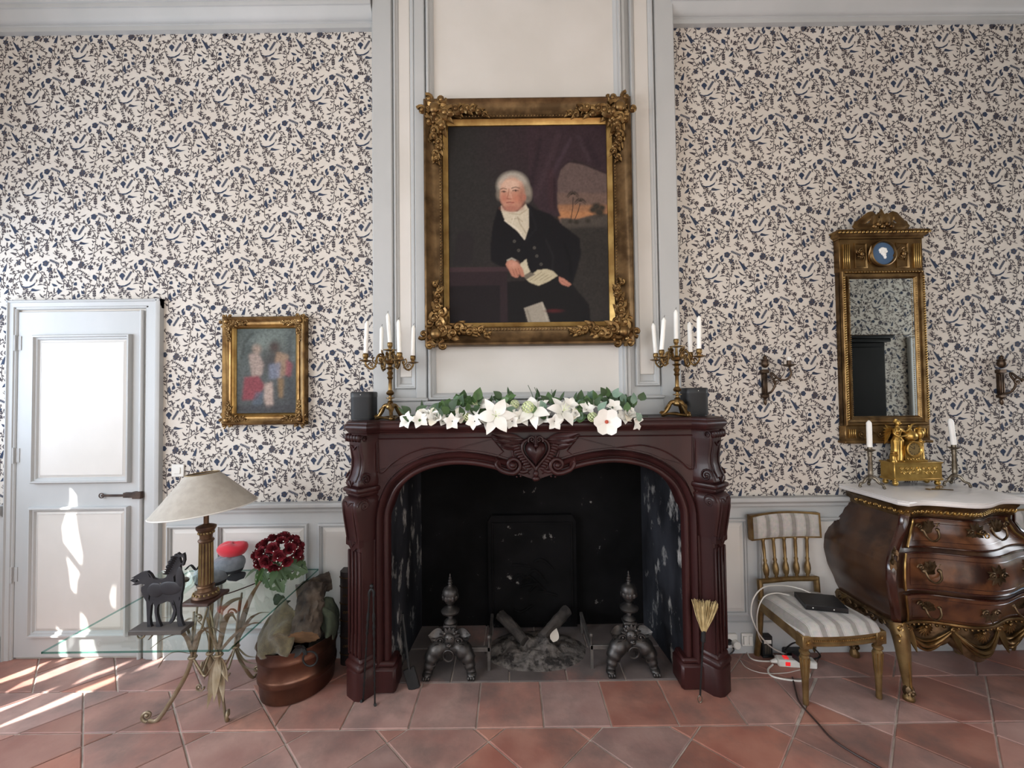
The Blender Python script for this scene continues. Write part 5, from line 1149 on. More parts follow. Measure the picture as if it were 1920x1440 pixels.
def speaker(px, lab):
    p = P(px, 790, 2.21); t = thing('speaker', lab, 'speaker', (p.x, 2.21, ZS), 0, 'black speakers on the mantel')
    def rr(w, d, z, r=.03): return [(math.copysign(w-r, math.cos(a))+r*math.cos(a), math.copysign(d-r, math.sin(a))+r*math.sin(a), z) for a in [2*PI*(k+.5)/28 for k in range(28)]]
    MB().loft([rr(.055, .050, .004), rr(.059, .055, .006), rr(.059, .055, .118)]).build('grille', 'black_mesh', t)
    MB().loft([rr(.060, .056, .118), rr(.060, .056, .140), rr(.058, .054, .144), rr(.052, .048, .1455)]).build('top_cap', 'black_plastic', t)
    MB().loft([rr(.054, .05, 0), rr(.054, .05, .005)]).build('foot', 'black_plastic', t)
    MB().lathe([(0, 0), (.002, 0), (.002, .001), (0, .001)], (0, -.0562, .130), 8, axis='y').build('logo_dot', 'white_plastic', t)
speaker(683, 'black rounded speaker on mantel end nearest the small painting')
speaker(1302, 'black rounded speaker on mantel end nearest the wall mirror')
# ------------------------------------------------------------------ garland of white flowers
gp = P(980, 790, 2.09)
ga = thing('flower_garland', 'long garland of white lilies, magnolia and green leaves along the mantel shelf', 'flower garland', (gp.x, 2.09, ZS)); GO = V(ga.location)
def gpos(px, py, y): return P(px, py, y)-GO
def petal(mb, c, d, n, L_, W_, curl, tip=0.0): mb.leaf(c, d, n, L_, W_, curl, n=7, fold=.25, tipw=tip, th=.0012)
def basis(f):
    f = V(f).normalized(); u = f.orthogonal().normalized(); return f, u, f.cross(u)
def flower(nm, c, face, kind, r, rot=0.0, fl=None):
    f, u, w = basis(face); u, w = u*math.cos(rot)+w*math.sin(rot), w*math.cos(rot)-u*math.sin(rot)
    o = bpy.data.objects.new(nm, None); COL.objects.link(o); o.parent = ga; o.location = c
    if kind == 'lily':
        for k in range(6):
            a = 2*PI*k/6; d = u*math.cos(a)+w*math.sin(a); mb = MB(); petal(mb, d*.004, d+f*(.45 if k % 2 else .3), f, r*(1 if k % 2 == 0 else .92), r*(.48 if k % 2 == 0 else .60), -.75); mb.build('petal', 'petal_white', o, smooth=70)
        mb = MB()
        for k in range(5): a = 2*PI*k/5; d = u*math.cos(a)+w*math.sin(a); mb.tube([f*.005, f*r*.35+d*r*.10, f*r*.5+d*r*.2], .0012, 5)
        mb.build('stamens', 'petal_green', o)['kind'] = 'stuff'
    elif kind == 'magnolia':
        for k in range(6):
            a = 2*PI*k/6; d = u*math.cos(a)+w*math.sin(a); mb = MB(); mb.leaf(d*.002, d+f*.25, f, r, r*.82, .45, n=7, fold=.12, tipw=.45, th=.0012); mb.build('petal', 'petal_white', o, smooth=70)
        MB().ell(f*.008, (.009, .009, .009), 9, 7).build('core', 'petal_core', o)
    elif kind == 'ball':
        mb = MB(); n = 60
        for k in range(n):
            z = 1-2*(k+.5)/n; a = k*2.39996; d = V((math.sqrt(1-z*z)*math.cos(a), math.sqrt(1-z*z)*math.sin(a), z))
            e = d.orthogonal().normalized(); g = d.cross(e)
            for j in range(4): q = e*math.cos(PI/2*j+k)+g*math.sin(PI/2*j+k); mb.leaf(d*r*.85, q+d*.4, d, r*.26, r*.2, 0, n=2, fold=.1)
        mb.build('florets', 'petal_green', o, smooth=0)['kind'] = 'stuff'
    elif kind == 'rose':
        for k in range(9):
            a = k*2.4; d = u*math.cos(a)+w*math.sin(a); q = k/9; mb = MB(); mb.leaf(d*(r*.12*q), d*(.25+.9*q)+f*(1-.5*q), f-d*.5, r*(.7+.3*q), r*.8, .5-.9*q, n=5, fold=.35, tipw=.35, th=.001); mb.build('petal', 'petal_white' if k < 7 else 'petal_cream', o, smooth=70)
    elif kind == 'bell':
        for k in range(5):
            a = 2*PI*k/5; d = u*math.cos(a)+w*math.sin(a); mb = MB(); mb.leaf(d*.003, d*.7+f*.9, f-d, r, r*.78, -1.0, n=6, fold=.3, th=.001); mb.build('petal', 'petal_white', o, smooth=70)
    return o
YG = 2.06
fl = [('lily', 930, 780, 2.00, (.05, -1, .15), .098, .3), ('lily', 1000, 772, 2.04, (-.3, -.8, .55), .095, .9), ('lily', 1055, 772, 2.03, (.35, -.8, .6), .09, .1), ('lily', 897, 764, 2.08, (-.5, -.5, .8), .075, .6), ('magnolia', 1137, 791, 1.985, (-.05, -1, .05), .070, .2),
      ('ball', 990, 763, 2.03, (0, -1, .3), .031, 0), ('ball', 1111, 782, 2.02, (0, -1, .3), .026, 0), ('ball', 876, 782, 2.03, (0, -1, .3), .022, 0), ('ball', 965, 758, 2.07, (0, -1, .3), .024, 0),
      ('rose', 817, 783, 2.02, (-.1, -.9, .4), .048, 0), ('rose', 1178, 776, 2.05, (.2, -.9, .4), .045, 0), ('rose', 1080, 776, 2.03, (-.3, -.9, .2), .030, 0), ('bell', 766, 790, 2.03, (-.4, -.8, .35), .05, 0), ('bell', 788, 788, 2.02, (.1, -.9, .3), .05, .4), ('bell', 848, 790, 2.01, (0, -1, 0), .045, .2),
      ('bell', 890, 790, 2.02, (-.3, -1, .1), .045, .8), ('bell', 1150, 764, 2.05, (.1, -.8, .5), .045, .5), ('bell', 1190, 790, 2.04, (.7, -.8, -.2), .05, .1), ('bell', 1040, 790, 2.01, (0, -1, -.2), .045, .1), ('bell', 1118, 760, 2.08, (-.2, -.6, .8), .04, .1), ('bell', 960, 790, 2.02, (-.2, -1, 0), .04, .4)]
for kd, px, py, y, fc, r, rt in fl: flower({'lily': 'lily', 'magnolia': 'magnolia', 'ball': 'snowball_bloom', 'rose': 'white_rose', 'bell': 'small_bloom'}[kd], gpos(px, py, y), fc, kd, r, rt)
rn = random.Random(11)
def gleaf(px, py, y, m, L_, W_, ang=None, curl=.4, lob=0):
    a = rn.uniform(.2, 2.9) if ang is None else ang; d = V((math.cos(a), rn.uniform(-.5, .1), math.sin(a)*.8)); MB().leaf(gpos(px, py, y), d, V((rn.uniform(-.5, .5), -1, .5)), L_, W_, curl*rn.uniform(-1, 1), n=6, fold=.2, th=.0008, lobes=lob).build('leaf', m, ga, smooth=70)
for px, py, n in ((835, 772, 6), (862, 758, 8), (880, 752, 8), (905, 775, 5), (850, 785, 4)):
    for k in range(n): gleaf(px+rn.uniform(-14, 14), py+rn.uniform(-6, 8), 2.08+rn.uniform(-.03, .03), rn.choice(['leaf_mid', 'leaf_dark', 'leaf_grey', 'leaf_mid']), rn.uniform(.05, .07), rn.uniform(.035, .05))
for px, py, n in ((950, 752, 6), (1030, 756, 4), (1085, 756, 6), (1110, 752, 8), (1140, 748, 8), (1160, 755, 6), (1192, 756, 5), (1070, 785, 5), (1090, 790, 4)):
    for k in range(n): gleaf(px+rn.uniform(-12, 12), py+rn.uniform(-6, 10), 2.09+rn.uniform(-.03, .03), rn.choice(['leaf_dark', 'leaf_dark', 'leaf_grey', 'leaf_mid']), rn.uniform(.045, .065), rn.uniform(.03, .048))
for px in range(775, 1200, 16): gleaf(px, 790, 2.07+rn.uniform(-.03, .03), rn.choice(['leaf_dark', 'leaf_mid']), .06, .03, rn.choice([.1, 3.0, .5, 2.6]))
for px, py, a in ((760, 778, 2.2), (792, 770, 1.6), (920, 760, 1.5), (955, 745, 1.7), (1005, 750, 1.4), (1012, 745, 1.9), (1035, 748, 1.3), (1050, 752, 1.2), (1075, 752, 1.2)): gleaf(px, py, 2.10, 'leaf_dark', .055, .016, a, .6)
for px in range(770, 1205, 9): gleaf(px, rn.uniform(768, 792), 2.05+rn.uniform(-.03, .05), rn.choice(['leaf_dark', 'leaf_mid', 'leaf_grey', 'leaf_dark']), rn.uniform(.045, .065), rn.uniform(.028, .042))
for px, py, r in ((915, 790, .05), (975, 785, .055), (1020, 786, .05), (868, 778, .045), (1100, 768, .045), (1165, 785, .05), (800, 778, .045), (830, 790, .045), (950, 775, .06), (1068, 760, .045)): flower('small_bloom', gpos(px, py, 2.045), (rn.uniform(-.6, .6), -.8, rn.uniform(.1, .7)), rn.choice(['bell', 'bell', 'rose']), r, rn.random()*2)
st = MB(); st.tube(crom([gpos(760, 792, 2.07)*1, gpos(850, 789, 2.08), gpos(960, 788, 2.08), gpos(1080, 787, 2.08), gpos(1195, 785, 2.08)], 6), .006, 6)
for px, py, tx, ty in ((1000, 765, 990, 722), (1010, 765, 1002, 726), (1030, 765, 1034, 730), (920, 765, 922, 742), (1180, 780, 1215, 781)): st.tube(crom([gpos(px, py, 2.09), gpos((px+tx)/2+4, (py+ty)/2, 2.09), gpos(tx, ty, 2.09)], 5), .0016, 5)
st.build('stem', 'leaf_dark', ga)
# ------------------------------------------------------------------ glass table on a gilt reed base
ZT = 0.50
c00, c10, c11 = FL(78, 1222, ZT), FL(428, 1218, ZT), FL(600, 1064, ZT)
tx0, tx1 = c00.x, (c10.x+c11.x)/2; ty0, ty1 = (c00.y+c10.y)/2, min(c11.y, YW-.05)
tb = thing('glass_table', 'low rectangular glass table on gilt metal reed and leaf legs', 'table', ((tx0+tx1)/2, (ty0+ty1)/2, 0)); TO = V(tb.location)
MB().box(tx0-TO.x, tx1-TO.x, ty0-TO.y, ty1-TO.y, ZT-.008, ZT, 0).build('glass_top', 'clear_pane', tb, smooth=0)
ge = MB()
ge.frame(tx0-TO.x-.0006, tx1-TO.x+.0006, ty0-TO.y-.0006, ty1-TO.y+.0006, [(0, ZT-.008), (0, ZT)]); ge.v = [(a, c, b) for a, b, c in ge.v]
ge.build('glass_edge', 'edge_pane', tb, smooth=0)
def TP(px, py, y): return P(px, py, y)-TO
def reed(mb, pts, r0, r1, n=6, flat=1.0, up=None):
    p = crom(pts, 6); mb.tube(p, [r0+(r1-r0)*i/(len(p)-1) for i in range(len(p))], n, flat=flat, up=up)
def table_leg(foot, tie, topp, curl_dir, leaves, down, stems):
    g = bpy.data.objects.new('reed_leg', None); COL.objects.link(g); g.parent = tb
    f, t, u = [V(q)-TO for q in (foot, tie, topp)]; cd_ = V(curl_dir).normalized()
    mb = MB(); mid = f*.45+t*.55; mid.z = t.z*.52; mid = mid+(t-f)*.12
    mid.x = t.x*.8+f.x*.2; mid.y = t.y*.8+f.y*.2
    reed(mb, [t, mid, f*.75+t*.25+V((0, 0, -.25*t.z+.015)), f+V((0, 0, .010))], .009, .010, 8, flat=.6, up=cd_.cross(V((0, 0, 1))))
    mb.scroll(f+V((0, 0, .034))+cd_*.004, V((0, 0, -1)), cd_, .026, 1.35, .008, n=18, k=7); mb.build('foot_scroll', 'wheat_gilt', g, smooth=60)
    for k in range(stems):
        o = V((.012*math.cos(2.4*k), .012*math.sin(2.4*k), 0)); mb = MB(); reed(mb, [t+o*.6, (t+u)/2+o*2, u+o*3.2+V((0, 0, -.012))], .0055, .0045); mb.build('stem', 'wheat_gilt', g, smooth=60)
    mb = MB(); mb.tube([t+V((.014*math.cos(a), .014*math.sin(a), 0)) for a in [2*PI*k/12 for k in range(12)]], .006, 6, loop=True); mb.build('tie', 'wheat_gilt', g, smooth=60)
    for pts, w in leaves:
        p = crom([V(q)-TO for q in pts], 6); n_ = len(p); mb = MB(); mb.tube(p, [w*(.35+.65*math.sin(PI*min(1, .15+.85*i/(n_-1)))) + .0006 for i in range(n_)], 6, flat=.18, up=(0, .3, 1)); mb.build('reed_leaf', 'wheat_gilt', g, smooth=60)
    for d, L_, w in down: MB().leaf(t+V((0, 0, -.005)), V(d), cd_ + V((0, -.6, .3)), L_, w, .25, n=8, fold=.35, th=.0025).build('hanging_leaf', 'wheat_gilt', g, smooth=60)
Lf, Lt, Lu = FL(278, 1356), P(361, 1232, 1.97), P(374, 1128, 2.0)
Lu.z = ZT-.012
table_leg(Lf, Lt, Lu, (-1, -.3, 0), [([P(360, 1226, 1.97), P(345, 1190, 1.92), P(310, 1196, 1.86), P(282, 1216, 1.83)], .012), ([P(360, 1226, 1.97), P(340, 1178, 1.94), P(300, 1180, 1.90), P(278, 1200, 1.88)], .010), ([P(360, 1226, 1.97), P(330, 1222, 1.92), P(310, 1232, 1.9), P(297, 1252, 1.9)], .009),
  ([P(362, 1226, 1.97), P(372, 1190, 1.92), P(395, 1176, 1.88), P(420, 1190, 1.86)], .010), ([P(360, 1226, 1.97), P(352, 1180, 2.0), P(330, 1160, 2.04), P(305, 1158, 2.08)], .010)], [], 3)
Ff, Ft, Fu = FL(428, 1352), P(410, 1228, 1.93), P(398, 1140, 1.95); Fu.z = ZT-.012
table_leg(Ff, Ft, Fu, (.35, -1, 0), [([P(410, 1224, 1.93), P(420, 1170, 1.9), P(432, 1150, 1.86), P(444, 1165, 1.84)], .012), ([P(410, 1224, 1.93), P(440, 1190, 1.9), P(470, 1170, 1.9), P(490, 1168, 1.92)], .011), ([P(410, 1224, 1.93), P(396, 1190, 1.9), P(380, 1180, 1.86)], .010)],
  [((-.12, -.10, -1), .21, .034), ((.05, -.16, -1), .18, .034), ((.22, -.06, -1), .19, .034), ((.02, .08, -1), .23, .03), ((-.3, 0, -1), .15, .03), ((.45, 0, -1), .12, .03)], 4)
Rf, Rt, Ru = FL(480, 1268), P(442, 1212, 2.14), P(458, 1120, 2.12); Ru.z = ZT-.012
table_leg(Rf, Rt, Ru, (1, .1, 0), [([P(442, 1208, 2.14), P(455, 1160, 2.12), P(470, 1120, 2.1), P(488, 1090, 2.08)], .012), ([P(442, 1208, 2.14), P(465, 1165, 2.1), P(485, 1150, 2.08), P(505, 1148, 2.08)], .010), ([P(442, 1212, 2.14), P(455, 1235, 2.1), P(470, 1243, 2.08), P(484, 1245, 2.06)], .006), ([P(442, 1210, 2.14), P(460, 1228, 2.1), P(475, 1232, 2.08), P(488, 1230, 2.06)], .006),
  ([P(442, 1214, 2.14), P(450, 1240, 2.1), P(462, 1252, 2.08), P(480, 1256, 2.06)], .006)], [], 3)
Kf, Kt, Ku = FL(378, 1262), P(394, 1224, 2.18), P(404, 1130, 2.15); Ku.z = ZT-.012
table_leg(Kf, Kt, Ku, (-.5, 1, 0), [([P(394, 1220, 2.18), P(405, 1160, 2.2), P(430, 1130, 2.22), P(455, 1120, 2.24)], .012), ([P(394, 1220, 2.18), P(385, 1180, 2.2), P(362, 1160, 2.24), P(345, 1165, 2.26)], .010)], [((-.1, -.1, -1), .13, .03), ((.2, -.1, -1), .12, .03), ((-.35, 0, -1), .12, .028)], 3)
# scroll struts joining the legs
sc_ = MB()
for a, b in ((Lt, Ft), (Ft, Rt), (Lt, Kt), (Kt, Rt)):
    a = a-TO; b = b-TO; m_ = (a+b)/2; sc_.tube(crom([a, a*.7+b*.3+V((0, 0, -.06)), m_+V((0, 0, -.09)), a*.3+b*.7+V((0, 0, -.06)), b], 5), .005, 6)
sc_.scroll(P(374, 1288, 1.95)-TO, (1, 0, 0), (0, 0, -1), .022, 1.4, .005, k=6); sc_.scroll(P(424, 1262, 2.0)-TO, (1, 0, 0), (0, 0, -1), .018, 1.4, .004, k=6); sc_.scroll(P(434, 1150, 2.1)-TO, (1, 0, 0), (0, 0, 1), .026, 1.4, .005, k=6); sc_.scroll(P(372, 1160, 2.0)-TO, (-1, 0, 0), (0, 0, 1), .024, 1.4, .005, k=6)
sc_.scroll(P(262, 1190, 1.80)-TO, (1, 0, 0), (0, 0, -1), .022, .8, .004, k=6)
sc_.build('scroll_strut', 'wheat_gilt', tb, smooth=60)
# ------------------------------------------------------------------ table lamp
lm = thing('table_lamp', 'column table lamp with wide conical cream shade on the glass table', 'lamp', (-1.470, 2.03, ZT))
MB().box(-.064, .064, -.075, .075, 0, .016, .003).build('foot_plate', 'lamp_wood', lm)
MB().lathe([(0, .016), (.055, .016), (.058, .022), (.054, .030), (.046, .036), (.044, .042), (.036, .046), (.034, .052), (.034, .062), (.038, .066), (.034, .072), (0, .072)], n=24).build('column_base', 'lamp_bronze', lm)
bs = MB(); 
for k in range(18): a = 2*PI*k/18; bs.ell((.049*math.cos(a), .049*math.sin(a), .034), (.006, .006, .007), 6, 5)
bs.build('bead_ring', 'lamp_gold', lm)['kind'] = 'stuff'
MB().lathe([(.028, .07), (.0285, .08), (.026, .27), (.0265, .278)], n=20).build('shaft', 'lamp_bronze', lm)
for k in range(14): a = 2*PI*k/14; MB().tube([(.0285*math.cos(a), .0285*math.sin(a), .078), (.0262*math.cos(a), .0262*math.sin(a), .27)], .0032, 6).build('reed', 'lamp_gold', lm)
MB().lathe([(0, .274), (.031, .274), (.034, .280), (.031, .286), (.026, .290), (.027, .305), (.030, .312), (.030, .322), (.036, .328), (.042, .338), (.042, .346), (.030, .352), (.016, .356), (.011, .36), (.011, .43), (0, .43)], n=24).build('capital', 'lamp_bronze', lm)
cg = MB()
for k in range(16): a = 2*PI*k/16; cg.ell((.031*math.cos(a), .031*math.sin(a), .317), (.005, .005, .006), 6, 5)
cg.build('capital_beads', 'lamp_gold', lm)['kind'] = 'stuff'
shd = MB().lathe([(.215, .0), (.068, .165), (.066, .165), (.2125, .001), (.215, 0)], n=48); shd.v = [tuple(V(p)) for p in shd.v]
so_ = shd.build('shade', 'lamp_shade', lm, smooth=40); so_.location = (-.004, 0, .432); so_.rotation_euler = (0, math.radians(-5.5), 0)
rm_ = MB().tube([(.215*math.cos(a), .215*math.sin(a), 0) for a in [2*PI*k/48 for k in range(48)]], .0028, 6, loop=True).build('shade_rim', 'white_plastic', so_)
MB().tube([(.067*math.cos(a), .067*math.sin(a), .165) for a in [2*PI*k/32 for k in range(32)]], .003, 6, loop=True).build('shade_top_rim', 'lamp_gold', so_)
MB().lathe([(0, .43), (.012, .43), (.014, .46), (.02, .49), (.028, .52), (.02, .55), (0, .555)], n=14).build('bulb', 'white_plastic', lm)
lo = V(lm.location)
cpts = [V((.062, .03, .006)), V((.10, .08, .005)), V((.16, .18, .005)), V((.24, .27, .005)), V((.30, .33, .005)), V((.31, .345, -.06)), V((.30, .345, -.25))]
MB().tube(crom(cpts, 6), .003, 6).build('cord', 'cable_brown', lm); MB().tube([V((.155, .172, .010)), V((.19, .213, .010))], [.009, .009], 8, flat=.7).build('cord_switch', 'lamp_wood', lm)
# ------------------------------------------------------------------ horse sculpture
hs = thing('horse_sculpture', 'cut dark metal prancing horse on a grey wooden plinth, at the glass table front', 'sculpture', (FL(296, 1187, ZT).x, 1.765, ZT))
MB().box(-.108, .108, -.036, .036, 0, .018, .002).build('plinth', 'grey_wood', hs)
hz_ = lambda pts: [((x-475)/3209, .018+(1122-y)/3209) for x, y in pts]
out = [(65,512),(120,478),(80,480),(150,440),(215,402),(290,395),(335,430),(372,488),(420,505),(490,500),(545,470),(560,420),(530,420),(548,360),(535,330),(575,300),(560,270),(605,240),(600,205),(645,210),(650,175),(690,185),(690,155),(725,182),(768,160),(782,200),(786,260),(765,330),(742,300),(725,330),(730,400),(760,470),(768,560),(762,640),(745,700),
       (745,760),(730,860),(735,980),(760,1080),(778,1117),(708,1122),(690,1040),(688,900),(660,800),(640,770),(660,860),(676,910),(660,990),(630,1060),(600,1088),(580,1066),(620,1000),(640,910),(600,800),(560,790),(500,815),(440,830),(425,880),(425,960),(445,1040),(478,1122),(414,1128),(412,1040),(392,930),(392,850),(372,800),(345,840),(338,920),(330,1010),(340,1090),(362,1140),(300,1134),(294,1050),(288,900),(282,790),(245,730),(212,650),(215,600),(262,570),(215,556),(150,575),(85,572),(130,545)]
hh = [[(130,520),(175,500),(190,515),(150,530)],[(600,585),(625,590),(640,615),(605,618)],[(320,690),(335,720),(325,790),(310,750)],[(720,720),(730,760),(715,790)],[(625,800),(650,830),(640,850)],[(718,222),(748,200),(766,232),(756,292),(732,282)],[(300,420),(325,440),(345,480),(325,470)],[(640,470),(665,440),(672,520),(650,560)],[(420,560),(470,545),(480,560),(430,580)]]
MB().prism(hz_(out), -.006, .006, holes=[hz_(h) for h in hh]).build('body_plate', 'sheet_metal', hs, smooth=25)
mn = MB()
for k in range(9): x, y = 560+14*k, 400-26*k; (bx_, bz), (cx_, cz) = hz_([(x+30, y+30), (x-22, y-18)]); mn.leaf((bx_, -.008, bz), (cx_-bx_, -.02, cz-bz), (0, -1, 0), .026, .010, .5, th=.002)
mn.build('mane', 'sheet_metal', hs)
rp = MB(); (ax_, az_), (bx_, bz_) = hz_([(560, 520), (470, 640)])
rp.ell((ax_+.01, -.006, az_-.03), (.05, .010, .028), 12, 8); rp.ell((bx_-.02, -.006, bz_), (.035, .010, .03), 12, 8); rp.ell((hz_([(720, 480)])[0][0], -.005, hz_([(720, 480)])[0][1]), (.014, .009, .045), 10, 8); rp.v = [(a, -.006+(b+.006)*.35, c) for a, b, c in rp.v]; rp.build('relief', 'sheet_metal', hs, smooth=60)
# ------------------------------------------------------------------ glass bowl behind the horse
bw = thing('glass_bowl', 'clear glass bowl filled with pebbles and crumpled cellophane behind the metal horse', 'bowl', (-1.640, 2.06, ZT))
MB().lathe([(0, 0), (.03, 0), (.045, .01), (.075, .035), (.095, .075), (.10, .105), (.0975, .105), (.092, .076), (.072, .038), (.043, .014), (0, .004)], n=28).build('glass', 'clear_pane', bw)
rn = random.Random(3)
for k in range(8):
    a = rn.uniform(0, 2*PI); r_ = rn.uniform(0, .055); z = .035+.05*rn.random()
    tag(MB().ell((-1.640+r_*math.cos(a), 2.06+r_*math.sin(a), ZT+z), (.018, .014, .012), 8, 6).build('pebble', rn.choice(['lamp_wood', 'bark', 'wheat_gilt']), smooth=60), 'brown polished pebble in the glass bowl', 'pebble', 'pebbles in the glass bowl')
cl = MB()
for k in range(10): a = rn.uniform(0, 2*PI); cl.leaf((.05*math.cos(a)+.02, .03*math.sin(a), .09), (math.cos(a), math.sin(a), .8), (0, -.6, 1), .06, .05, rn.uniform(-1, 1), n=4, fold=.5)
c_ = cl.build('cellophane', 'tiny_white', bw, smooth=0); c_.data.materials[0] = MATS['clear_pane']
MB().tube(crom([(.05, .0, .13), (.075, .0, .15), (.10, .0, .128), (.12, 0, .15), (.145, 0, .13)], 5), .008, 6, flat=.4).build('ribbon', 'dark_cloth', bw)
# ------------------------------------------------------------------ caps
def cap(name, px, py, y, rx, rz, m, lab, z=None, rot=0.0, band=None, brim=False):
    p = P(px, py, y); t = thing(name, lab, 'cap', (p.x, p.y, (z if z is not None else p.z)-rz), rot, 'caps stacked behind the lamp')
    mb = MB(); rings = []
    for r_, h in ((.72, 0), (.80, .12), (.92, .5), (1.0, .95), (1.0, 1.25), (.93, 1.6), (.72, 1.85), (.4, 1.97), (.02, 2.0)): rings.append([(rx*r_*math.cos(a), rx*.8*r_*math.sin(a), rz*h+.004*math.sin(3*a)*(h > 1)) for a in [2*PI*k/28 for k in range(28)]])
    mb.loft(rings).build('crown', m, t, smooth=60)
    if band: MB().lathe([(rx*.73, 0), (rx*.84, .002), (rx*.93, rz*.45), (rx*.90, rz*.47), (rx*.7, .001)], n=28, sy=.8).build('band', band, t)
    if brim: MB().leaf((rx*.55, -rx*.35, rz*.15), (1, -.45, -.25), (0, 0, 1), rx*.75, rx*1.0, -.4, n=6, fold=-.1, tipw=.5, th=.003).build('peak', 'dark_cloth', t, smooth=60)
    return t
cap('grey_cap', 396, 1078, 2.20, .082, .042, 'grey_cloth', 'grey cloth cap lying on the glass table behind the lamp column', z=ZT+.043, band='dark_cloth')
cap('grey_cap', 429, 1060, 2.25, .080, .040, 'grey_cloth', 'grey cloth cap with dark band, middle of the cap stack', z=.580, band='dark_cloth', brim=True)
cap('red_cap', 436, 1036, 2.28, .076, .032, 'red_cloth', 'bright red cap on top of the grey caps', z=.650)
# ------------------------------------------------------------------ vase and roses
vx, vy = -1.225, 2.19
vz = thing('glass_vase', 'clear straight glass vase holding the red roses', 'vase', (vx, vy, ZT))
MB().lathe([(0, 0), (.052, 0), (.054, .004), (.054, .165), (.0515, .165), (.0515, .012), (0, .010)], n=28).build('glass', 'clear_pane', vz)
MB().tube([(.053*math.cos(a), .053*math.sin(a), .166) for a in [2*PI*k/28 for k in range(28)]], .0018, 6, loop=True).build('rim', 'clear_pane', vz)
bq = thing('rose_bouquet', 'round bouquet of dark red roses with monstera leaves in a glass vase', 'flowers', (vx, vy, ZT+.012))
bc = P(523, 1037, 2.15)-V(bq.location); R_ = .098
def rose_mesh(r):
    mb = MB()
    for k in range(15):
        a = k*2.39996; q = k/15; d = V((math.cos(a), math.sin(a), 0)); mb.leaf(d*(r*.10*q)+V((0, 0, -r*.5)), d*(.10+.55*q)+V((0, 0, 1-.35*q)), V((0, 0, 1))*.3-d, r*(1.05-.1*q), r*(.7+.25*q), -.15-.75*q, n=5, fold=.5, tipw=.4)
    return mb
base = rose_mesh(.036).build('rose', 'rose_red', bq, smooth=70); first = True
dirs = []
for k in range(30):
    z = 1-1.55*(k+.5)/30; a = k*2.39996+.6; d = V((math.sqrt(max(0, 1-z*z))*math.cos(a), math.sqrt(max(0, 1-z*z))*math.sin(a), z)); dirs.append(d)
for i, d in enumerate(dirs):
    o = base if i == 0 else base.copy()
    if i: COL.objects.link(o)
    o.location = bc+V((d.x*R_*1.08, d.y*R_, d.z*R_*.86)); o.rotation_euler = d.to_track_quat('Z', 'Y').to_euler(); s_ = rn.uniform(.85, 1.12); o.scale = (s_, s_, s_)
gy = MB()
for k in range(60):
    d = V((rn.gauss(0, 1), rn.gauss(0, 1), rn.gauss(.2, 1))).normalized(); gy.ell(bc+V((d.x*R_*1.2, d.y*R_*1.15, d.z*R_)), .0028, 5, 4)
gy.build('baby_breath', 'tiny_white', bq, smooth=60)['kind'] = 'stuff'
for k in range(7): a = 2*PI*k/7+.4; MB().tube(crom([V((.03*math.cos(a+2), .03*math.sin(a+2), .0)), V((.012*math.cos(a), .012*math.sin(a), .10)), bc*.7+V((.05*math.cos(a), .05*math.sin(a), 0))], 4), .003, 5).build('stem', 'leaf_mid', bq)
def monstera(base_, d, nrm, L_, W_, m):
    rim = []
    for k in range(26):
        t = k/25; w = math.sin(PI*t**.7)*W_/2*(1.0 if k % 5 else .78); rim.append((t*L_-(.12*L_*(1-t)), w))
    pts = rim+[(a, -b) for a, b in rim[::-1]]
    holes = [[(L_*.3, W_*.10), (L_*.42, W_*.12), (L_*.38, W_*.26), (L_*.3, W_*.2)], [(L_*.55, -W_*.08), (L_*.66, -W_*.1), (L_*.62, -W_*.24), (L_*.55, -W_*.2)], [(L_*.55, W_*.08), (L_*.66, W_*.1), (L_*.62, W_*.24), (L_*.55, W_*.2)]]
    d = V(d).normalized(); nr = V(nrm); nr = (nr-d*nr.dot(d)).normalized(); sd_ = d.cross(nr); b_ = V(base_)
    mb = MB().prism(pts, 0, .0012, holes=holes, mp=lambda p: b_+d*p[0]+sd_*p[2]+nr*(p[1]-.9*(p[2]**2)/W_-.35*max(0, p[0])**2/L_)); return mb.build('monstera_leaf', m, bq, smooth=40)
monstera(bc+V((-.02, -.05, -.055)), (.5, -.35, -.55), (0, -1, .55), .135, .125, 'leaf_dark'); monstera(bc+V((.06, -.03, -.05)), (.9, .0, -.35), (.2, -1, .4), .10, .12, 'leaf_dark'); monstera(bc+V((-.06, -.05, -.06)), (-.35, -.25, -.9), (-.2, -1, .2), .09, .06, 'leaf_mid')
for k in range(5): a = 2*PI*k/5; MB().leaf(bc+V((.09*math.cos(a), .09*math.sin(a), -.05)), (math.cos(a), math.sin(a), -.4), (0, 0, 1), .07, .04, -.5, th=.0008).build('leaf', 'leaf_dark', bq)
# ------------------------------------------------------------------ copper log basket with logs
cb = thing('copper_basket', 'oval hammered copper log tub with black iron ring handle', 'log basket', (-1.105, 2.180, 0), math.radians(58))
prof_c = [(0, .0), (.90, 0), (.95, .006), (.97, .03), (.985, .075), (1.01, .082), (1.03, .090), (1.02, .098), (1.035, .106), (1.02, .114), (1.0, .12), (1.02, .185), (1.045, .192), (1.055, .20), (1.035, .208), (1.03, .24), (1.05, .246), (1.05, .252), (1.02, .252), (1.0, .236), (.98, .12), (.95, .02), (0, .015)]
MB().lathe([(r*.19, z) for r, z in prof_c], n=48, sx=.96, sy=.84).build('tub', 'copper', cb, smooth=40)
Rinv = Matrix.Rotation(-math.radians(58), 3, 'Z'); cl_ = lambda p: Rinv @ (V(p)-V(cb.location))
rg = MB(); rc = P(584, 1232, 2.02); rg.tube([cl_(rc+V((.034*math.cos(a), -.012, .034*math.sin(a)))) for a in [2*PI*k/20 for k in range(20)]], .0045, 7, loop=True); rg.build('ring_handle', 'cast_iron', cb)
hb_ = MB()
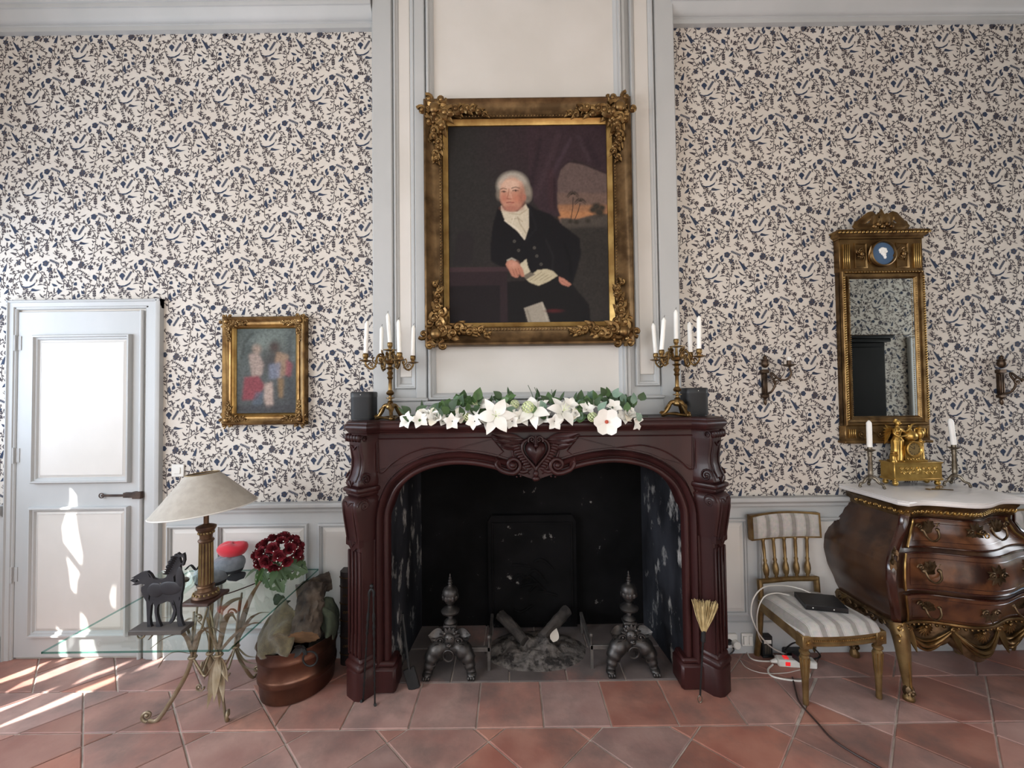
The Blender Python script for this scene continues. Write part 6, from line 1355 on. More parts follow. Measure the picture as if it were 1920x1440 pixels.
for k in range(5): a = PI*.3*k; hb_.leaf(cl_(P(566, 1215, 2.02)), Rinv @ V((math.cos(a), -.3, math.sin(a)-.5)), Rinv @ V((0, -1, 0)), .05, .025, .7, th=.004)
hb_.build('handle_boss', 'cast_iron', cb, smooth=60)
log('firewood_log', P(569, 1196, 2.025), P(589, 1100, 2.20), .068, .060, 'bark', 'cutwood', 'thick bark covered log standing in the copper tub', 'log', wob=.22, seed=8, grp='logs in the copper tub')
log('firewood_log', P(556, 1112, 2.21), P(620, 1090, 2.30), .040, .046, 'bark', 'cutwood', 'shorter log lying across the top of the log pile', 'log', wob=.22, seed=12, grp='logs in the copper tub')
log('firewood_log', P(600, 1215, 2.22), P(612, 1150, 2.28), .055, .05, 'bark', 'cutwood', 'log deep in the tub beside the folded canvas', 'log', seed=17, grp='logs in the copper tub')
def cloth(name, grid, m, lab, cat):
    G_ = [crom([P(*q) for q in row], 6) for row in grid]; cols = len(G_[0]); fin = [crom([G_[r][c] for r in range(len(G_))], 6) for c in range(cols)]
    mb = MB(); mb.loft([[p+V((0, .034*noise.noise(p*12)+.012*noise.noise(p*28), .022*noise.noise(p*13)+.008*noise.noise(p*30))) for p in col] for col in fin], closed=False, caps=False); o = mb.build(name, m, smooth=60)
    md = o.modifiers.new('solid', 'SOLIDIFY'); md.thickness = .004; return tag(o, lab, cat)
cloth('burlap_sack', [[(515, 1142, 2.20), (530, 1124, 2.17), (548, 1128, 2.12), (553, 1150, 2.06)], [(500, 1165, 2.16), (516, 1150, 2.10), (538, 1155, 2.05), (551, 1180, 2.02)], [(484, 1195, 2.12), (500, 1188, 2.04), (524, 1185, 2.00), (549, 1202, 1.99)], [(474, 1218, 2.09), (494, 1222, 2.02), (520, 1223, 1.985), (545, 1218, 1.985)], [(478, 1226, 2.10), (496, 1232, 2.03), (520, 1231, 1.99), (541, 1226, 1.99)]], 'burlap', 'tan burlap sack spilling over the rim of the copper tub', 'sack')
cloth('canvas_fold', [[(598, 1130, 2.20), (612, 1120, 2.20), (628, 1128, 2.24), (636, 1150, 2.28)], [(594, 1150, 2.16), (606, 1140, 2.14), (624, 1148, 2.16), (634, 1168, 2.22)], [(600, 1172, 2.14), (612, 1165, 2.10), (622, 1172, 2.12), (630, 1185, 2.20)], [(606, 1186, 2.14), (614, 1190, 2.10), (620, 1190, 2.12), (626, 1196, 2.2)]], 'leaf_grey', 'folded grey green canvas beside the standing log', 'cloth').data.materials[0] = MATS['burlap_green'] if 'burlap_green' in MATS else mat('burlap_green', '474f3f', '394034', rough=.95, scale=30, bump=.4, bscale=160)
cloth('canvas_scrap', [[(513, 1118, 2.26), (522, 1114, 2.26), (532, 1118, 2.25)], [(512, 1126, 2.24), (524, 1128, 2.22), (536, 1126, 2.22)], [(520, 1130, 2.24), (530, 1134, 2.22), (545, 1128, 2.22)]], 'burlap_green', 'small green canvas flap behind the burlap sack', 'cloth')
# tall book standing between tub and pillar
bkx = P(646, 1150, 2.31).x; bk = thing('tall_book', 'tall black leather book with gilt bands standing behind the copper tub', 'book', (bkx+.015, 2.342, 0))
MB().loft([[(.05*math.cos(a)*1.0, -.03*math.sin(a) if math.sin(a) > 0 else .035, z) for a in [PI*k/12 for k in range(13)]]+[(-.05, .05, z), (.05, .05, z)] for z in (0, .50)]).build('binding', 'book_black', bk, smooth=40)
for z in (.06, .15, .24, .33, .42, .47): MB().tube([(.0515*math.cos(a), -.0315*math.sin(a), z) for a in [PI*k/12 for k in range(13)]], .0028, 5).build('gilt_band', 'gilt_dark', bk)
for z in (.105, .285, .375):
    mb = MB()
    for k in range(4): mb.scroll((-.018+.012*k, -.0305, z), (1, 0, 0), (0, 0, 1), .010, 1.2, .0018, n=10, k=4)
    mb.build('gilt_tooling', 'gilt_dark', bk)
# ------------------------------------------------------------------ bombe commode
CX, CZT = 2.155, 0.93
cm_ = thing('commode', 'bombe walnut commode with three drawers, gilt mounts and carved gilt apron', 'commode', (CX, YW-.012, 0), math.radians(1.5))
def itp(z, tab):
    for (a, *p), (b, *q) in zip(tab[:-1], tab[1:]):
        if a <= z <= b:
            t = (z-a)/(b-a); t = t*t*(3-2*t)*.5+t*.5; return [u_+(v_-u_)*t for u_, v_ in zip(p, q)]
    return tab[-1][1:] if z > tab[-1][0] else tab[0][1:]
TAB = [(.33, .340, .400), (.40, .370, .435), (.50, .412, .470), (.58, .428, .482), (.645, .422, .478), (.69, .396, .460), (.725, .350, .428), (.77, .305, .400), (.82, .278, .390), (.87, .278, .398), (.90, .284, .405)]
def S(u, z, off=0.0):
    w, d = itp(z, TAB); return V((w*u*.93, -(d*(.925+.085*math.cos(4.2*u))+off), z))
def ring(z, off=0.0):
    w, d = itp(z, TAB); pts = [(-w*.97, 0, z)]
    for t in (.25, .5, .75): pts.append((-w*(1+.015*math.sin(PI*t))-off, -d*.86*t, z))
    pts.append((-w-off, -d*.84, z))
    for k in range(25): p = S(-1+2*k/24, z, off); pts.append((p.x, p.y, z))
    pts.append((w+off, -d*.84, z))
    for t in (.75, .5, .25): pts.append((w*(1+.015*math.sin(PI*t))+off, -d*.86*t, z))
    pts.append((w*.97, 0, z)); return pts
zs = [.33+.57*k/30 for k in range(31)]
MB().loft([ring(z) for z in zs]).build('carcass', 'walnut', cm_, smooth=40)
def drawer(z0, z1, key):
    g = bpy.data.objects.new('drawer', None); COL.objects.link(g); g.parent = cm_
    nu, nz = 26, 10; U = .90; A = [[S(-U+2*U*i/nu, z0+(z1-z0)*j/nz, .011) for i in range(nu+1)] for j in range(nz+1)]; B = [[S(-U+2*U*i/nu, z0+(z1-z0)*j/nz, -.004) for i in range(nu+1)] for j in range(nz+1)]
    mb = MB(); mb.loft(A, closed=False, caps=False)
    def edge(f): 
        a = [f(A, k) for k in range(200) if f(A, k) is not None]; b = [f(B, k) for k in range(200) if f(B, k) is not None]; mb.loft([a, b], closed=False, caps=False)
    edge(lambda M_, k: M_[0][k] if k <= nu else None); edge(lambda M_, k: M_[-1][k] if k <= nu else None); edge(lambda M_, k: M_[k][0] if k <= nz else None); edge(lambda M_, k: M_[k][-1] if k <= nz else None)
    mb.build('front', 'walnut_burl', g, smooth=40)
    ln = [S(-U+2*U*i/nu, z0, .012) for i in range(nu+1)]+[S(U, z0+(z1-z0)*j/nz, .012) for j in range(1, nz+1)]+[S(U-2*U*i/nu, z1, .012) for i in range(1, nu+1)]+[S(-U, z1-(z1-z0)*j/nz, .012) for j in range(1, nz)]
    MB().tube(ln, .0042, 6, loop=True).build('edge_moulding', 'walnut_dark', g)
    for e in (-1, 1): MB().tube([S(e*U, z0+(z1-z0)*j/nz, .013) for j in range(nz+1)], .005, 6).build('gilt_edge', 'gilt_bright', g)
    i_ = .022; U2 = U-.08
    ln = [S(-U2+2*U2*i/nu, z0+i_, .0112) for i in range(nu+1)]+[S(U2, z0+i_+(z1-z0-2*i_)*j/nz, .0112) for j in range(1, nz+1)]+[S(U2-2*U2*i/nu, z1-i_, .0112) for i in range(1, nu+1)]+[S(-U2, z1-i_-(z1-z0-2*i_)*j/nz, .0112) for j in range(1, nz)]
    MB().tube(ln, .0014, 4, loop=True).build('inlay_line', 'walnut_dark', g)
    zm = (z0+z1)/2+.01
    for s_ in (-.60, .60):
        c = S(s_, zm, .014)
        mb = MB(); mb.T = Matrix.Translation(c) @ Matrix.Scale(1.4, 4) @ Matrix.Translation(-c)
        for e in (-1, 1):
            for k in range(4): a = PI/2+e*(.5+.5*k); mb.leaf(c+V((e*.022, 0, 0)), (math.cos(a), -.35, math.sin(a)), (0, -1, 0), .032, .013, -.6, th=.003)
            mb.scroll(c+V((e*.034, -.004, .012)), (e, 0, 0), (0, 0, 1), .012, 1.3, .003, n=12, k=5); mb.ell(c+V((e*.026, -.006, 0)), .007, 7, 6)
        for k in range(3): mb.leaf(c+V((0, -.002, .0)), ((k-1)*.6, -.3, 1), (0, -1, 0), .034, .014, -.5, th=.003)
        mb.tube(crom([c+V((-.026, -.010, 0)), c+V((-.02, -.018, -.022)), c+V((0, -.02, -.034)), c+V((.02, -.018, -.022)), c+V((.026, -.010, 0))], 5), .0034, 6)
        mb.build('handle', 'ormolu', g, smooth=60)
    c = S(0, zm, .014); mb = MB(); mb.T = Matrix.Translation(c) @ Matrix.Scale(1.25, 4) @ Matrix.Translation(-c)
    for k in range(9): a = 2*PI*k/9; mb.leaf(c+V((.006*math.cos(a), 0, .006*math.sin(a))), (math.cos(a), -.25, math.sin(a)), (0, -1, 0), .034, .015, -.5, th=.003)
    mb.scroll(c+V((-.02, -.004, 0)), (-1, 0, 0), (0, 0, 1), .014, 1.3, .003, n=12, k=5); mb.scroll(c+V((.02, -.004, 0)), (1, 0, 0), (0, 0, 1), .014, 1.3, .003, n=12, k=5); mb.build('escutcheon', 'ormolu', g, smooth=60)
    if key:
        mb = MB(); mb.tube([c+V((0, -.005, 0)), c+V((0, -.035, 0))], .003, 6); mb.tube([c+V((.002+.010*math.cos(a), -.044, .010*math.sin(a))) for a in [2*PI*k/12 for k in range(12)]], .003, 6, loop=True); mb.build('key', 'gilt_bright', g)
drawer(.712, .832, True); drawer(.525, .690, False); drawer(.350, .500, False)
# frieze band
fb_ = MB(); rg_ = [ring(z, o) for z, o in ((.840, .0), (.842, .010), (.850, .013), (.856, .011), (.880, .017), (.890, .022), (.897, .024), (.90, .012))]; fb_.loft(rg_, closed=False, caps=False); fb_.build('gilt_frieze', 'gilt_dark', cm_, smooth=40)
fo = MB(); rr = ring(.869, .016)
for k in range(1, len(rr)-1):
    a, b = V(rr[k]), V(rr[k+1]); n_ = max(1, int((b-a).length/.024))
    for j in range(n_):
        p = a+(b-a)*(j+.5)/n_; t_ = (b-a).normalized(); o_ = V((t_.y, -t_.x, 0)); o_ = o_ if o_.y < 0 or abs(o_.x) > .5 else -o_
        fo.scroll(p, t_, (0, 0, 1 if j % 2 else -1), .0145, 1.2, .0042, n=9, k=4)
fo.build('frieze_relief', 'gilt_bright', cm_, smooth=60)['kind'] = 'stuff'
# corner mounts
for s_ in (-1, 1):
    mb = MB(); pts = []
    for k in range(14):
        z = .35+.50*k/13; w, d = itp(z, TAB); pts.append(V((s_*(w*.985), -d*.875, z)))
    mb.tube(pts, [.018]*14, 6, flat=.35, up=(s_, -1, 0)); mb.build('corner_pilaster', 'walnut_dark', cm_, smooth=50)
    mb = MB()
    for k in range(4):
        p = pts[8+k//2]+V((s_*.004, -.012, .02*(k % 2))); mb.scroll(p, (.7, -.7*s_, 0), (0, 0, 1), .018, 1.3, .005, n=12, k=5, a0=k); mb.leaf(p, (0, -.1, -1), (s_*.5, -1, 0), .055, .026, -.3, th=.004)
    mb.build('corner_mount', 'ormolu', cm_, smooth=60)
# marble
mpl = [V((-.305, 0, 0)), V((-.307, -.20, 0)), V((-.312, -.355, 0)), V((-.288, -.388, 0))]+[V((.308*u*.93, -(.420*(.925+.085*math.cos(4.2*u))+.018), 0)) for u in [-.9+1.8*k/20 for k in range(21)]]+[V((.288, -.388, 0)), V((.312, -.355, 0)), V((.307, -.20, 0)), V((.305, 0, 0))]
def mring(g, z): return [(p.x*(1+g/.34), p.y*(1+g/.40) if p.y < 0 else 0, z) for p in mpl]
MB().loft([mring(-.004, .900), mring(.004, .903), mring(.008, .910), mring(.008, .918), mring(.004, .922), mring(.010, .924), mring(.011, .928), mring(.007, CZT)]).build('marble_top', 'marble', cm_, smooth=35)
# carved apron
ap = MB(); top_ = []; bot = []; nA = 60
def zlow(u): return .275-.075*abs(math.cos(1.5*PI*u))**.7*(1-.35*abs(u))-.02*math.cos(PI*u)
A1 = [S(-1+2*k/nA, .345, .014) for k in range(nA+1)]; A2 = [S(-1+2*k/nA, .335, .004) for k in range(nA+1)]
rows = []
for t, o in ((0, .012), (.15, .020), (.4, .014), (.7, .022), (1, .012)):
    rows.append([V((p.x*(1+.02*t), p.y-o+.012, .348+(zlow(-1+2*k/nA)-.348)*t)) for k, p in enumerate([S(-1+2*k/nA, .345) for k in range(nA+1)])])
rows += [[p+V((0, .03, 0)) for p in rows[-1]], [p+V((0, .03, 0)) for p in rows[0]]]
ap.loft([[rows[r][k] for r in range(len(rows))] for k in range(nA+1)]); ap.build('apron', 'ormolu', cm_, smooth=50)
ao = MB()
ao.tube([S(-1+2*k/40, .350, .018) for k in range(41)], .007, 6)
for k in range(26): ao.ell(S(-.95+1.9*k/25, .333, .016), (.007, .007, .008), 6, 5)
for u0, u1 in ((-.95, -.35), (-.35, .35), (.35, .95)):
    for off, dz, r_ in ((.026, .085, .009), (.024, .105, .007), (.020, .065, .006)):
        ao.tube([S(u0+(u1-u0)*k/16, .335, off)*1+V((0, 0, -dz*math.sin(PI*k/16)-.012)) for k in range(17)], [r_*(.5+.7*math.sin(PI*k/16)) for k in range(17)], 6)
    c = S(u0, .335, .026); ao.leaf(c+V((0, 0, .01)), (.12, -.1, -1), (0, -1, 0), .12, .03, .3, th=.008); ao.scroll(c+V((0, -.004, -.01)), (1, 0, 0), (0, 0, 1), .018, 1.4, .005, n=14, k=5)
    m_ = S((u0+u1)/2, .335, .018)
    for k in range(9): a = -PI/2+(k-4)*.3; ao.leaf(m_+V((0, -.004, -.004)), (math.cos(a), -.15, math.sin(a)), (0, -1, 0), .055-.003*abs(k-4), .014, -.3, fold=.5, th=.004)
    ao.ell(m_+V((0, -.012, -.008)), (.009, .007, .009), 7, 6)
ao.build('apron_carving', 'gilt', cm_, smooth=60)
for s_ in (-1, 1):                               # side aprons
    mb = MB(); w = .35
    rows = [[(s_*(w+o), -.34*k/12-.01, .348+((.285-.03*math.sin(PI*k/12*2))-.348)*t) for k in range(13)] for t, o in ((0, 0), (.3, .012), (.7, .006), (1, 0))]; rows += [[(x-s_*.03, y, z) for x, y, z in rows[-1]], [(x-s_*.03, y, z) for x, y, z in rows[0]]]
    mb.loft([[rows[r][k] for r in range(len(rows))] for k in range(13)])
    for k in range(6): mb.scroll((s_*(w+.012), -.05-.05*k, .32), (0, -1, 0), (0, 0, 1 if k % 2 else -1), .02, 1.3, .005, n=12, k=5)
    mb.build('side_apron', 'ormolu', cm_, smooth=50)
# legs
for s_ in (-1, 1):
    for fr_ in (1, 0):
        mb = MB()
        if fr_: pts = crom([(s_*.325, -.345, .34), (s_*.33, -.368, .27), (s_*.325, -.374, .18), (s_*.32, -.378, .09), (s_*.32, -.384, .035), (s_*.322, -.388, .0)], 5)
        else: pts = crom([(s_*.325, -.06, .34), (s_*.33, -.055, .26), (s_*.315, -.05, .15), (s_*.30, -.05, .06), (s_*.295, -.055, .0)], 5)
        n_ = len(pts); mb.tube(pts, [.040-.026*min(1, i/(n_*.72)) if i < n_*.8 else .016+.008*math.sin(PI*(i-n_*.8)/(n_*.2)) for i in range(n_)], 9); mb.build('leg', 'gilt_wood', cm_, smooth=60)
        mb = MB(); f = pts[-4]
        for k in range(8): a = 2*PI*k/8; mb.leaf(f+V((.014*math.cos(a), .014*math.sin(a), .05)), (math.cos(a)*.5, math.sin(a)*.5, -1), (math.cos(a), math.sin(a), .3), .045, .018, -.7, th=.003)
        mb.scroll(f+V((0, -.022, .02)), (s_, 0, 0), (0, 0, 1), .018, 1.2, .006, n=12, k=5); mb.ell(V((pts[-1].x, pts[-1].y, .014)), (.017, .017, .014), 9, 6); mb.build('sabot', 'ormolu', cm_, smooth=60)
        if fr_:
            mb = MB(); k0 = pts[1]
            for k in range(7): mb.scroll(pts[k]+V((s_*.02*(k % 2), -.034+.003*k, 0)), (1, 0, 0), (0, 0, 1), .016, 1.2, .005, n=10, k=5, a0=k)
            mb.tube([p+V((0, -.024+.012*min(1, i/n_), 0)) for i, p in enumerate(pts[4:int(n_*.75)])], .0055, 6); mb.build('knee_mount', 'gilt_bright', cm_, smooth=60)
# ------------------------------------------------------------------ gilt clock
ckx = (P(1678, 890, 2.30).x+P(1767, 890, 2.30).x)/2
ck = thing('mantel_clock', 'gilt Empire clock with winged figure, round dial and urn column on the commode', 'clock', (ckx, 2.345, CZT+.004))
G1, G2 = 'clock_gilt', 'gilt'
for x in (-.115, .115):
    for y in (-.03, .03): MB().ell((x, y, .012), (.014, .014, .014), 12, 8).lathe([(0, .022), (.012, .022), (.012, .03), (0, .03)], (x, y, 0), 10).build('ball_foot', G1, ck)
MB().box(-.13, .13, -.045, .045, .028, .125, .003).box(-.134, .134, -.049, .049, .120, .128, .002).box(-.133, .133, -.048, .048, .028, .04, .002).build('plinth', G1, ck)
pr_ = MB()
for e in (-1, 1):
    for k in range(5): pr_.scroll((e*(.03+.015*k), -.047, .083+.010*(-1)**k), (e, 0, 0), (0, 0, (-1)**k), .011, 1.3, .0028, n=12, k=5); pr_.ell((e*(.028+.016*k), -.047, .076), (.006, .003, .004), 6, 5)
for k in range(8): a = PI*k/7; pr_.leaf((0, -.046, .07), (math.cos(a), -.2, math.sin(a)), (0, -1, 0), .034, .012, -.4, th=.002)
pr_.ell((0, -.048, .085), (.01, .005, .012), 8, 6); pr_.build('plinth_relief', G1, ck, smooth=60)
dx_ = P(1713.5, 842, 2.31).x-ckx; dz_ = P(1713.5, 842, 2.31).z-CZT-.004
MB().prism([(dx_-.045, .128), (dx_+.045, .128), (dx_+.045, dz_)]+[(dx_+.045*math.cos(a), dz_+.045*math.sin(a)) for a in [PI*k/12 for k in range(13)]][1:-1]+[(dx_-.045, dz_)], -.032, .035).box(dx_-.055, dx_+.075, -.036, .04, .128, .136, .002).build('case', G1, ck, smooth=35)
MB().lathe([(.034, -.034), (.042, -.036), (.044, -.042), (.040, -.046), (.035, -.042), (.033, -.038)], (dx_, 0, dz_), 32, axis='y').build('bezel', G1, ck)
MB().lathe([(0, -.034), (.035, -.034), (.035, -.038), (0, -.038)], (dx_, 0, dz_), 32, axis='y').build('dial', 'dial', ck)
nm_ = MB()
for k in range(12): a = 2*PI*k/12; q = V((math.sin(a), 0, math.cos(a))); c = V((dx_, -.0385, dz_)); nm_.tube([c+q*.025, c+q*.031], .0013, 4)
nm_.build('hour_marks', 'wick', ck)['kind'] = 'stuff'
for ang, L_, w_ in ((-.03, .017, .0014), (-1.05, .026, .001)): c = V((dx_, -.040, dz_)); MB().tube([c, c+V((math.sin(ang), 0, math.cos(ang)))*L_], w_, 4).build('hand', 'wick', ck)
br_ = MB()
for k in range(5): br_.scroll((dx_-.03+.015*k, -.034, .146), (1, 0, 0), (0, 0, (-1)**k), .009, 1.3, .0025, n=10, k=5)
br_.build('case_relief', G1, ck, smooth=60)
lxx, lzz = P(1715, 817, 2.31).x-ckx, P(1715, 817, 2.31).z-CZT-.004
MB().lathe([(0, -.034), (.018, -.032), (.032, -.018), (.036, -.002), (.030, .014), (.014, .024), (.008, .034), (.006, .055), (0, .056)], (lxx, -.005, lzz), 18).build('lyre_vessel', G1, ck)
ux = P(1737, 840, 2.31).x-ckx
MB().lathe([(0, .128), (.024, .128), (.024, .136), (.019, .14), (.0165, .146), (.0155, .225), (.019, .229), (.022, .234), (.022, .240), (0, .240)], (ux, 0, 0), 18).build('column', G1, ck)
u_ = MB().lathe([(0, .24), (.012, .24), (.006, .250), (.012, .256), (.019, .272), (.020, .284), (.014, .294), (.010, .300), (.017, .308), (.018, .312), (.006, .316), (0, .322)], (ux, 0, 0), 16)
for e in (-1, 1): u_.tube(crom([(ux+e*.018, 0, .276), (ux+e*.028, 0, .29), (ux+e*.026, 0, .306), (ux+e*.014, 0, .305)], 4), .0025, 6)
u_.build('urn', G1, ck, smooth=50)
# winged figure, one continuous body
fx = P(1692, 830, 2.30).x-ckx; fz_ = .135
bd_ = MB()
sk = [(.026, .030, 0), (.027, .030, .02), (.024, .026, .06), (.027, .026, .09), (.029, .025, .108), (.022, .019, .125), (.016, .014, .138), (.019, .016, .150), (.023, .018, .164), (.021, .015, .174), (.010, .009, .182), (.007, .007, .190)]
bd_.loft([[(fx+.010*math.sin(z*9)+a*(1+.10*math.cos(9*t)*(z < .11))*math.cos(t), -.005+b*(1+.10*math.cos(9*t)*(z < .11))*math.sin(t), fz_+z) for t in [2*PI*k/30 for k in range(30)]] for a, b, z in sk])
hx = fx+.010*math.sin(.19*9); bd_.ell((hx+.002, -.008, fz_+.203), (.012, .013, .016), 12, 9); bd_.ell((hx, .002, fz_+.210), (.013, .012, .012), 10, 8); bd_.ell((hx+.008, -.020, fz_+.202), (.004, .004, .005), 6, 5); bd_.ell((hx-.002, .0, fz_+.222), (.007, .007, .006), 8, 6)
for e in (-1, 1): bd_.ell((hx+e*.008, -.018, fz_+.160), (.008, .007, .008), 8, 6)
sh_ = fz_+.170
bd_.tube(crom([(hx+.018, -.008, sh_), (hx+.036, -.014, sh_-.014), (hx+.056, -.018, sh_+.002), (hx+.068, -.018, sh_+.022), (hx+.080, -.018, sh_+.030)], 5), [.0075]*6+[.006]*6+[.005]*6+[.004]*3, 8)
for k in range(4): bd_.tube([(hx+.078, -.018+.003*(k-1.5), sh_+.029), (hx+.090, -.019+.004*(k-1.5), sh_+.031-.002*k)], [.0024, .0015], 5)
bd_.tube(crom([(hx-.018, -.008, sh_), (hx-.026, -.018, sh_-.026), (hx-.006, -.030, sh_-.038), (hx+.026, -.028, sh_-.034)], 5), [.0075]*5+[.006]*5+[.005]*5+[.0045], 8); bd_.ell((hx+.030, -.028, sh_-.033), (.007, .005, .005), 7, 6)
fg = bd_.build('figure', G1, ck, smooth=70); md = fg.modifiers.new('fuse', 'REMESH'); md.mode = 'VOXEL'; md.voxel_size = .0022; md.use_smooth_shade = True
wg = MB()
for k in range(7): wg.leaf((hx-.016-.003*k, .008, sh_-.004-.004*k), (-.75-.02*k, .1, .55-.28*k), (0, -1, 0), .050-.002*k, .017, .2, th=.003)
for k in range(6): wg.leaf((hx-.022-.004*k, .006, sh_-.012-.004*k), (-.45, .1, -.5-.2*k), (0, -1, 0), .056, .016, -.1, th=.003)
wg.build('wing', G1, ck, smooth=60)
MB().lathe([(0, .128), (.014, .128), (.014, .134), (.011, .138), (.011, .160), (.015, .164), (.016, .170), (.010, .174), (.012, .184), (0, .186)], (fx-.030, -.022, 0), 12).build('altar', G1, ck)
MB().box(fx-.024, fx+.026, -.03, .03, .128, .136, .002).build('figure_base', G1, ck)
# ------------------------------------------------------------------ candlesticks on the commode
def stick(px, y, tx, lab, clab, h):
    x = P(px, 880, y).x; t = thing('candlestick', lab, 'candlestick', (x, y, CZT), 0, 'candlesticks beside the clock'); m = 'silvered'
    b = MB()
    for k in range(3):
        a = -PI/2+.5+2*PI*k/3; d = V((math.cos(a), math.sin(a), 0)); b.tube(crom([V((0, 0, .055)), d*.022+V((0, 0, .048)), d*.036+V((0, 0, .028)), d*.052+V((0, 0, .022)), d*.058+V((0, 0, .010))], 4), [.009]*4+[.008]*4+[.006]*4+[.007]*4+[.009], 7); b.ell(d*.058+V((0, 0, .007)), (.008, .008, .007), 8, 6)
    b.build('tripod', m, t, smooth=60)
    MB().lathe([(0, .045), (.016, .048), (.018, .058), (.010, .066), (.013, .074), (.011, .082), (.012, .09), (.0095, h-.06), (.012, h-.05), (.010, h-.044), (.013, h-.036), (.011, h-.03), (.024, h-.022), (.026, h-.018), (.012, h-.016), (.011, h), (0, h)], n=14).build('shaft', m, t)
    candle((x, y, CZT+h-.004), .145, clab, (0, tx), r=.0125)
stick(1632, 2.30, .0, 'slender bronze candlestick on commode on the fireplace side of the clock', 'white candle in the candlestick on the fireplace side of the clock', .222)
stick(1790, 2.31, -.10, 'slender bronze candlestick on commode on the far side of the clock', 'white leaning candle in the candlestick on the far side of the clock', .228)
sn = thing('candle_snuffer', 'small brass candle snuffer scissors lying on the marble top', 'snuffer', (P(1762, 917, 2.22).x, 2.22, CZT))
MB().tube([(-.05, .0, .004), (.02, -.006, .004)], .0025, 5).tube([(-.03, .012, .004), (.05, -.02, .004)], .0025, 5).tube([(-.058+.010*math.cos(a), .002+.010*math.sin(a), .004) for a in [2*PI*k/10 for k in range(10)]], .002, 5, loop=True).build('blades', 'brass', sn)
MB().box(0, .055, .0, .018, .002, .016, .003).build('snuff_box', 'brass', sn).rotation_euler = (0, 0, .5)
# ------------------------------------------------------------------ striped gilt chair
def stripe_mat(name, axis, freq, c1, c2, c3):
    m = bpy.data.materials.new(name); m.use_nodes = True; MATS[name] = m; N = m.node_tree.nodes; L_ = m.node_tree.links; b = N['Principled BSDF']; b.inputs['Roughness'].default_value = .85; b.inputs['Sheen Weight'].default_value = .3
    tc = N.new('ShaderNodeTexCoord'); sx = N.new('ShaderNodeSeparateXYZ'); L_.new(tc.outputs['Object'], sx.inputs[0]); ml = N.new('ShaderNodeMath'); ml.operation = 'MULTIPLY'; ml.inputs[1].default_value = freq; L_.new(sx.outputs[axis], ml.inputs[0])
    fr = N.new('ShaderNodeMath'); fr.operation = 'FRACT'; L_.new(ml.outputs[0], fr.inputs[0]); rp = N.new('ShaderNodeValToRGB'); rp.color_ramp.interpolation = 'CONSTANT'; e = rp.color_ramp.elements
    seq = [(0, c1), (.40, c3), (.43, c1), (.47, c2), (.80, c1), (.84, c3), (.88, c1)]
    e[0].color = (*srgb(seq[0][1]), 1); e[0].position = 0; e[1].position = seq[1][0]; e[1].color = (*srgb(seq[1][1]), 1)
    for p, c in seq[2:]: q = e.new(p); q.color = (*srgb(c), 1)
    L_.new(fr.outputs[0], rp.inputs[0]); nz = N.new('ShaderNodeTexNoise'); nz.inputs['Scale'].default_value = 55; mx = N.new('ShaderNodeMix'); mx.data_type = 'RGBA'; mx.blend_type = 'MULTIPLY'; mx.inputs['Factor'].default_value = .45
    L_.new(tc.outputs['Object'], nz.inputs['Vector']); L_.new(rp.outputs[0], mx.inputs['A']); L_.new(nz.outputs['Color'], mx.inputs['B']); hv = N.new('ShaderNodeHueSaturation'); hv.inputs['Saturation'].default_value = .45; hv.inputs['Value'].default_value = 1.25; L_.new(mx.outputs['Result'], hv.inputs['Color']); L_.new(hv.outputs[0], b.inputs['Base Color'])
stripe_mat('striped_fabric', 'X', 13.0, 'b5aa9d', '8b7f70', 'a09485')
ch = thing('side_chair', 'low gilt side chair with striped seat and spindle back holding the black box', 'chair', (1.518, 2.19, 0), math.radians(5), 'gilt striped side chairs')
GW = 'gilt_wood'
yb, yf, wb_, wf_ = .148, -.178, .165, .185; zr_ = .30
for s_ in (-1, 1):
    MB().lathe([(0, 0), (.011, 0), (.013, .012), (.012, .03), (.015, .12), (.019, .20), (.0195, .222), (.014, .228), (.022, .236), (.022, .244), (.015, .25), (.019, .258), (.019, .264), (0, .264)], (s_*wf_, yf, 0), 16, ribs=0).build('front_leg', GW, ch)
    for k in range(8): a = 2*PI*k/8; MB().tube([(s_*wf_+.0195*math.cos(a), yf+.0195*math.sin(a), .215), (s_*wf_+.015*math.cos(a), yf+.015*math.sin(a), .12)], [.0032, .001], 5).build('leg_reed', 'gilt_bright', ch)
    MB().box(s_*wf_-.025, s_*wf_+.025, yf-.025, yf+.025, .264, .325, .003).build('corner_block', GW, ch)
    rs = MB(); c = V((s_*wf_, yf-.026, .294)); rs.ell(c, (.006, .004, .006), 7, 5)
    for k in range(6): a = 2*PI*k/6; rs.leaf(c, (math.cos(a), -.2, math.sin(a)), (0, -1, 0), .016, .009, -.4, th=.002)
    rs.build('rosette', 'gilt_bright', ch)
    MB().tube(crom([(s_*wb_, yb+.045, 0), (s_*wb_, yb+.015, .16), (s_*wb_, yb, .32), (s_*wb_, yb+.005, .43)], 5), .015, 8).build('back_leg', GW, ch)
    MB().loft([[(s_*wf_-.012, yf+.02, .27), (s_*wf_+.012, yf+.02, .27), (s_*wf_+.012, yf+.02, .325), (s_*wf_-.012, yf+.02, .325)], [(s_*wb_-.012, yb, .27), (s_*wb_+.012, yb, .27), (s_*wb_+.012, yb, .325), (s_*wb_-.012, yb, .325)]]).build('side_rail', GW, ch)
def bow(x): return -.018*(1-(x/wf_)**2)
MB().loft([[(x, yf-.012+bow(x), .272), (x, yf-.016+bow(x), .276), (x, yf-.016+bow(x), .284), (x, yf-.010+bow(x), .288), (x, yf-.010+bow(x), .306), (x, yf-.018+bow(x), .312), (x, yf-.018+bow(x), .325), (x, yf+.012, .325), (x, yf+.012, .272)] for x in [-wf_+.024+(2*wf_-.048)*k/12 for k in range(13)]]).build('front_rail', GW, ch)
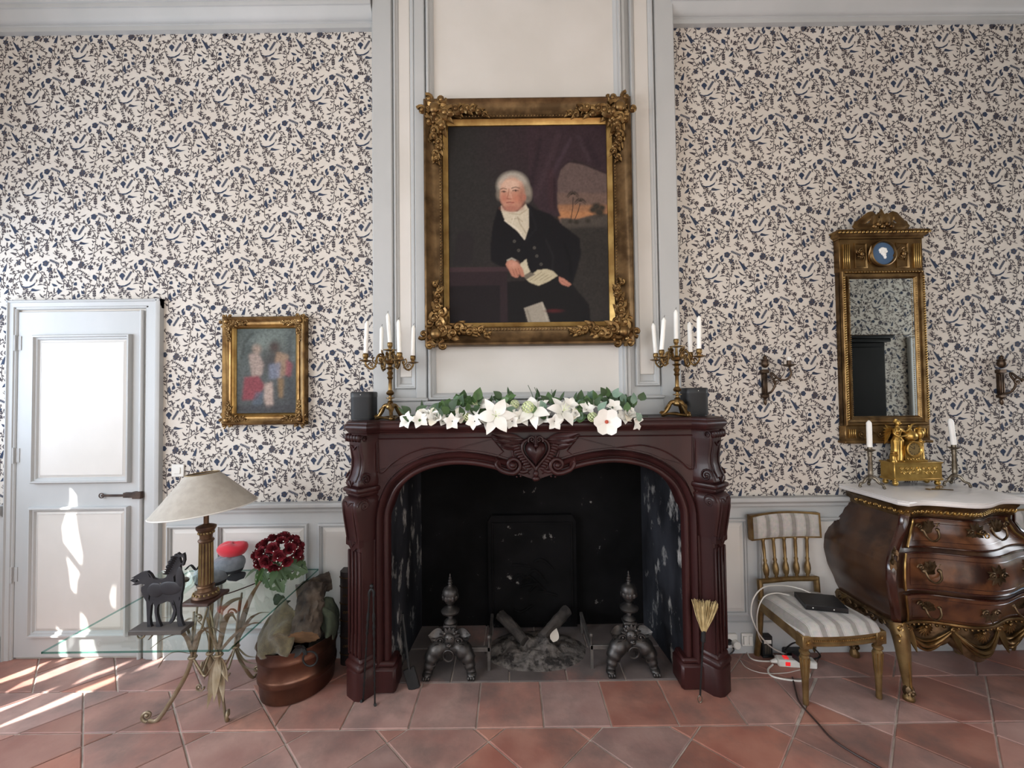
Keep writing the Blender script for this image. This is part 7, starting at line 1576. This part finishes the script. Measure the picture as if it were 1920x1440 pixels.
fb2 = MB()
for k in range(34): x = -wf_+.03+(2*wf_-.06)*k/33; fb2.ell((x, yf-.012+bow(x), .297), (.0035, .003, .004), 5, 4)
fb2.build('rail_beads', 'gilt_bright', ch)['kind'] = 'stuff'
MB().box(-wb_, wb_, yb-.01, yb+.012, .27, .325, .003).build('back_seat_rail', GW, ch)
rows = []
for j in range(17):
    t = j/16; row = []
    for i in range(21):
        u = -1+2*i/20; w = (wf_+(wb_-wf_)*t)+.018; y = yf-.02+(yb-yf+.02)*t+(bow(u*wf_)*(1-t)); e = (1-abs(u)**6)*(1-abs(2*t-1)**8); row.append((u*w, y, .322+.050*max(0, e)**.45))
    rows.append(row)
st_ = MB().loft(rows, closed=False, caps=False); st_.build('seat', 'striped_fabric', ch, smooth=60)
bt_ = lambda x, z: (x, yb+.012+(z-.35)*.06+.020*(x/.2)**2*-1, z)
MB().tube([bt_(-wb_, .42), bt_(0, .42), bt_(wb_, .42)], .014, 8).build('lower_back_rail', GW, ch)
for k in range(5):
    x = -.13+.065*k; a, b = V(bt_(x*.92, .43)), V(bt_(x, .645)); pr2 = [(.0, .006), (.03, .010), (.06, .008), (.10, .013), (.22, .017), (.32, .014), (.40, .008), (.46, .011), (.50, .007), (.75, .009), (.92, .008), (.96, .011), (1, .009)]
    MB().tube([a+(b-a)*t for t, r in pr2], [r for t, r in pr2], 10).build('spindle', GW, ch, smooth=60)
def crest(z0, z1, off, hw2, m, nm, bulge=0.0):
    rows = []
    for j in range(9):
        t = j/8; z = z0+(z1-z0)*t; row = []
        for i in range(19):
            u = -1+2*i/18; p = V(bt_(u*hw2, z)); row.append(p+V((0, -off-bulge*(1-u**6)*(1-(2*t-1)**4), .012*(1-u*u)*(t > .5)*(2*t-1))))
        rows.append(row)
    back = [[p+V((0, off+.018, 0)) for p in (V(bt_(-hw2+2*hw2*i/18, z0+(z1-z0)*j/8)) for i in range(19))] for j in range(9)]
    mb = MB(); mb.loft(rows, closed=False, caps=False); mb.loft(back, closed=False, caps=False)
    for A_, B_ in ((rows[0], back[0]), (rows[-1], back[-1]), ([r[0] for r in rows], [r[0] for r in back]), ([r[-1] for r in rows], [r[-1] for r in back])): mb.loft([A_, B_], closed=False, caps=False)
    mb.build(nm, m, ch, smooth=50)
crest(.640, .775, .006, .205, GW, 'crest_frame'); crest(.650, .765, .010, .192, 'striped_fabric', 'crest_pad', .012)
c2_ = dup(ch, (2.93, 2.19, 0), math.radians(-3), 'gilt side chair with striped back partly hidden behind the commode')
# ------------------------------------------------------------------ black box, cables, plugs
bxp = FL(1538, 1130, .385); sb = thing('media_box', 'flat black media box lying on the striped chair seat', 'set-top box', (bxp.x+.0, bxp.y, .374), math.radians(-14))
MB().box(-.092, .092, -.07, .07, 0, .026, .002).build('casing', 'black_plastic', sb); MB().box(-.088, .088, -.0712, -.0705, .003, .023).build('front_panel', 'black_gloss', sb)
for x in (-.06, .03): MB().ell((x, -.0715, .013), (.003, .001, .003), 6, 5).build('indicator', 'white_plastic', sb)
def cable(px, r, m, lab, y=None):
    pts = []
    for q in px: pts.append(P(q[0], q[1], q[2]) if len(q) > 2 and q[2] > 1 else FL(q[0], q[1], q[2] if len(q) > 2 else r))
    return tag(MB().tube(crom(pts, 7), r, 6).build('cable', m), lab, 'cable', 'cables around the chair')
cable([(1520, 1112, .392), (1500, 1104, .40), (1470, 1098, .41), (1435, 1100, 2.24), (1415, 1118, 2.2), (1408, 1145, 2.2), (1414, 1170, 2.2), (1428, 1195, 2.25), (1450, 1216, 2.3), (1480, 1228, .006), (1500, 1226, .006)], .0035, 'cable_white', 'pale cable looping from the media box down past the chair back')
cable([(1480, 1116, .39), (1455, 1112, 2.22), (1432, 1120, 2.2), (1420, 1150, 2.22), (1422, 1190, 2.28), (1436, 1215, .02), (1460, 1235, .006)], .003, 'cable_white', 'thin pale cable hanging inside the larger loop off the chair')
cable([(1400, 1222), (1410, 1236), (1440, 1240), (1470, 1236), (1462, 1222), (1430, 1220), (1404, 1222)], .004, 'cable_white', 'pale coiled cable lying on the floor by the wall socket')
cable([(1388, 1238), (1400, 1252), (1430, 1262), (1470, 1262), (1500, 1256)], .002, 'cable_white', 'very thin wire curving over the tiles behind the chair leg')
cable([(1449, 1246), (1440, 1256), (1448, 1268), (1480, 1275), (1508, 1276), (1518, 1266), (1510, 1250), (1504, 1246)], .0045, 'white_plastic', 'thick white mains cable curling around the power strip')
cable([(1486, 1270), (1492, 1296), (1500, 1318), (1530, 1352), (1560, 1385), (1600, 1412), (1650, 1440), (1700, 1470)], .004, 'cable_brown', 'long dark cable running across the floor tiles towards the viewer')
cable([(1466, 1222), (1490, 1205, 2.3), (1520, 1212, 2.3), (1538, 1230), (1520, 1236), (1500, 1228)], .004, 'cable_black', 'black cable tangled under the chair seat')
cable([(1352, 1240), (1365, 1230), (1376, 1219, 2.36), (1372, 1212, 2.37)], .004, 'cable_black', 'short black cable from the wall socket to behind the pillar')
psp = FL(1480, 1250); ps_ = thing('power_strip', 'white power strip with lit red switch under the chair', 'power strip', (psp.x+.03, psp.y+.01, 0), math.radians(-8))
MB().box(-.085, .105, -.026, .026, 0, .038, .006).build('body', 'white_plastic', ps_); MB().box(-.052, -.028, -.014, .014, .037, .043, .002).box(-.052, -.028, -.0275, -.025, .010, .030, .001).build('switch', 'red_switch', ps_)
MB().tube([(-.085, 0, .018), (-.115, -.002, .014)], [.014, .006], 8).build('strain_relief', 'white_plastic', ps_)
ad = thing('power_adapter', 'black plug adapter sitting on the power strip', 'adapter', (psp.x+.045, psp.y-.005, .0385), .2)
MB().box(-.022, .022, -.035, .022, 0, .034, .005).build('casing', 'black_plastic', ad); MB().tube([(0, -.03, .01), (0, -.05, -.02)], .005, 6).build('lead', 'black_plastic', ad)
ad2 = thing('power_adapter', 'black power brick lying on the tiles behind the power strip', 'adapter', (FL(1490, 1228).x, FL(1490, 1228).y, 0), -.1); MB().box(-.06, .06, -.03, .03, 0, .034, .006).build('casing', 'black_plastic', ad2)
MB().box(-.03, .03, -.031, -.0295, .008, .026).build('label_plate', 'black_gloss', ad2)
rt = thing('network_box', 'small upright black network box with pale sticker behind the chair', 'network box', (P(1436, 1215, 2.36).x, 2.36, 0)); MB().box(-.028, .028, -.018, .018, .008, .115, .003).build('casing', 'black_plastic', rt); MB().box(-.020, .020, -.0188, -.0175, .075, .095).build('sticker', 'white_plastic', rt)
MB().box(-.03, .03, -.022, .022, 0, .009, .002).build('stand', 'black_plastic', rt)
for k in range(4): MB().box(-.016+.009*k, -.012+.009*k, -.0188, -.0175, .02, .068).build('vent', 'silvered', rt)
wsx = P(1372, 1205, 2.37).x; zso = P(1372, 1205, 2.37).z
ws = thing('wall_socket', 'white wall socket with round plug on the baseboard beside the pillar', 'socket', (wsx, YW-.0385, .04)); MB().box(-.035, .03, -.018, 0, 0, .075, .004).build('plate', 'white_plastic', ws); MB().lathe([(0, 0), (.020, 0), (.021, -.030), (.016, -.036), (0, -.036)], (.012, -.018, .03), 16, axis='y').build('plug', 'white_plastic', ws); MB().lathe([(0, 0), (.017, 0), (.017, -.004), (.013, -.002), (0, -.002)], (-.018, -.018, .035), 16, axis='y').build('socket_well', 'black_plastic', ws)
ws2 = thing('wall_socket', 'double white wall socket on the baseboard beside the chair leg', 'socket', (P(1402, 1203, 2.37).x, YW-.0385, .045)); MB().box(-.032, .032, -.012, 0, 0, .07, .003).build('plate', 'white_plastic', ws2)
for e in (-1, 1): MB().box(e*.015-.010, e*.015+.010, -.020, -.011, .012, .058, .002).build('socket_face', 'white_plastic', ws2)
